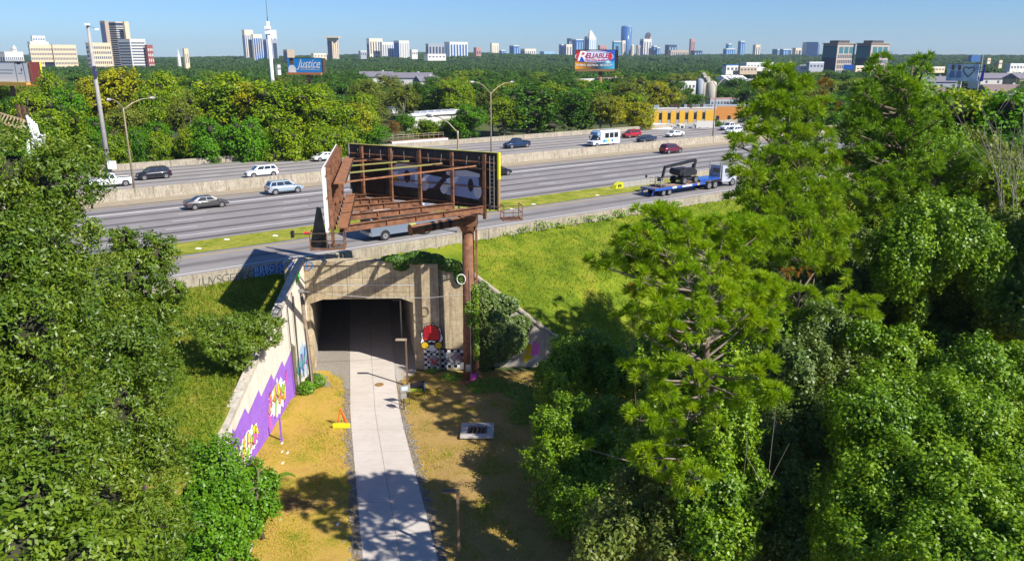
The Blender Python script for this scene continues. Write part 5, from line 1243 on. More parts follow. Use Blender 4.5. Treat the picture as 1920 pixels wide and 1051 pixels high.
bld('tower_fin', 'left stone fin of the tallest tower at left', 'tower', 187, 196, 203, 41, 995, tanw, lm_=mat('fin_shade_blue', (.16, .18, .28), .6))  # blue-grey left side is shade put into the colour
bld('tower_fin', 'right stone fin of the tallest tower at left', 'tower', 230, 233, 241, 42.5, 995, cream)
bld('apartment_building', 'white apartment slab with balcony bands in front of the tallest left tower', 'building', 221, 243, 272, 75, 940, offwhite, left=(1, 13, .96, .45, win), right=(1, 13, .92, .45, win))
bld('apartment_building', 'dark red brick block right of the white banded slab', 'building', 271, 275, 286, 86, 945, brick, right=(3, 6, .5, .5, offwhite))
st2 = thing('church_steeple', 'thin white church steeple poking out of the trees', 'church', unY(335, 108, 800)); c = unY(335, 108, 800)
MB().tube([(c.x, 800, 10), (c.x, 800, c.z + 1), (c.x, 800, c.z + 2.4), (c.x, 800, c.z + 8.5)], [1.9, 1.9, 1.2, .05], 8).build('spire', offwhite, st2)
bld('church_tower', 'tan church tower right of the thin white steeple', 'church', 342, 345, 353, 93, 850, cream, right=(2, 2, .3, .6, win))
bld('apartment_tower', 'cream topped apartment tower, taller part at left of the pair', 'tower', 453, 458, 474, 58, 1500, crm2, left=(2, 1, .5, .85, winb), right=(4, 1, .5, .85, winb))
bld('apartment_tower', 'blue glass part of the cream topped apartment tower', 'tower', 471, 474, 491, 66, 1495, crm2, right=(4, 1, .7, .9, gl_b))
bld('office_tower', 'blue glass tower behind the white antenna pole', 'tower', 493, 499, 520, 76, 1600, greyw, lm_=gl_b, right=(2, 1, .7, .9, gl_d))
bld('office_tower', 'white crowned upper part of the tower behind the antenna pole', 'tower', 498, 503, 518, 58, 1610, offwhite, lm_=gl_b, right=(2, 2, .5, .35, gl_b))
bld('office_building', 'low tan building left of the blue billboard', 'building', 531, 538, 552, 95, 1300, tanw, lm_=win)
b_ = bld('office_tower', 'lone square tower with a flat overhanging cap above the blue billboard', 'tower', 613, 622, 634, 72, 1500, cream, left=(1, 1, .9, .9, win), right=(3, 1, .25, .9, win))  # one dark pane over the left face is painted shade
c = (b_[1] + b_[3]) / 2; MB().box((c.x, c.y, b_[6] + 1.8), (27, 20, 2.2)).build('cap', cream, b_[0])
bld('apartment_tower', 'cream hotel tower with round topped windows left in the wide white group', 'tower', 687, 692, 717, 74, 1700, crm2, left=(1, 1, .6, .8, win), right=(5, 2, .45, .85, win))
bld('apartment_tower', 'wide white tower with vertical glass stripes next to the cream hotel tower', 'tower', 712, 716, 746, 81, 1690, offwhite, right=(7, 1, .4, .95, winb))
bld('apartment_tower', 'right end of the wide white group with a blue glass front', 'tower', 738, 748, 767, 78, 1680, offwhite, lm_=gl_b, right=(4, 1, .4, .95, greyw))
bld('office_building', 'grey office block with a dark frame left of the white striped tower', 'building', 798, 803, 834, 84, 1800, greyw, left=(1, 1, .9, .9, win), right=(5, 1, .5, .9, gl_d))
bld('office_tower', 'white and blue striped tower in the middle of the skyline', 'tower', 833, 843, 877, 80.5, 1780, offwhite, left=(3, 1, .5, .95, gl_l), right=(6, 1, .55, .95, gl_b))
bld('office_building', 'small pink brick block right of the striped tower', 'building', 888, 893, 902, 91, 1700, pinkb, right=(2, 3, .5, .5, win))
bld('apartment_tower', 'slim cream tower with vertical stripes', 'tower', 919, 922, 935, 83, 2200, crm2, right=(3, 1, .3, .95, tanw))
for nm, a_ in (('tiny blue block beside the slim cream tower', (936, 940, 947, 96, 2200, gl_b)), ('blue grey office block left of the pale low buildings', (955, 963, 973, 87, 2300, gl_b)), ('low cream office building in mid skyline', (976, 984, 1005, 93.5, 2200, crm2)), ('pale flat hall left of the blue towers', (1012, 1020, 1040, 98.5, 2200, gl_l)),
              ('blue tower at left end of the central high-rise cluster', (1048, 1053, 1063, 85, 2600, gl_b)), ('cream residential tower with a left side coloured blue as shade in the central cluster', (1057, 1062, 1073, 85, 2590, crm2)), ('slim dark blue tower behind the cream residential tower', (1063, 1067, 1072, 74, 2700, gl_d)),
              ('wide blue glass tower with a white crown just above the oval billboard', (1072, 1080, 1095, 75.5, 2600, gl_b)), ('blue shoulder block beside the pointed white tower', (1096, 1102, 1107, 70, 2620, gl_b)), ('brick block peeping above the oval billboard', (1121, 1125, 1138, 87, 2300, pinkb)),
              ('teal glass block with a cream frame right of the oval billboard', (1148, 1151, 1167, 79, 2500, gl_t)), ('cream striped tower between the teal block and the tall blue tower', (1165, 1167, 1173, 78, 2490, crm2)),
              ('brown block left of the white and blue tower pair', (1193, 1196, 1203, 87, 2500, tanw)), ('white tower with a side coloured blue as shade left of the arched tower', (1200, 1207, 1222, 75, 2500, offwhite)), ('blue twin blocks right of the arched tower', (1221, 1226, 1232, 88, 2500, gl_b)), ('lower blue block at the right of the blue twin blocks', (1229, 1232, 1238, 91, 2490, gl_b)),
              ('dark blue office tower standing alone right of the cluster', (1247, 1254, 1269, 86, 2400, gl_d)), ('low tan building beside the dark blue office tower', (1252, 1258, 1291, 96, 2350, tanw)), ('blue low block beside the reddish tower', (1295, 1302, 1317, 97, 2400, gl_d)), ('narrow tower with a red brown crown', (1293, 1296, 1304, 75, 2500, pinkb)),
              ('stepped blue tower with a pale side', (1356, 1362, 1378, 93, 2600, gl_b)), ('upper part of the stepped blue tower', (1361, 1366, 1372, 84, 2610, gl_t)), ('slim white and blue tower', (1384, 1389, 1397, 79, 2700, gl_b)), ('cream tower with a rounded top', (1412, 1417, 1426, 86, 2500, cream)), ('teal block, left of three small blocks', (1448, 1458, 1461, 94, 2300, gl_t)), ('blue glass block with a brown side, middle of three small blocks', (1462, 1469, 1483, 94, 2300, gl_b)),
              ('cream hotel block, right of three small blocks', (1486, 1492, 1503, 92, 2300, cream)), ('grey striped block beside the slanted blue tower', (1498, 1501, 1513, 97, 2290, greyw))):
    wide = a_[2] - a_[0]
    g = (max(2, int((a_[2] - a_[1]) / 4)), 1, .4, .92, win if a_[5] in (crm2, offwhite, cream, tanw, pinkb) else gl_l)
    bld('skyline_building', nm, 'building', *a_[:5], a_[5], offwhite if a_[5] in (gl_b, gl_t) else None, right=g, lm_=gl_b if a_[5] in (offwhite, crm2) else None)  # blue left skin on cream and white walls is painted shade
# pointed white tower
b_ = bld('pointed_tower', 'pointed white tower narrowing to a tip above the oval billboard', 'tower', 1100, 1105, 1118, 72, 2600, offwhite, lm_=gl_b, right=(3, 1, .3, .95, gl_l))
_, l, n, r2, bk, z0, z1 = b_; zt2 = unY(1108, 57.5, 2600).z; cc = n * .45 + l * .3 + bk * .1 + r2 * .15
sh = lambda p, k: cc + (p - cc) * k
MB().hexa([sh(p, .98) + up * (z1 + 1) for p in (l, n, r2, bk)], [sh(p, .25) + up * zt2 for p in (l, n, r2, bk)]).build('pointed_crown', offwhite, b_[0])
# tall round blue tower
c = unY(1175, 49, 2600); rt = thing('round_tower', 'tallest round fronted blue glass tower in the skyline', 'tower', (c.x, 2600, 0)); rr_ = 9.5 * 2600 / F
MB().tube([(c.x, 2600, 0), (c.x, 2600, c.z - 3)], rr_, 28).build('shaft', gl_b, rt, smooth=True); MB().tube([(c.x, 2600, c.z - 3), (c.x, 2600, c.z)], rr_ * .93, 28).build('crown', gl_l, rt)
for k in range(4):
    a_ = -1.1 + k * .22; x_, y_ = c.x + rr_ * 1.002 * math.sin(-a_ - .3), 2600 - rr_ * 1.002 * math.cos(-a_ - .3)
    MB().box((x_, y_, c.z * .5), (1.6, 1.0, c.z * .93)).build('stripe', gl_l, rt)
c = unY(1186, 83, 2480); dm = thing('gold_dome', 'small gold dome beside the round blue tower', 'dome', (c.x, 2480, 10)); MB().tube([(c.x, 2480, 10), (c.x, 2480, c.z - 6), (c.x, 2480, c.z - 3), (c.x, 2480, c.z)], [5, 5, 4, .8], 12).build('dome', cream, dm)
c = unY(1216, 61, 2550); ar = thing('arched_tower', 'dark tower with an arched top and cream edge', 'tower', (c.x, 2550, 0)); w_ = 4.8 * 2550 / F; zr = unY(1216, 69, 2550).z
pr = [(-w_, 0), (w_, 0), (w_, zr)] + [(w_ * math.cos(a_), zr + (c.z - zr) * math.sin(a_)) for a_ in np.linspace(.2, math.pi - .2, 9)] + [(-w_, zr)]
mb = MB(); k0 = prism_xz([(c.x + x, z) for x, z in pr], 2550, 2565); k0.build('arched_body', mat('arch_brown', (.12, .09, .12), .4), ar); MB().box((c.x + w_ * .8, 2549, zr * .5), (w_ * .5, 1.6, zr)).build('edge_column', cream, ar)
# slanted blue tower
c0, c1 = unY(1513, 79, 1900), unY(1533, 79, 1900); c2 = unY(1537, 86, 1930); sl_ = thing('slanted_tower', 'solid deep blue glass tower with a clipped corner left of the twin towers', 'tower', (c0.x, 1900, 0))
MB().hexa([(c0.x, 1900, 0), (c1.x, 1895, 0), (c2.x, 1930, 0), (c0.x + 3, 1935, 0)], [(c0.x, 1900, c0.z), (c1.x, 1895, c1.z), (c2.x, 1930, c2.z), (c0.x + 3, 1935, c0.z)]).build('glass_body', mat('deep_blue_glass', (.015, .055, .16), .2, spec=.6), sl_)
# twin office towers
tw_wall = mat('twin_tower_stone', (.42, .35, .29), .8); tw_g = mat('twin_glass', (.03, .06, .12), .45, spec=.3); tw_g2 = mat('twin_teal_glass', (.05, .16, .2), .4, spec=.3)
for i, (x0, xs_, x1, lab) in enumerate(((1544, 1571, 1604, 'left of the twin office towers with a dark glass side and stone framed windows'), (1607, 1634, 1668, 'right of the twin office towers with a dark glass side and stone framed windows'))):
    b_ = bld('office_tower', lab, 'tower', x0, xs_, x1, 84, 620, tw_wall, mat('dark_roof', (.06, .06, .07), .7), lm_=tw_g, base=8)
    _, l, n, r2, bk, z0, z1 = b_; o2 = Vector((-.6, -.4, 0))
    grid(b_[0], l + Vector((-.2, -.35, 0)), n + Vector((-.2, -.35, 0)), z0, z1, 8, 1, .82, .94, tw_g2, .62, .95)
    grid(b_[0], l + Vector((-.2, -.35, 0)), n + Vector((-.2, -.35, 0)), z0, z1, 7, 7, .85, .8, mat('twin_glass_low', (.025, .045, .1), .45, spec=.3), .0, .6)
    grid(b_[0], n, r2, z0, z1, 3, 1, .8, .9, tw_g2, .74, .95, .08, .95)
    grid(b_[0], n, r2, z0, z1, 9, 5, .62, .66, win, .0, .74, .05, .97)
    c = (l + r2) / 2; ex = lambda p, k: c + (p - c) * k
    MB().hexa([ex(p, 1.1) + up * (z1 + .8) for p in (l, n, r2, bk)], [ex(p, 1.1) + up * (z1 + 1.3) for p in (l, n, r2, bk)]).build('roof_canopy', tw_wall, b_[0])
    MB().hexa([ex(p, .62) + up * (z1 + 1.31) for p in (l, n, r2, bk)], [ex(p, .62) + up * (z1 + 3.2) for p in (l, n, r2, bk)]).build('roof_deck', MATS['dark_roof'], b_[0])
bsg = thing('billboard', 'bright blue billboard in front of the left twin tower', 'billboard', unY(1590, 131, 560)); a = unY(1582, 131, 560); b = unY(1600, 121.5, 558)
MB().hexa([(a.x, a.y, a.z), (b.x, b.y, a.z), (b.x, b.y + 1, a.z), (a.x, a.y + 1, a.z)], [(a.x, a.y, b.z), (b.x, b.y, b.z), (b.x, b.y + 1, b.z), (a.x, a.y + 1, b.z)]).build('face', P('signblue', (.02, .14, .6)), bsg)
MB().tube([((a.x + b.x) / 2, a.y + 1.5, 8), ((a.x + b.x) / 2, a.y + 1.5, a.z)], .5, 8).build('pole', steel_dark, bsg)
flat('caption', [[(1, 1.6), (6, 1.6), (6, 2.2), (1, 2.2)]], ((a.x, a.y, a.z), (1, 0, 0), (0, 0, 1), (0, -1, 0)), .03, p_wh, bsg)
# low white and tan buildings between the woods (mid distance)
roofg = mat('grey_shingle', (.17, .16, .19), .85); roofl = mat('pale_roof_sheet', (.62, .62, .64), .7); roofbr = mat('brown_shingle', (.2, .15, .14), .85)
k = 0
for lab, (x0, xs_, x1, r0, r1, Y, wm, rm) in {
    'long white low building with a row of small posts beyond the woods': (1388, 1400, 1450, 119, 128, 700, offwhite, roofl), 'white low shop row left of the twin towers': (1490, 1500, 1548, 124, 131, 640, offwhite, roofl),
    'small tan tower block in front of the shop row': (1478, 1480, 1485, 117, 128, 650, tanw, None), 'dark office block with white bands left of the twin towers': (1512, 1518, 1545, 118, 130, 600, greyw, roofl),
    'white office building with blue stripes near the concrete silos': (1354, 1362, 1385, 123, 136, 520, offwhite, gl_b), 'long tan building beside the blue striped office': (1384, 1388, 1420, 126, 134, 520, tanw, roofl),
    'domed white hall between the twin towers': (1600, 1605, 1640, 125, 130, 560, cream, offwhite), 'white sheds at far right above the trees': (1737, 1742, 1772, 127, 131, 480, cream, offwhite),
    'bright blue roofed block on the far right ridge': (1816, 1822, 1839, 106, 110, 900, gl_b, gl_b), 'cream house on the right ridge': (1870, 1874, 1880, 115, 122, 700, cream, None), 'white low block at the right edge below the ridge': (1885, 1895, 1925, 121, 131, 600, offwhite, roofl),
    'small orange building on the right ridge': (1848, 1852, 1858, 111, 114, 800, cream, None),
    'white long roofed hall left of the rusty billboard pole': (1064, 1075, 1118, 150, 156, 420, cream, roofl), 'white box warehouse beside the silos': (1258, 1270, 1305, 155, 172, 330, offwhite, roofl),
    'grey metal shed right of the silos': (1326, 1332, 1392, 187, 200, 262, greyw, mat('dusky_roof', (.32, .2, .2), .8)), 'dark blue container building beside a bushy tree': (1279, 1283, 1288, 186, 200, 262, gl_d, None),
    'small white roofed shed in a gap of the woods above the billboard': (727, 732, 745, 203, 207, 230, offwhite, roofl), 'grey-walled low building in the woods left of centre': (516, 520, 526, 123, 135, 330, offwhite, greyw),
    'far pale cream block above the woods near the white antenna pole': (583, 588, 612, 102, 106, 1200, crm2, None), 'far white low block left of the wide white towers': (672, 676, 687, 97, 105, 1300, greyw, offwhite), 'far white low block right of the wide white towers': (768, 772, 783, 95, 105, 1400, offwhite, None),
    'far white rooftops below the striped tower': (795, 802, 836, 103, 108, 1200, offwhite, None)}.items():
    bld('low_building', lab, 'building', x0, xs_, x1, r0, Y, wm, rm, r1=r1 + 6, right=(max(3, int((x1 - xs_) / 6)), 1, .5, .4, win, .4, .95))
# big white roof in the gap
a, b = unY(768, 219, 205), unY(852, 213, 216); wr_ = thing('warehouse', 'long low white roofed warehouse seen in the gap behind the billboard', 'building', (a.x, a.y, 4))
MB().hexa([(a.x - 1, a.y, 5), (b.x, b.y, 5), (b.x + 3, b.y + 14, 5), (a.x + 2, a.y + 14, 5)], [(a.x - 1, a.y, a.z), (b.x, b.y, b.z), (b.x + 3, b.y + 14, b.z + .3), (a.x + 2, a.y + 14, a.z + .3)]).build('walls', offwhite, wr_)
MB().hexa([(a.x - 1.4, a.y - .5, a.z + .01), (b.x + .5, b.y - .5, b.z + .01), (b.x + 3.4, b.y + 14.5, b.z + .32), (a.x + 1.6, a.y + 14.5, a.z + .32)], [(a.x - 1.4, a.y - .5, a.z + .3), (b.x + .5, b.y - .5, b.z + .3), (b.x + 3.4, b.y + 14.5, b.z + .6), (a.x + 1.6, a.y + 14.5, a.z + .6)]).build('roof', roofl, wr_)
for k in range(6):
    f = .1 + k * .16; MB().box((a.x + (b.x - a.x) * f, a.y + (b.y - a.y) * f + 6, a.z + (b.z - a.z) * f + .7), (1.4, 1.2, .5)).build('roof_vent', greyw, wr_)
# houses with pitched roofs
def house(label, px, row, Y, w, d_, hh, rz, wm, rm):
    c = unY(px, row, Y); ro = thing('house', label, 'house', (c.x, c.y, c.z - hh - 2.5), rz)
    MB().box((0, 0, hh / 2 - .5), (w, d_, hh + 1)).build('walls', wm, ro, local=True)
    mb = MB(); e = .5; z = hh
    mb.v = [(-w / 2 - e, -d_ / 2 - e, z), (w / 2 + e, -d_ / 2 - e, z), (w / 2 + e, d_ / 2 + e, z), (-w / 2 - e, d_ / 2 + e, z), (-w / 2 - e, 0, z + 2.5), (w / 2 + e, 0, z + 2.5)]
    mb.f = [(0, 1, 5, 4), (2, 3, 4, 5), (0, 4, 3), (1, 2, 5), (3, 2, 1, 0)]
    rf_ = mb.build('roof', rm, ro, local=True); MB().box((w * .2, .5, z + 2.2), (.8, .8, 1.6)).build('chimney', wm, rf_, local=True)
    for k in range(4): MB().box((-w / 2 + w * (k + .5) / 4, -d_ / 2 - .03, hh * .6), (1.0, .06, 1.2)).build('window', win, ro, local=True)
for i, a_ in enumerate([('grey roofed terrace left of the gap in the central woods', 706, 134, 400, 16, 9, 5, .1, offwhite, roofg), ('grey roofed terrace in the central woods with a white gable, the right one', 768, 136, 400, 22, 9, 5, -.05, offwhite, roofg), ('white gabled house at the right end of the grey terraces', 800, 142, 380, 10, 9, 6, .5, offwhite, roofg),
     ('brown roofed house right of the rusty billboard pole', 1145, 145, 400, 16, 10, 4, .5, tanw, roofbr), ('pale gabled house behind the silos, left one', 1366, 141, 420, 13, 9, 4, .7, offwhite, roofl), ('pale gabled house behind the silos, middle one', 1378, 142, 420, 13, 9, 4, .7, offwhite, roofl), ('pale gabled house behind the silos, right one', 1412, 148, 400, 12, 9, 4, -.5, offwhite, roofl),
     ('grey roofed house below the pale blue billboard at right', 1740, 163, 330, 14, 10, 4, .2, offwhite, roofbr), ('grey roofed houses left of the pale blue billboard', 1745, 143, 380, 24, 10, 4, .05, greyw, roofg), ('grey roofed house with white gables right of the pale blue billboard', 1873, 137, 400, 24, 10, 4, .05, offwhite, roofg), ('brown roofed house at the right edge', 1885, 158, 300, 16, 10, 4, -.1, offwhite, roofbr), ('tan house at the right edge with a hip roof', 1916, 137, 380, 12, 9, 4, .3, tanw, roofg)]): house(*a_)
# silos
sil = thing('concrete_silos', 'group of tall concrete silos with a conveyor top', 'silo', unY(1325, 175, 300)); sm = concrete('silo_concrete', (.42, .38, .31), (.5, .46, .38), (.3, .27, .22), .8)
for (px, r0, w_, m_) in ((1313, 150, 1.5, greyw), (1320, 143, 1.1, sm), (1327, 147, 1.0, sm), (1334, 155, 2.0, sm)):
    c = unY(px, r0, 300); MB().tube([(c.x, 300, 5), (c.x, 300, c.z), (c.x, 300, c.z + .6)], [w_, w_, w_ * .6], 16).build('silo', m_, sil, smooth=True)
a, b = unY(1318, 136, 299), unY(1328, 150, 299); MB().bar(a, b, 1.2, 1.0).build('conveyor', sm, sil)
# yellow building with brown sides and six windows
yb = bld('office_building', 'flat roofed yellow building with six dark windows behind the outer barrier', 'building', 1214, 1226, 1341, 209, 215, tanw, r1=232, dY=.25)
_, l, n, r2, bk, z0, z1 = yb; yel = mat('ochre_panel', (.62, .36, .04), .7, (3, (.55, .3, .03), .6))
xs_ = [0, .085, .225, .365, .51, .65, .79, 1.0]; wx_ = [.085, .225, .365, .51, .65, .79]
for i in range(6):
    f0 = wx_[i]; facepane(yb[0], n, r2, z0, z1, f0, f0 + .04, .3, .86, .1, glass, 'window'); facepane(yb[0], n, r2, z0, z1, f0, f0 + .04, .862, 1, .12, greyw, 'awning'); facepane(yb[0], n, r2, z0, z1, f0, f0 + .04, 0, .298, .12, greyw, 'sill_panel')
edges = [0] + [v for f0 in wx_ for v in (f0 - .004, f0 + .044)] + [1]
for a_, b2_ in zip(edges[::2], edges[1::2]): facepane(yb[0], n, r2, z0, z1, a_ + .002, b2_ - .002, .02, 1, .22, yel, 'ochre_panel')
c = (l + r2) / 2; ex = lambda p, k: c + (p - c) * k
MB().hexa([ex(p, 1.04) + up * (z1 + .6) for p in (l, n, r2, bk)], [ex(p, 1.04) + up * (z1 + .95) for p in (l, n, r2, bk)]).build('flat_roof', mat('white_roof', (.55, .56, .58), .7, (.6, (.45, .46, .48), .9)), yb[0])
q = random.Random(2)
for k in range(9):
    f = q.uniform(.05, .9); g = q.uniform(.2, .9); p = n + (r2 - n) * f + (bk - r2) * g; MB().box((p.x, p.y, z1 + 1.3), (q.uniform(.6, 1.6), .9, .8)).build('roof_unit', greyw if k % 2 else steel_dark, yb[0])
ob = bld('shop_building', 'orange building with a dark doorway right of the yellow building', 'building', 1284, 1335, 1402, 200, 235, mat('orange_wall', (.48, .2, .05), .75), greyw, r1=232, dY=.2, right=(3, 1, .25, .45, glass, .1, .6))
lw = thing('low_annex', 'low white roofed annex in front of the yellow building just behind the barrier', 'building', unY(1230, 245, 192))
a, b = unY(1205, 236, 190), unY(1258, 243, 190); c2 = unY(1225, 236, 205)
MB().hexa([(a.x, 192, 5), (b.x, 190, 5), (b.x + 4, 203, 5), (a.x + 2, 205, 5)], [(a.x, 192, b.z), (b.x, 190, b.z), (b.x + 4, 203, b.z + .4), (a.x + 2, 205, b.z + .4)]).build('roof_block', roofl, lw)
for k, (x0, x1, r0) in enumerate(((1258, 1270, 236), (1272, 1282, 233), (1284, 1300, 235), (1303, 1316, 233), (1318, 1330, 232))):
    a, b = unY(x0, r0, 196), unY(x1, r0 + 9, 196); MB().box(((a.x + b.x) / 2, 196, (a.z + b.z) / 2), (b.x - a.x, 3, a.z - b.z)).build('white_unit', offwhite if k % 2 else greyw, lw); MB().box(((a.x + b.x) / 2, 194.46, (a.z + b.z) / 2), ((b.x - a.x) * .4, .06, (a.z - b.z) * .5)).build('window', glass, lw)
tag(MB().box(tuple(un(1322, 236, 8.9) + Vector((0, -.3, .4))), (4.5, .3, 1.6)).build('barrier_sign', offwhite), 'blank white panel on the outer barrier below the yellow building', 'sign')

# ------------------------------------------------------------------ vegetation
def leaves(P_, N_, size, aspect, jit, rg, fold=.0):
    """rhombic leaves at P_ facing about N_; returns verts (n*4,3)"""
    n = len(P_)
    N2 = N_ + rg.normal(0, jit, (n, 3)); N2 /= np.linalg.norm(N2, axis=1, keepdims=True) + 1e-9
    Rv = rg.normal(0, 1, (n, 3)); Rv[:, 2] -= .6
    T = Rv - (Rv * N2).sum(1, keepdims=True) * N2; T /= np.linalg.norm(T, axis=1, keepdims=True) + 1e-9
    B = np.cross(N2, T); s = (size * rg.uniform(.6, 1.25, n))[:, None]
    t = T * s * .5; b = B * s * .5 * aspect
    m = P_ + N2 * s * fold
    V = np.stack([P_ - t, m + b, P_ + t, m - b], 1)
    return V.reshape(-1, 3)
def blob_points(c, r, n, rg, nsub, up_b=.15, shell=(.74, 1.06), sub_r=.16, squash=1.0, hollow=.26, curtain=False):
    """clumps on the shell of a blob, leaves gathered round each clump"""
    d = rg.normal(0, 1, (nsub, 3)); d[:, 2] += up_b; d /= np.linalg.norm(d, axis=1, keepdims=True)
    rad = rg.uniform(shell[0], shell[1], (nsub, 1)) * lump(d, c[0] * 1.3 + c[2])[:, None]; sc3 = np.array([1, 1, squash]) * r
    w0 = c + d * r; f = 2.2 / max(.5, min(r, 2.4))
    hol = np.sin(w0[:, 0] * f * 1.1 + 1.7 * np.sin(w0[:, 2] * f * .6)) * np.sin(w0[:, 1] * f * .9 + w0[:, 2] * f * .5) + .45 * np.sin(w0[:, 2] * f * 1.9 + w0[:, 0] * f * 2.3)
    if curtain: hol = 1.1 * np.sin(w0[:, 0] * 2.1 + 1.3 * np.sin(w0[:, 2] * .5)) * np.sin(w0[:, 1] * 1.7 + w0[:, 0]) + .5 * np.sin(w0[:, 0] * 4.3 + w0[:, 2] * .7)
    hol = np.clip((hol - .2) / .5, 0, 1)[:, None] * hollow
    cc = c + d * rad * sc3 * (1 - hol)
    k = rg.integers(0, nsub, n)
    q = rg.normal(0, 1, (n, 3)); q /= np.linalg.norm(q, axis=1, keepdims=True) + 1e-9
    rr = rg.uniform(.3, 1, (n, 1)) ** .5 * sub_r * r * rg.uniform(.7, 1.3, (nsub, 1))[k]
    P_ = cc[k] + q * rr
    N_ = d[k] * .55 + q * .55 + np.array([0, 0, .35])
    return P_, N_, k
def lump(d, s):
    return 1 + .13 * np.sin(4.1 * d[:, 0] + s) * np.cos(3.3 * d[:, 2] + 2 * s) + .1 * np.sin(6.7 * d[:, 1] + 1.7 * s + 3 * d[:, 0]) + .07 * np.sin(9.5 * d[:, 2] - s + 5 * d[:, 1])
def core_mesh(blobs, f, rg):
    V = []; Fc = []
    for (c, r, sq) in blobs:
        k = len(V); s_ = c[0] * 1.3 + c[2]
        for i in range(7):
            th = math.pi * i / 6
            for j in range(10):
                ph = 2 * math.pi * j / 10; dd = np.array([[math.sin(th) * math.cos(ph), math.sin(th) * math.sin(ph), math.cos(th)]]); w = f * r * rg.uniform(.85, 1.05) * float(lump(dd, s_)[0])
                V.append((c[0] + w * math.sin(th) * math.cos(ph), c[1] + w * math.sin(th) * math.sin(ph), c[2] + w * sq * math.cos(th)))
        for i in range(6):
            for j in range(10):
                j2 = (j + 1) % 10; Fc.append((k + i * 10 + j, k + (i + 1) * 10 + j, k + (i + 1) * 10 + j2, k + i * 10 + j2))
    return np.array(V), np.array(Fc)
def crown(name, blobs, n_per_m2, size, aspect, mt, parent, seed, jit=.45, core=.72, sub_r=.17, sub_den=1.0, up_b=.15, droop=0.0, org=None, curtain=False, hollow=.26):
    n_per_m2 = int(n_per_m2 * 1.35); core = core * .62; sub_den *= 1.5
    """blobs: list of (centre, radius, squash)"""
    rg = np.random.default_rng(seed); VV = []; TT = []
    for (c, r, sq) in blobs:
        area = 4 * math.pi * r * r * (.5 + .5 * sq); n = int(area * n_per_m2); ns = max(6, int(area / (math.pi * (sub_r * r) ** 2) * .9 * sub_den))
        P_, N_, k = blob_points(np.array(c), r, n, rg, ns, up_b, sub_r=sub_r, squash=sq, hollow=hollow, curtain=curtain)
        if droop: P_[:, 2] -= droop * rg.random(n) ** 2
        V = leaves(P_, N_, size, aspect, jit, rg, .06); VV.append(V)
        tt = .5 * rg.random(ns)[k] + .5 * rg.random(n); TT.append(np.repeat(tt, 4))
    V = np.concatenate(VV); T = np.concatenate(TT); nf = len(V) // 4; idx = np.arange(nf * 4).reshape(-1, 4)
    off = np.array(base_of(parent)) if org is None else np.array(org)
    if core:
        cv, cf = core_mesh(blobs, core, rg); tag(link('shade_core', fast_mesh('shade_core', cv - off, len(cf), 4, core_shade, idx=cf), parent), kind='stuff')
    me = fast_mesh(name, V - off, len(idx), 4, mt, T, idx=idx)
    return link(name, me, parent)
def trunk(parent, base, top, r, blobs=None, m=None, seed=0, nb=7):
    q = random.Random(seed); base = Vector(base); top = Vector(top); mb = MB()
    mid = base.lerp(top, .5) + Vector((q.uniform(-.3, .3), q.uniform(-.3, .3), 0))
    mb.tube([base, mid, top], [r, r * .7, r * .25], 9)
    if blobs:
        for c, rr, sq in blobs[:nb]:
            f = q.uniform(.35, .8); s = base.lerp(top, f); c = Vector(c); mb.tube([s, s.lerp(c, .5) + Vector((0, 0, .4)), c], [r * .35, r * .22, r * .08], 6, False)
    return mb.build('trunk', m or bark, parent, smooth=True)
def B(px, py, rpx, Y, sq=1.0):
    c = unY(px, py, Y); D = c.y * ct + (H - c.z) * st_
    return ((c.x, c.y, c.z), rpx * D / F, sq)

# --- big oak filling the left side
def tree_of(name, label, cat, blobs, base, top, r, crownargs, seed, group=None, nb=7, m=None):
    ro = thing(name, label, cat, base, group=group)
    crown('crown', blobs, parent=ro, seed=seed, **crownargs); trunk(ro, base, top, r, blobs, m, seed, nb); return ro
LBL = [B(10, 335, 105, 19), B(105, 350, 75, 18.5), B(95, 470, 95, 17), B(-20, 500, 110, 16), B(155, 560, 70, 17.5), B(150, 300, 40, 19.5), B(60, 620, 120, 15), B(-60, 760, 140, 14), B(80, 850, 110, 13.5)]
tree_of('oak_tree', 'huge narrow-leaved oak filling the left edge of the photo', 'tree', LBL, (-12.5, 17, 0), (-12, 17.5, 21), .4, dict(n_per_m2=360, size=.12, aspect=.38, mt=LM['oak'], sub_r=.17, jit=.6), 1, m=bark)
LB2 = [B(245, 520, 62, 21), B(285, 480, 45, 21.5), B(230, 450, 26, 21.5), B(305, 590, 48, 21), B(235, 640, 90, 19.5), B(300, 700, 42, 20), B(215, 770, 100, 18), B(285, 850, 66, 18), B(180, 930, 110, 16.5), B(268, 1000, 80, 17), B(120, 1010, 100, 15), B(330, 545, 20, 21)]
tree_of('oak_tree', 'second narrow-leaved oak right of the huge one, crest just below the highway', 'tree', LB2, (-12.8, 21.5, 0), (-11.5, 20.8, 17), .3, dict(n_per_m2=360, size=.12, aspect=.38, mt=LM['oak'], sub_r=.18, jit=.6), 2)
LB3 = [B(60, 940, 90, 12.5), B(140, 1040, 90, 12.2), B(20, 1040, 90, 11.5), B(240, 1050, 60, 13)]
tree_of('oak_sapling', 'brighter lower oak foliage in the bottom left corner', 'tree', LB3, (-8.5, 13, 0), (-8.5, 13, 12), .2, dict(n_per_m2=260, size=.13, aspect=.5, mt=LM['oaky'], sub_r=.24), 3)
LB4 = [B(410, 885, 58, 37), B(470, 915, 48, 37), B(395, 950, 60, 35), B(455, 975, 40, 35), B(390, 1010, 70, 33), B(498, 905, 28, 37.5), B(505, 945, 22, 36), B(420, 1045, 50, 32), B(370, 860, 35, 38), B(388, 985, 55, 34), B(430, 935, 45, 35), B(384, 985, 40, 31.5)]
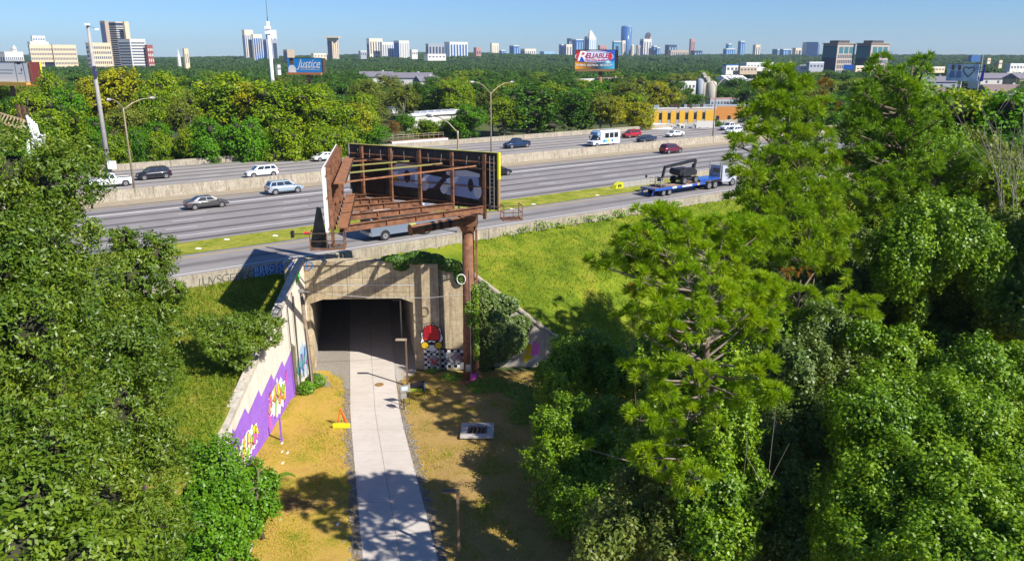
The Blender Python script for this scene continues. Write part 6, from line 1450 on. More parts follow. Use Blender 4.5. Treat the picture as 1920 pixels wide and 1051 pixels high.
tree_of('leafy_bush', 'rounded bright green bush hiding the near end of the mural wall', 'bush', LB4, (-13.5, 36, 0), (-13.5, 36.5, 4), .15, dict(n_per_m2=120, size=.17, aspect=.75, mt=LM['bright'], sub_r=.2, droop=.3), 4)
LB5 = [B(440, 612, 40, 47), B(395, 622, 36, 46.5), B(485, 608, 34, 47.5), B(455, 645, 38, 46), B(500, 635, 26, 47), B(415, 650, 36, 45.5), B(520, 603, 15, 48), B(450, 678, 22, 45.5), B(380, 600, 22, 47)]
tree_of('mimosa_tree', 'small spreading tree leaning over the top of the mural wall', 'tree', [(c, r, .6) for c, r, s in LB5], (-18.6, 46.5, 4.6), (-17.5, 47.0, 7.6), .14, dict(n_per_m2=110, size=.2, aspect=.42, mt=LM['oaky'], sub_r=.26, core=.45, jit=.4), 5)
# saplings with feather leaves near the bush
for i, (px, py) in enumerate(((478, 905), (452, 1000), (520, 885))):
    bs = un(px, py + 30); ro = thing('sumac_sapling', ['small feathery sapling at the edge of the bright bush', 'small feathery sapling beside the pale stones at the bottom left', 'small feathery frond reaching onto the lawn from the bright bush'][i], 'plant', bs)
    V = []; rg = np.random.default_rng(40 + i)
    for k in range(9):
        a_ = rg.uniform(0, 6.28); dr_ = np.array([math.cos(a_), math.sin(a_), .35])
        for j in range(16):
            for sd_ in (-1, 1):
                p = np.array(bs) + np.array([0, 0, .7]) + dr_ * (.12 + j * .065) - np.array([0, 0, .0025 * j * j]); w = np.array([-math.sin(a_), math.cos(a_), 0]) * sd_
                V += [p, p + w * .1 + dr_ * .03, p + w * .22, p + w * .1 - dr_ * .03]
    V = np.array(V); me = fast_mesh('fronds', V - np.array(bs), len(V) // 4, 4, LM['bright'], rg.random(len(V))); link('fronds', me, ro)
    MB().tube([bs, bs + Vector((0, 0, .75))], .03, 5).build('stem', bark, ro)

# --- kudzu mounds and vine covered trees on the right
def kud(name, label, cat, blobs, base, mt, seed, n=150, size=.15, asp=.8, sub_r=.12, trunk_top=None, droop=.35, jit=.4):
    ro = thing(name, label, cat, base)
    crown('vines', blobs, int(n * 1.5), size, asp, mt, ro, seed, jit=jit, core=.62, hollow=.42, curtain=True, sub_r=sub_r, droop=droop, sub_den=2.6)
    MB().tube([base, (base[0], base[1], max(b[0][2] for b in blobs) * .8)], [.22, .1], 8).build('trunk', bark, ro); return ro
K = LM
kud('vine_covered_bush', 'dark vine covered mound beside the right wing wall', 'bush', [B(1085, 672, 62, 50, .9), B(1060, 715, 55, 48, .9), B(1140, 690, 55, 50, .9), B(1035, 690, 30, 49), B(1110, 640, 32, 51, .8), B(1180, 720, 60, 48)], (5, 50, 0), K['kudzu'], 11, 110, .17)
kud('vine_covered_bush', 'large vine covered mound on the edge of the shaded lawn', 'bush', [B(1075, 810, 68, 41), B(1040, 860, 55, 39), B(1120, 880, 75, 38), B(1060, 930, 62, 36), B(1140, 790, 50, 42), B(1030, 790, 32, 41), B(1150, 960, 80, 34)], (4.5, 39, 0), K['kudzu'], 12, 120, .15)
kud('shrub', 'pale yellowish leaved tall shrub at the bottom centre right', 'bush', [B(1160, 985, 60, 27), B(1120, 1030, 45, 26), B(1215, 960, 40, 27.5), B(1180, 900, 28, 29), B(1250, 1010, 60, 26), B(1100, 1000, 22, 27), B(1230, 880, 26, 29)], (4.2, 26.5, 0), K['pale'], 13, 100, .19, .5, .3)
kud('vine_covered_tree', 'vine column climbing the trunk of the front pine', 'tree', [B(1360, 800, 62, 28, 1.5), B(1330, 920, 65, 26.5, 1.4), B(1395, 930, 55, 27, 1.5), B(1350, 1030, 70, 25, 1.2), B(1370, 690, 44, 29.5, 1.4), B(1300, 820, 40, 29, 1.3), B(1270, 740, 45, 31), B(1350, 610, 42, 30.5, 1.3), B(1320, 540, 34, 31.5, 1.2), B(1380, 560, 30, 31.5, 1.2)], (8, 28, 0), K['kudzu'], 14, 150, .14)
kud('vine_covered_tree', 'grey green vine column between the front pine and the bright slope', 'tree', [B(1500, 700, 55, 31, 1.5), B(1540, 620, 45, 33, 1.3), B(1480, 820, 55, 29.5, 1.6), B(1540, 800, 50, 29.5, 1.5), B(1470, 950, 60, 27.5, 1.6), B(1530, 930, 55, 27, 1.5), B(1440, 660, 40, 33, 1.3), B(1500, 1040, 70, 25.5, 1.2), B(1430, 800, 34, 32, 1.5)], (11, 29, 0), K['kudzug'], 15, 150, .14)
kud('kudzu_thicket', 'broad bright green kudzu slope filling the bottom right corner', 'bush', [B(1700, 900, 130, 24, .8), B(1640, 780, 90, 26.5, .9), B(1800, 800, 110, 26, .9), B(1610, 960, 85, 24, .9), B(1830, 960, 130, 22, .8), B(1660, 1040, 110, 21.5, .7), B(1780, 1050, 120, 20, .7), B(1900, 1040, 120, 20, .7), B(1560, 1010, 60, 24), B(1910, 880, 90, 24)], (17, 24, 0), K['kudzu'], 16, 190, .13, .75, .11)
kud('kudzu_thicket', 'long kudzu ridge arching down behind the bright slope', 'bush', [B(1690, 665, 55, 31), B(1620, 625, 38, 32), B(1745, 710, 50, 30), B(1850, 700, 70, 29), B(1910, 720, 70, 28.5), B(1780, 740, 55, 28.5), B(1895, 680, 36, 32), B(1660, 725, 50, 29.5)], (18, 31, 0), K['kudzu'], 17, 160, .14)
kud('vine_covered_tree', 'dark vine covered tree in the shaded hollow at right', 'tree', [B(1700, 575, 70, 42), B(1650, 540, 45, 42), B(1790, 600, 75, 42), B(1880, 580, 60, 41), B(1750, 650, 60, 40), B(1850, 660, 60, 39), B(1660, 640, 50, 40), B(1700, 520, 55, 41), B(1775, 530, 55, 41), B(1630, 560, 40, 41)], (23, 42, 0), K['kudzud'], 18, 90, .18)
kud('vine_covered_tree', 'rounded kudzu dome above the dark hollow at right', 'tree', [B(1735, 440, 78, 38.5), B(1690, 470, 60, 38), B(1800, 450, 70, 38.5), B(1840, 510, 42, 38), B(1740, 490, 50, 38.5), B(1655, 510, 30, 38), B(1855, 560, 26, 37.5), B(1690, 530, 26, 37.8), B(1715, 570, 24, 38.8, 1.8)], (21.5, 39, 0), K['kudzu'], 19, 120, .16)
kud('vine_covered_tree', 'kudzu clad tree right of the second pine trunk', 'tree', [B(1540, 470, 55, 43), B(1570, 540, 42, 41), B(1500, 430, 50, 44), B(1460, 520, 60, 42), B(1520, 570, 46, 40), B(1590, 660, 50, 38), B(1612, 505, 36, 43), B(1625, 450, 30, 44), B(1600, 740, 60, 34), B(1570, 600, 40, 39), B(1640, 790, 50, 34)], (17, 43, 0), K['kudzug'], 20, 90, .18)
kud('vine_covered_tree', 'dark vine covered growth behind the front pine', 'tree', [B(1440, 450, 50, 41), B(1400, 520, 60, 43), B(1300, 640, 70, 41), B(1240, 660, 55, 41), B(1400, 640, 70, 38), B(1340, 740, 70, 35), B(1230, 770, 50, 38), B(1200, 860, 60, 36), B(1430, 740, 50, 35), B(1455, 640, 62, 34), B(1400, 690, 55, 35), B(1520, 650, 50, 34), B(1300, 700, 50, 37), B(1480, 720, 60, 32.5), B(1290, 790, 60, 33)], (14, 42, 0), K['kudzu'], 21, 70, .2)
kud('vine_covered_tree', 'shadowed vine growth under the bright slope at the bottom', 'tree', [B(1420, 900, 60, 30, 1.4), B(1440, 1020, 60, 27, 1.3), B(1250, 930, 50, 31), B(1580, 850, 45, 29)], (10, 30, 0), K['kudzug'], 22, 90, .16)
kud('leafy_tree', 'yellow green round bush at the right edge below the bare tree', 'tree', [B(1905, 450, 55, 40), B(1880, 520, 40, 39), B(1920, 590, 55, 37), B(1870, 600, 40, 38)], (27, 39, 0), K['oaky'], 23, 70, .2)

# --- pines
def tuft_mesh(pts, dirs, n_need, length, width, rg, thin=.5):
    n = len(pts); d = np.repeat(dirs, n_need, 0); p = np.repeat(pts, n_need, 0)
    v = rg.normal(0, 1, (n * n_need, 3)); v /= np.linalg.norm(v, axis=1, keepdims=True)
    v = v * .8 + d * .8; v /= np.linalg.norm(v, axis=1, keepdims=True)
    L = length * rg.uniform(.7, 1.1, (n * n_need, 1))
    w = np.cross(v, rg.normal(0, 1, v.shape)); w /= np.linalg.norm(w, axis=1, keepdims=True) + 1e-9
    s = p + v * L * .08; e = p + v * L; e[:, 2] -= L[:, 0] * .1
    V = np.stack([s, p + v * L * .5 + w * width, e], 1).reshape(-1, 3)
    tt = np.repeat(rg.random(n), n_need) * .6 + .4 * rg.random(n * n_need)
    return V, np.repeat(tt, 3)
def pine(name, label, base, top, r, clusters, mt, per, n_need, length, width, seed, spread=1.0, extra=None):
    """clusters: (px,py,rpx,Y)"""
    ro = thing(name, label, 'tree', base); rg = np.random.default_rng(seed); q = random.Random(seed)
    mb = MB(); b_, t_ = Vector(base), Vector(top)
    mb.tube([b_, b_.lerp(t_, .4) + Vector((.3, .1, 0)), b_.lerp(t_, .75), t_], [r, r * .8, r * .5, r * .12], 10)
    mb.build('trunk', bark, ro, smooth=True)
    br = MB(); PT = []; DR = []
    for cl in clusters:
        px, py, rp, Y = cl[:4]; (c, rr, _) = B(px, py, rp, Y); c = np.array(c)
        f = min(.97, max(.1, (c[2] - rr * .8 - 1.0) / max(t_.z, 1))); s = b_.lerp(t_, f)
        e = Vector(c) - Vector((0, 0, rr * .3)); m1 = s.lerp(e, .5) + Vector((q.uniform(-.2, .2), q.uniform(-.2, .2), -.15))
        br.tube([s, m1, e], [r * .22, r * .15, r * .06], 6, False)
        n = max(3, int(per * rr * rr)); d = rg.normal(0, 1, (n, 3)); d[:, 2] = d[:, 2] * .7 + .45; d /= np.linalg.norm(d, axis=1, keepdims=True)
        pp = c + d * rr * rg.uniform(.55, 1.0, (n, 1)) * np.array([1, 1, .75]); PT.append(pp); DR.append(d * .8 + np.array([0, 0, .5]))
        for k in range(0, n, 2): br.tube([e, Vector(pp[k])], [r * .05, .008], 4, False)
    br.build('branches', mat('pine_branch', (.15, .11, .09), .9, (6, (.26, .21, .18), .8)) if 'front' in label else bark, ro)
    V, T = tuft_mesh(np.concatenate(PT), np.concatenate(DR), n_need, length, width, rg)
    off = np.array(base); me = fast_mesh('needles', V - off, len(V) // 3, 3, mt, T); link('needles', me, ro)
    return ro
FP = [(1225, 405, 38, 28), (1285, 425, 34, 28), (1190, 450, 30, 27), (1250, 470, 36, 27.5), (1320, 480, 34, 28), (1150, 500, 26, 27.5), (1210, 520, 32, 27), (1290, 520, 34, 27), (1360, 500, 28, 28.5), (1350, 555, 40, 27), (1400, 550, 26, 28), (1240, 570, 36, 26.5), (1200, 590, 26, 27), (1310, 585, 36, 26.5), (1390, 590, 30, 27), (1160, 465, 22, 28), (1260, 625, 28, 26), (1340, 630, 30, 26.5),
      (1120, 490, 20, 28.5), (1210, 440, 26, 27), (1380, 435, 26, 30), (1320, 430, 22, 29),
      (1275, 695, 34, 26), (1210, 700, 26, 26.5), (1240, 735, 26, 26), (1330, 700, 24, 26), (1200, 780, 30, 25.5), (1255, 785, 24, 25.5), (1180, 690, 20, 27), (1290, 770, 22, 25.5), (1350, 760, 22, 25.5),
      (1420, 700, 34, 25), (1450, 740, 30, 24.5), (1400, 740, 28, 25), (1440, 680, 22, 25.5), (1395, 700, 22, 25.5), (1210, 850, 26, 26), (1260, 830, 20, 26), (1305, 890, 34, 25), (1260, 905, 22, 25.5), (1340, 800, 20, 26), (1240, 880, 18, 26), (1095, 835, 14, 29), (1370, 480, 24, 29), (1130, 440, 0.1, 28)]
q = random.Random(4)
for k in range(52): FP.insert(0, (q.uniform(1180, 1450), q.uniform(410, 640), q.uniform(24, 34), 29.3 + q.uniform(-.3, .8)))
for k in range(10): FP.insert(0, (q.uniform(1190, 1340), q.uniform(690, 880), q.uniform(16, 24), 27.5))
pine('pine_tree', 'front pine with bright star shaped needle tufts standing right of the lawn', (8.3, 28.6, 0), (7.6, 28.8, 18.2), .26, FP[:-1], LM['pine'], 34, 120, .4, .021, 31)
MP = [(1500, 555, 34, 34), (1550, 585, 34, 34), (1610, 590, 32, 33.5), (1640, 570, 20, 33.5), (1450, 545, 26, 35), (1580, 560, 26, 34), (1530, 600, 22, 33), (1410, 600, 20, 34), (1625, 610, 22, 33), (1480, 590, 26, 34), (1430, 470, 24, 37), (1480, 490, 26, 37), (1530, 500, 24, 37), (1560, 450, 24, 39), (1590, 520, 16, 37)]
pine('pine_tree', 'low pine boughs with drooping tufts in the middle of the right woods', (13.5, 34, 0), (13.5, 34.5, 15), .25, MP, LM['pine'], 26, 110, .42, .023, 32)
BP = [(1465, 145, 30, 47), (1440, 165, 26, 47), (1500, 160, 26, 47.5), (1450, 200, 34, 46), (1500, 215, 36, 46), (1410, 215, 24, 46), (1540, 200, 22, 48), (1430, 245, 32, 45), (1480, 260, 38, 45), (1530, 255, 30, 46), (1395, 270, 24, 44), (1440, 300, 36, 44), (1500, 310, 40, 44), (1550, 300, 30, 45), (1400, 330, 30, 43), (1460, 350, 42, 43), (1520, 360, 40, 43), (1560, 350, 28, 44), (1420, 385, 36, 42), (1480, 400, 40, 41.5), (1545, 400, 36, 42), (1400, 420, 30, 41), (1450, 440, 36, 40.5), (1515, 440, 36, 40.5), (1570, 430, 30, 41), (1385, 375, 20, 43), (1375, 300, 16, 44), (1372, 420, 22, 41.5), (1385, 450, 24, 41), (1590, 470, 24, 42), (1585, 420, 22, 43), (1465, 320, 34, 46), (1530, 300, 30, 47), (1500, 400, 34, 44), (1560, 480, 28, 40), (1500, 480, 32, 39.5), (1600, 380, 16, 44), (1440, 130, 12, 47), (1480, 180, 26, 46.5), (1370, 265, 12, 44)]
pine('pine_tree', 'tall pine rising to the horizon right of the highway', (15.8, 43, 0), (15.4, 43.6, 24.2), .35, [(a, b, c, d - 3.2) for a, b, c, d in BP], LM['pineb'], 32, 60, .5, .038, 33)
pine('pine_tree', 'brown needled dying boughs beside the tall pine', (18.8, 47, 0), (18.6, 47.5, 22), .25, [(1540, 170, 24, 49), (1555, 205, 20, 49), (1520, 185, 18, 49), (1560, 270, 20, 48), (1580, 320, 20, 47), (1545, 330, 18, 47), (1590, 290, 14, 48), (1575, 385, 18, 45)], mat('x', (0, 0, 0)) if False else LM['rust'], 16, 28, .5, .03, 34)
CP = []
q = random.Random(12)
for (px, py, rp) in ((1665, 140, 36), (1700, 150, 42), (1640, 175, 40), (1690, 200, 48), (1740, 185, 36), (1620, 230, 50), (1690, 260, 52), (1760, 240, 42), (1600, 290, 44), (1660, 320, 50), (1730, 320, 50), (1790, 290, 44), (1620, 360, 40), (1690, 370, 44), (1760, 370, 46), (1810, 340, 36), (1600, 200, 30), (1780, 400, 36), (1830, 300, 30), (1825, 380, 28), (1640, 130, 20), (1720, 125, 24), (1590, 340, 28), (1650, 400, 34)):
    for k in range(4): CP.append((px + q.uniform(-.6, .6) * rp, py + q.uniform(-.6, .6) * rp, rp * .52, 49 + q.uniform(-3, 2) - (py - 130) * .012))
pine('pine_tree', 'broad bright green pine, the widest crown on the right', (26, 50, 0), (25.6, 51, 24.6), .45, CP, LM['pinegreen'], 18, 60, .52, .042, 35)
kud('leafy_tree', 'inner leafy mass below the broad bright pine', 'tree', [B(1680, 260, 75, 52), B(1740, 300, 75, 52), B(1640, 330, 70, 51), B(1720, 380, 85, 50), B(1690, 180, 55, 53), B(1620, 240, 45, 53), B(1800, 350, 45, 51), B(1620, 420, 50, 48)], (26.5, 53.5, 0), LM['pinegreen'], 24, 45, .26, .4, .2)
kud('leafy_tree', 'inner vine mass behind the tall pine', 'tree', [B(1470, 300, 52, 45.5), B(1500, 220, 40, 46), B(1470, 380, 55, 44), B(1540, 400, 42, 43.5), B(1470, 170, 24, 46.5), B(1410, 350, 28, 44)], (15.8, 45.5, 0), LM['mid'], 25, 40, .26, .5, .2)
# orange autumn sprig
pine('autumn_sprig', 'orange autumn leaves sticking out between the pines', (14.6, 36, 0), (14.4, 36, 13), .06, [(1485, 512, 14, 35), (1508, 514, 12, 35), (1470, 508, 8, 35)], LM['brown'], 60, 24, .22, .03, 36)
pine('autumn_sprig', 'reddish sprig at the end of a front pine branch', (6.5, 30, 0), (4.8, 29, 14), .04, [(1178, 537, 7, 28), (1205, 440, 7, 27)], LM['brown'], 60, 20, .2, .03, 37)
# bare branches
def bare(label, base, tips_px, Y, seed, m, r=.12, name='bare_tree', n2=5):
    ro = thing(name, label, 'tree', base); q = random.Random(seed); mb = MB(); b_ = Vector(base)
    def rec(a, b, r, dep):
        md = a.lerp(b, .5) + Vector((q.uniform(-.1, .1), q.uniform(-.1, .1), q.uniform(-.05, .15))) * (b - a).length
        mb.tube([a, md, b], [r, r * .75, r * .35], 5, False)
        if dep:
            for _ in range(n2):
                s = a.lerp(b, q.uniform(.3, .95)); L_ = (b - a).length * q.uniform(.25, .5); dd = ((b - a).normalized() + Vector((q.uniform(-.9, .9), q.uniform(-.9, .9), q.uniform(-.4, .8)))).normalized()
                rec(s, s + dd * L_, r * .45, dep - 1)
    for px, py in tips_px: rec(b_.lerp(Vector((b_.x, b_.y, unY(px, py, Y).z)), .55), unY(px, py, Y + q.uniform(-2, 2)), r, 2)
    mb.build('branches', m, ro); MB().tube([b_, b_ + Vector((0, 0, unY(*tips_px[0], Y).z * .6))], [.2, .12], 8).build('trunk', m, ro); return ro
bare('leafless grey tree at the right edge above the olive bush', (30, 44, 0), [(1835, 245), (1855, 235), (1878, 225), (1905, 228), (1922, 250), (1862, 300), (1900, 310)], 44, 5, mat('pale_bark', (.27, .25, .2), .9), .035, n2=4)
bare('broken dead pine branch hanging below the right tuft cluster of the front pine', (8.6, 27.3, 0), [(1402, 820), (1480, 830)], 25, 6, MATS['pale_bark'], .02, 'dead_branch', 2)
0 and bare('bare grey twigs at the edge of the woods behind the left camera mast', (-46, 128, 6), [(150, 200), (120, 212), (190, 230), (170, 205)], 128, 7, None, .12)

# --- woods behind the highway
def template(nm, seed, mt, nb, lv, size, asp=.6, tall=1.15, open_=0.0):
    rg = np.random.default_rng(seed); blobs = [((0, 0, .62 * tall), .36, .9)]
    for k in range(nb):
        a_ = rg.uniform(0, 6.28); rr = rg.uniform(.12, .34); z = rg.uniform(.3, .98)
        rr *= (1.15 - abs(z - .55)); blobs.append(((rr * math.cos(a_), rr * math.sin(a_), z * tall * .92), rg.uniform(.13, .23), rg.uniform(.7, 1)))
    rgl = np.random.default_rng(seed + 99); VV = []; TT = []
    tot = sum(b[1] ** 2 for b in blobs)
    for c, r, sq in blobs:
        n = int(lv * r * r / tot); ns = max(8, int(26 * r / .18)); P_, N_, k = blob_points(np.array(c), r, n, rgl, ns, .3, sub_r=.3, squash=sq)
        VV.append(leaves(P_, N_, size, asp, .5, rgl, .05)); TT.append(np.repeat(.6 * rgl.random(ns)[k] + .4 * rgl.random(n), 4))
    V = np.concatenate(VV); T = np.concatenate(TT); idx = np.arange(len(V)).reshape(-1, 4)
    cv, cf = core_mesh(blobs, .48 - open_ * .6, rgl); ni = len(idx); idx = np.concatenate([idx, cf + len(V)]); T = np.concatenate([T, np.full(len(cv), .3)]); V = np.concatenate([V, cv])
    me = fast_mesh(nm, V, len(idx), 4, mt, T, idx=idx); me.materials.append(core_shade); mi = np.zeros(len(idx), dtype=np.int32); mi[ni:] = 1; me.polygons.foreach_set('material_index', mi); return me
TMPL = {}
for i, (k, nb, lv, sz) in enumerate((('yg', 18, 9000, .046), ('yg', 22, 9000, .044), ('mid', 18, 9000, .044), ('mid', 22, 9000, .042), ('midb', 18, 9000, .044), ('yellow', 18, 8500, .044), ('olive', 16, 7000, .04), ('rust', 12, 3600, .036))):
    TMPL.setdefault(k, []).append(template('crown', 200 + i * 7, LM[k], nb, lv, sz, open_=.0 if k not in ('olive', 'rust') else .25))
tm = MB().tube([(0, 0, -.25), (.01, 0, .3), (0, .01, .8)], [.03, .022, .006], 7); 
for a_ in (0.3, 1.7, 3.1, 4.6): tm.tube([(0, 0, .28), (.12 * math.cos(a_), .12 * math.sin(a_), .5), (.24 * math.cos(a_), .24 * math.sin(a_), .68)], [.014, .009, .004], 5, False)
TR = bpy.data.meshes.new('trunk'); TR.from_pydata(tm.v, [], tm.f); TR.materials.append(bark)
TRP = TR.copy(); TRP.materials.clear(); TRP.materials.append(barkpale)
NM = {'yg': ('broadleaf_tree', 'yellow-green'), 'mid': ('broadleaf_tree', 'dark green'), 'midb': ('broadleaf_tree', 'bright green'), 'yellow': ('broadleaf_tree', 'yellow'), 'olive': ('broadleaf_tree', 'olive brown'), 'rust': ('broadleaf_tree', 'half bare rusty')}
tq = random.Random(77)
def wood_tree(px, top_row, w_px, Y, kind, label=None, group=None, zb=None, x=None):
    zt = unY(px, top_row, Y).z; p = unY(px, top_row, Y)
    if x is not None: p.x = x
    z0 = hillf(p.x, Y) - .3 if zb is None else zb
    w = w_px * Y / F * (2.5 if Y < 100 else 1); hgt = max(3.0, zt - z0)
    me = tq.choice(TMPL[kind])
    ro = thing(NM[kind][0], label or (NM[kind][1] + ' tree in the woods beyond the highway'), 'tree', (p.x, Y, z0), tq.uniform(0, 6.28), group or (None if label else NM[kind][1] + ' trees in the woods beyond the highway'))
    c = link('crown', me, ro); ch = max(hgt * .8, min(hgt, w * 1.1)) if Y > 100 else min(hgt, w * 1.5); c.scale = (w * 1.25, w * 1.25, ch / 1.2); c.location = (0, 0, hgt - ch)
    t = link('trunk', TRP if kind in ('olive', 'rust') else TR, ro); t.scale = (w, w, hgt); return ro
SPEC = [(212, 122, 95, 152, 'yellow', 'large golden yellow tree directly behind the camera mast'), (165, 140, 60, 150, 'yellow', 'golden yellow tree left of the camera mast'), (300, 135, 70, 155, 'yg', 'yellow topped green tree right of the golden tree'), (285, 165, 70, 148, 'yg', 'yellow green tree in front of the yellow topped one'),
 (90, 135, 50, 150, 'yg', 'yellow green tree beside the left billboard'), (120, 160, 60, 140, 'midb', 'green tree between the left billboard and the mast'), (60, 170, 80, 135, 'yg', 'green tree below the left billboard'), (110, 205, 90, 125, 'yg', 'low yellow green tree over the left skeleton frame'), (30, 175, 60, 150, 'mid', 'dark tree at the left edge below the phone billboard'),
 (170, 215, 60, 135, 'midb', 'fresh green tree left of the mast foot'), (235, 190, 70, 140, 'olive', 'olive brown thin tree right of the mast'), (340, 175, 60, 140, 'olive', 'olive thin tree behind the black crossover'), (290, 225, 60, 133, 'midb', 'bright green bushy tree behind the left street lamp'), (250, 240, 50, 132, 'rust', 'brownish half bare tree behind the left street lamp'),
 (415, 135, 110, 150, 'yg', 'large yellow green tree left of the white antenna pole'), (385, 215, 70, 130, 'midb', 'bright green tree above the black crossover'), (350, 240, 50, 130, 'yg', 'small yellow green tree above the black crossover'), (470, 150, 80, 148, 'yellow', 'yellowish tree below the antenna pole'), (510, 148, 110, 147, 'yg', 'big green and yellow tree in front of the antenna pole'), (575, 160, 90, 148, 'yg', 'yellow green tree below the blue billboard'),
 (455, 215, 80, 132, 'midb', 'green tree behind the white suv'), (530, 230, 80, 133, 'yg', 'dense yellow green tree low behind the barrier'), (620, 185, 90, 146, 'yg', 'yellow green tree right of the blue billboard'), (660, 190, 70, 150, 'yellow', 'yellow green tree with golden top behind the billboard corner'), (605, 235, 80, 136, 'yg', 'tree behind the billboard left corner'), (690, 228, 70, 152, 'midb', 'dark bushy tree just above the billboard panel'), (655, 245, 60, 139, 'yg', 'bushy tree above the left end of the billboard'),
 (685, 147, 60, 235, 'olive', 'olive tree with pale branches in the middle woods'), (725, 138, 55, 300, 'olive', 'round olive tree before the grey terraces'), (755, 156, 55, 230, 'olive', 'brownish pale tree in the middle woods'), (790, 150, 55, 240, 'mid', 'dark green tree in the middle woods'), (850, 148, 70, 230, 'yg', 'green and yellow tree behind the white warehouse'), (815, 160, 60, 235, 'mid', 'dark tree behind the white warehouse'), (900, 150, 70, 245, 'mid', 'tall dark tree behind the centre street lamp'),
 (880, 194, 72, 172, 'midb', 'round fresh green tree left of the centre street lamp'), (760, 212, 40, 190, 'midb', 'small round green tree left of the warehouse'), (800, 224, 56, 178, 'yg', 'scrubby tree in front of the warehouse'), (840, 224, 50, 178, 'yg', 'scrubby tree in front of the warehouse right end'), (735, 222, 36, 175, 'rust', 'reddish brown bush left of the warehouse'),
 (990, 152, 125, 185, 'mid', 'very large dark green tree right of the centre street lamp'), (945, 182, 60, 178, 'yg', 'green tree just right of the centre street lamp'), (1085, 165, 90, 188, 'mid', 'glossy dark green tree left of the rusty billboard pole'), (1040, 158, 60, 200, 'yg', 'lighter green tree behind the very large one'), (1148, 178, 55, 186, 'yellow', 'yellow olive tree right of the rusty billboard pole'), (1130, 150, 60, 235, 'midb', 'green tree behind the rusty billboard pole'),
 (1185, 143, 70, 225, 'olive', 'golden olive tree with pale twigs right of the rusty pole'), (1200, 188, 60, 192, 'yellow', 'yellowish tree left of the yellow building'), (1235, 150, 60, 230, 'yellow', 'bright yellow tree behind the yellow building'), (1262, 160, 40, 232, 'olive', 'thin grey olive tree right of the bright yellow one'), (1305, 174, 45, 240, 'mid', 'round green tree behind the yellow building roof'), (1292, 163, 24, 300, 'mid', 'small green tree before the white warehouse box'), (1345, 222, 26, 200, 'mid', 'bush at the right end of the yellow building'),
 (1375, 142, 50, 330, 'mid', 'green tree right of the silos'), (1400, 160, 50, 250, 'mid', 'dark tree near the grey metal shed'), (1425, 150, 40, 260, 'yellow', 'yellow tree beside the tall pine'),
 (1800, 160, 70, 62, 'yg', 'green tree below the pale blue billboard'), (1850, 165, 60, 64, 'yellow', 'yellow flecked tree below the right houses'), (1895, 160, 70, 60, 'midb', 'bright green tree at the right edge under the houses'), (1850, 240, 60, 52, 'olive', 'olive bush left of the bare grey tree'), (1845, 300, 60, 47, 'yg', 'yellow green tree above the kudzu dome at right'), (1890, 345, 70, 46, 'olive', 'olive green shrub at the right edge'), (1760, 180, 50, 66, 'mid', 'dark green tree behind the broad pine'), (1920, 250, 60, 56, 'mid', 'dark tree behind the bare grey tree')]
for a_ in SPEC: wood_tree(*a_[:5], label=a_[5], zb=(0 if a_[3] < 100 else None))
# shrubs along the outer barrier
i = 0
for s in np.arange(8, 78, 3.1):
    if 62 < s < 84: continue
    p = HW(s, 137 + tq.uniform(0, 3)); D = p.y * ct + (H - 9) * st_; px = CX + F * p.x / D
    zt = tq.uniform(10, 13); w = tq.uniform(4, 7)
    i += 1; ro = thing('shrub', 'low green shrub just behind the outer barrier, ' + ('first second third fourth fifth sixth seventh eighth ninth tenth eleventh twelfth thirteenth fourteenth fifteenth sixteenth seventeenth eighteenth nineteenth twentieth'.split())[i - 1] + ' from the left', 'bush', (p.x, p.y, 6), tq.uniform(0, 6), 'low shrubs behind the outer barrier')
    c = link('foliage', tq.choice(TMPL[tq.choice(('yg', 'midb', 'mid', 'yg'))]), ro); c.scale = (w, w, (zt - 6) / 1.0)
# filler trees, each its own
cnt = 0
SEEN = {}
LAND = [(150, 'below cream hotel'), (290, 'below tallest left tower'), (440, 'below church steeple'), (530, 'by antenna pole'), (660, 'below blue billboard'), (800, 'below grey terraces'), (930, 'below striped tower'), (1060, 'by centre lamp'), (1180, 'below oval billboard'), (1300, 'behind yellow building'), (1450, 'by silos'), (1600, 'below left twin tower'), (1740, 'below right twin tower'), (1850, 'by heart billboard'), (9999, 'at right edge')]
for Y, row, step, kinds in ((165, 160, 42, 'yg mid olive yg'), (200, 165, 46, 'yg mid olive midb'), (245, 158, 40, 'mid yg mid olive'), (300, 148, 34, 'mid mid yg far'), (360, 140, 30, 'mid mid olive far'), (440, 134, 26, 'mid mid mid yg')):
    px = -30
    while px < 1960:
        px += step * tq.uniform(.7, 1.3)
        if Y <= 200 and (720 < px < 900 or 1210 < px < 1440): continue
        if Y <= 245 and (1230 < px < 1420): continue
        if Y <= 300 and (1290 < px < 1345): continue
        if Y <= 165 and px > 700: continue
        r_ = row + tq.uniform(-5, 9) + (14 if 640 < px < 920 and Y < 250 else 0)
        if px > 1640: r_ += 6
        if Y >= 300 and (690 < px < 800) and Y < 400: r_ += 16
        if Y >= 245 and (1735 < px < 1910): r_ += 18 if Y < 400 else 12
        if Y >= 300 and 1350 < px < 1430: r_ += 8
        k = tq.choice(kinds.split()); k = 'mid' if k == 'far' else k
        row_ = {165: 'first', 200: 'second', 245: 'third', 300: 'fourth', 360: 'fifth', 440: 'sixth'}[Y]
        mark = [m_ for a_, m_ in LAND if px < a_][0]; ci = SEEN.get((row_, mark), 0); SEEN[(row_, mark)] = ci + 1
        ordn = ('first', 'second', 'third', 'fourth', 'fifth', 'sixth', 'seventh', 'eighth', 'ninth')[ci]
        wood_tree(px, r_, step * 1.35, Y + tq.uniform(-15, 15), k, label=NM[k][1] + ' tree in the ' + row_ + ' row of woods ' + mark + ', ' + ordn + ' from left', group=NM[k][1] + ' trees in the woods beyond the highway'); cnt += 1
print('filler trees', cnt)
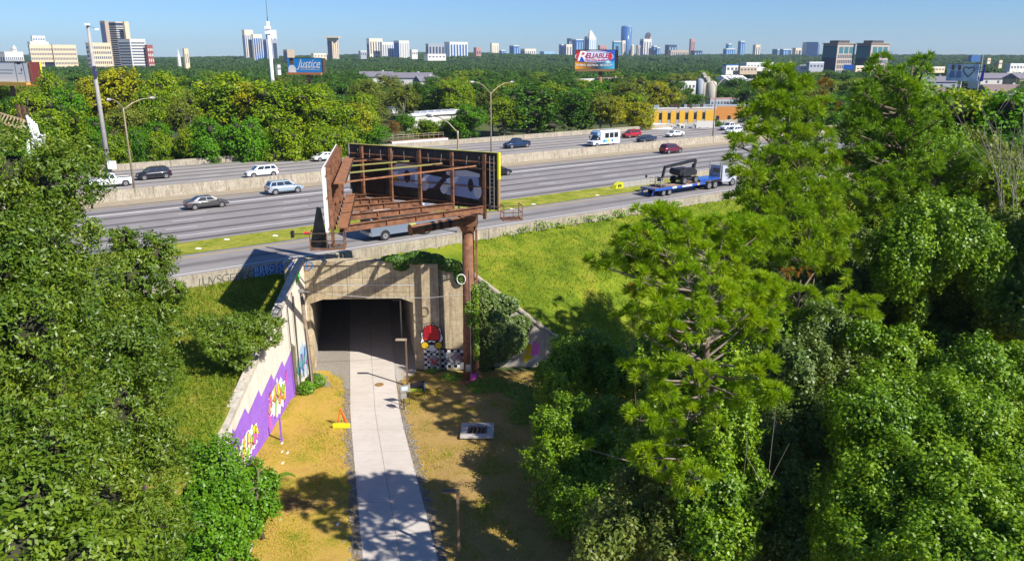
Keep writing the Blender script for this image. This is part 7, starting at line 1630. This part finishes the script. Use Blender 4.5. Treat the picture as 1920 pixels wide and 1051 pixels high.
# the far woods: one continuous mass, scattered with geometry nodes
def far_template(seed):
    rg = np.random.default_rng(seed); blobs = [((0, 0, 6.5), 4.6, .9)]
    for k in range(7):
        a_ = rg.uniform(0, 6.28); rr = rg.uniform(1.5, 4.2); blobs.append(((rr * math.cos(a_), rr * math.sin(a_), rg.uniform(5, 10.5)), rg.uniform(1.8, 3.0), .8))
    VV = []; TT = []
    for c, r, sq in blobs:
        n = int(42 * r * r / 4); P_, N_, k = blob_points(np.array(c), r, n, rg, 12, .3, sub_r=.3, squash=sq); VV.append(leaves(P_, N_, 1.3, .7, .5, rg)); TT.append(np.repeat(rg.random(12)[k] * .6 + .4 * rg.random(n), 4))
    V = np.concatenate(VV); T = np.concatenate(TT); idx = np.arange(len(V)).reshape(-1, 4); cv, cf = core_mesh(blobs, .85, rg); idx = np.concatenate([idx, cf + len(V)]); T = np.concatenate([T, np.full(len(cv), .4)]); V = np.concatenate([V, cv])
    return fast_mesh('woodland_crown', V, len(idx), 4, LM['far'], T, idx=idx)
fts = [far_template(500 + i) for i in range(4)]
rg = np.random.default_rng(9); pts = []
for (r0, r1, sp) in ((470, 800, 9.5), (800, 1400, 12), (1400, 2600, 19), (2600, 4200, 34)):
    area = (r1 ** 2 - r0 ** 2) * .5 * R(86); n = int(area / sp ** 2)
    rr = np.sqrt(rg.uniform(r0 ** 2, r1 ** 2, n)); an = rg.uniform(R(-42), R(44), n)
    pts.append(np.stack([rr * np.sin(an), rr * np.cos(an), rr * 0 + sp], -1))
pts = np.concatenate(pts)
KEEP = np.ones(len(pts), bool)
pxs_ = CX + F * pts[:, 0] / (pts[:, 1] * ct + 4); yy = pts[:, 1]
def clear(a, b, y0, y1):
    global KEEP; KEEP &= ~((pxs_ > a) & (pxs_ < b) & (yy > y0) & (yy < y1))
clear(1540, 1680, 500, 660); clear(1380, 1548, 520, 720); clear(1350, 1425, 440, 560); clear(1730, 1780, 400, 520); clear(1880, 1930, 480, 640); clear(685, 810, 390, 420)
pts = pts[KEEP]; print('far crowns', len(pts))
XY = pts[:, :2]; Z = hill(XY[:, 0], XY[:, 1]); V = np.column_stack([XY, Z - 1.0 + rg.uniform(-1, .6, len(Z))])
me = bpy.data.meshes.new('far_woods'); me.vertices.add(len(V)); me.vertices.foreach_set('co', V.astype(np.float32).ravel())
at = me.attributes.new('sc', 'FLOAT_VECTOR', 'POINT'); s_ = np.clip(pts[:, 2] / 10.5, .9, 2.3) * rg.uniform(.75, 1.25, len(V)); hs = rg.uniform(.85, 1.2, len(V)) * np.where(s_ > 1.5, 1.15, 1)
at.data.foreach_set('vector', np.stack([s_, s_, hs], -1).astype(np.float32).ravel())
at = me.attributes.new('ro', 'FLOAT_VECTOR', 'POINT'); ro_ = np.zeros((len(V), 3)); ro_[:, 2] = rg.uniform(0, 6.28, len(V)); at.data.foreach_set('vector', ro_.astype(np.float32).ravel())
at = me.attributes.new('ix', 'INT', 'POINT'); at.data.foreach_set('value', rg.integers(0, 4, len(V)).astype(np.int32))
fw = tag(link('far_woods', me), kind='stuff')
ng = bpy.data.node_groups.new('far_woods', 'GeometryNodeTree'); ng.interface.new_socket('Geometry', in_out='INPUT', socket_type='NodeSocketGeometry'); ng.interface.new_socket('Geometry', in_out='OUTPUT', socket_type='NodeSocketGeometry')
N = ng.nodes.new; gi = N('NodeGroupInput'); go = N('NodeGroupOutput'); iop = N('GeometryNodeInstanceOnPoints'); mtp = N('GeometryNodeMeshToPoints'); jn = N('GeometryNodeGeometryToInstance')
srcs = []
for i, m_ in enumerate(fts):
    so_ = bpy.data.objects.new('woodland_crown', m_); srcs.append(so_)
    oi = N('GeometryNodeObjectInfo'); oi.inputs['Object'].default_value = so_; oi.inputs['As Instance'].default_value = True
    ng.links.new(oi.outputs['Geometry'], jn.inputs[0])
def attr(nm, ty):
    a = N('GeometryNodeInputNamedAttribute'); a.data_type = ty; a.inputs['Name'].default_value = nm; return a.outputs['Attribute']
ng.links.new(gi.outputs[0], mtp.inputs[0]); ng.links.new(mtp.outputs[0], iop.inputs['Points'])
# join instances (separate) so pick-instance works
jj = N('GeometryNodeJoinGeometry')
for l_ in list(ng.links):
    if l_.to_node == jn: src_ = l_.from_socket; ng.links.remove(l_); ng.links.new(src_, jj.inputs[0])
ng.nodes.remove(jn)
ng.links.new(jj.outputs[0], iop.inputs['Instance']); iop.inputs['Pick Instance'].default_value = True
ng.links.new(attr('ix', 'INT'), iop.inputs['Instance Index']); ng.links.new(attr('sc', 'FLOAT_VECTOR'), iop.inputs['Scale'])
er = N('FunctionNodeEulerToRotation'); ng.links.new(attr('ro', 'FLOAT_VECTOR'), er.inputs[0]); ng.links.new(er.outputs[0], iop.inputs['Rotation'])
ng.links.new(iop.outputs[0], go.inputs[0])
md = fw.modifiers.new('scatter', 'NODES'); md.node_group = ng

# --- grass blades on the banks and the lawn, vines on the portal
def blades(name, P_, h, w, mt, seed, lean=.5):
    rg = np.random.default_rng(seed); n = len(P_); a_ = rg.uniform(0, 6.28, n); hh = h * rg.uniform(.5, 1.3, n)
    dx = np.stack([np.cos(a_), np.sin(a_), 0 * a_], -1) * w; ln = rg.normal(0, lean, (n, 3)) * hh[:, None]; ln[:, 2] = hh
    V = np.stack([P_ - dx, P_ + dx, P_ + ln], 1).reshape(-1, 3); me = fast_mesh(name, V, n, 3, mt, np.repeat(rg.random(n), 3)); return tag(link(name, me), kind='stuff')
LM['blade'] = leafmat('grass_blade', [(0, (.04, .09, .006)), (.4, (.11, .18, .01)), (.75, (.21, .26, .02)), (1, (.36, .32, .05))], .25, .1, .35)
LM['bladedry'] = leafmat('dry_blade', [(0, (.15, .2, .015)), (.35, (.33, .31, .03)), (.6, (.48, .38, .06)), (1, (.52, .38, .1))], .2, .1, .3)
rg = np.random.default_rng(21)
x = rg.uniform(-4, 40, 60000); y = rg.uniform(58, 110, 60000); t = -x * CA + y * SA
k = keepR(x, y) & (t > 38) & (t < 60.2) & ~((x < -3.9)); x, y = x[k], y[k]; blades('embankment_grass', np.column_stack([x, y, emb_r_m(x, y) - .02]), .26, .035, LM['blade'], 22)
x = rg.uniform(-38, -17.1, 60000); y = rg.uniform(36, 64, 60000); t = -x * CA + y * SA; k = keepL(x, y) & (t < 60.2); x, y = x[k], y[k]
blades('embankment_grass', np.column_stack([x, y, emb_l_m(x, y) - .02]), .26, .035, LM['blade'], 23)
x = rg.uniform(-16.6, 6, 90000); y = rg.uniform(26, 58.5, 90000); dl = edge_x(PL, y) - x; dr_ = x - edge_x(PR, y); d_ = np.maximum(dl, dr_)
den = (np.sin(x * .8 + 1.1 * np.sin(y * .5)) * np.sin(y * .65 + x * .3) + rg.normal(0, .5, len(x))) > .25
k = (d_ > .45) & den; x, y = x[k], y[k]; blades('lawn_grass', np.column_stack([x, y, lawn_z(x, y)]), .13, .022, LM['bladedry'], 24)
# vines hanging over the portal top and the right wing wall; ivy on the pole
def vine_patch(label, boxes, n, size, mt, seed, name='creeper', cat='plant', base=None):
    rg = np.random.default_rng(seed); PP = []; NN = []
    for (c, s3, k) in boxes:
        m = int(n * k); q3 = rg.normal(0, 1, (m, 3)); q3 /= np.maximum(1, np.linalg.norm(q3, axis=1, keepdims=True) / 1.3); PP.append(np.array(c) + q3 * np.array(s3)); nn = q3 * .4 + np.array([0, -.6, .6]); NN.append(nn)
    P_ = np.concatenate(PP); V = leaves(P_, np.concatenate(NN), size, .8, .5, rg, .05); b0 = np.array(base or boxes[0][0]); me = fast_mesh(name, V - b0, len(V) // 4, 4, mt, np.repeat(rg.random(len(P_)), 4)); o = link(name, me); o.location = b0; return tag(o, label, cat)
vine_patch('dark creeper hanging over the right half of the portal top', [((-9.3, 59.7, 9.45), (.9, .5, .22), .5), ((-7.6, 59.9, 9.5), (1.0, .8, .35), .9), ((-6.3, 59.6, 9.4), (.7, .5, .35), .6), ((-5.0, 59.4, 9.0), (.7, .25, .4), .5), ((-4.2, 59.3, 8.3), (.35, .2, .7), .5), ((-8.9, 59.35, 9.0), (.5, .12, .35), .2)], 1500, .2, LM['kudzud'], 61)
vine_patch('climbing creeper covering the base of the wing wall right of the rusty pole', [((-2.0, 59.3, 4.9), (.9, .7, 1.5), 1.2), ((-1.2, 59.0, 3.0), (1.3, 1.0, 1.6), 2.0), ((0.0, 59.2, 2.8), (1.0, .8, 1.0), 1.2), ((-2.2, 59.2, 1.6), (.6, .7, 1.3), .7), ((.6, 59.6, 3.9), (.8, .35, .6), .5), ((-1.0, 59.6, 5.6), (1.2, .35, .7), .7), ((-2.4, 59.4, 6.6), (.5, .4, .8), .4)], 1700, .24, LM['kudzug'], 62)
vine_patch('thin ivy climbing the right side of the rusty sign pole', [((-2.85, 56.95, 2.5 + k * 1.0), (.2, .25, .6), .12) for k in range(6)] + [((-3.35, 56.75, 5.8), (.25, .1, .8), .15)], 1500, .19, LM['kudzu'], 63)
vine_patch('small weeds growing at the foot of the wooden utility pole', [((-15.5, 55.9, .5), (.6, .5, .45), .6), ((-15.9, 54.7, .45), (.5, .5, .4), .5)], 700, .2, LM['bright'], 64)
vine_patch('straggling vines on the near parapet right of the billboard pole', [((HW(44 + 2.2 * k, 60.2, 8.2 + .15 * (k % 3))), (.9, .3, .12 + .25 * ((k * 7) % 5) / 5), .05 + .12 * ((k * 5) % 4) / 4) for k in range(12)], 1200, .2, LM['kudzu'], 65, base=tuple(HW(50, 60.2, 8)))
vine_patch('green weeds along the foot of the chequered mural', [((-6.6, 58.8, .15), (.5, .4, .25), .3), ((-4.6, 57.4, .2), (.9, .5, .25), .5), ((-1.9, 55.6, .25), (1.2, .9, .3), .8), ((.6, 54.6, .3), (1.0, 1.0, .4), .8), ((1.4, 52.2, .3), (1.0, 1.0, .4), .7), ((.6, 50.2, .3), (.7, .8, .3), .4)], 900, .16, LM['bright'], 66)
# unseen trees added right of the frame as occluders, shading lawn and hollow
for i, (x, y, z, w) in enumerate(((25, 19, 15, 8), (30.8, 35, 24, 9), (38, 40, 21, 10))):
    ro = thing('broadleaf_tree', ('unseen shade tree added beyond the right edge beside the bright kudzu slope', 'tall unseen tree added beyond the right edge to shade the hollow', 'unseen shade tree added beyond the right edge, farthest of three')[i], 'tree', (x, y, 0), i, 'added shade trees beyond the right edge')
    c = link('crown', tq.choice(TMPL['mid']), ro); c.scale = (w, w, z / 1.25); t = link('trunk', TR, ro); t.scale = (w, w, z)

# ------------------------------------------------------------------ haze: the air itself
hz = MB().box((0, 2300, 59), (9000, 5400, 124)).build('haze', mat('haze_air', (1, 1, 1)))
tag(hz, kind='stuff')
nt = hz.data.materials[0].node_tree; nt.nodes.clear()
o_ = nt.nodes.new("ShaderNodeOutputMaterial"); v_ = nt.nodes.new("ShaderNodeVolumePrincipled")
v_.inputs["Color"].default_value = (.72, .84, 1, 1); v_.inputs["Density"].default_value = 0.00009; v_.inputs["Anisotropy"].default_value = 0.2
nt.links.new(v_.outputs[0], o_.inputs["Volume"])
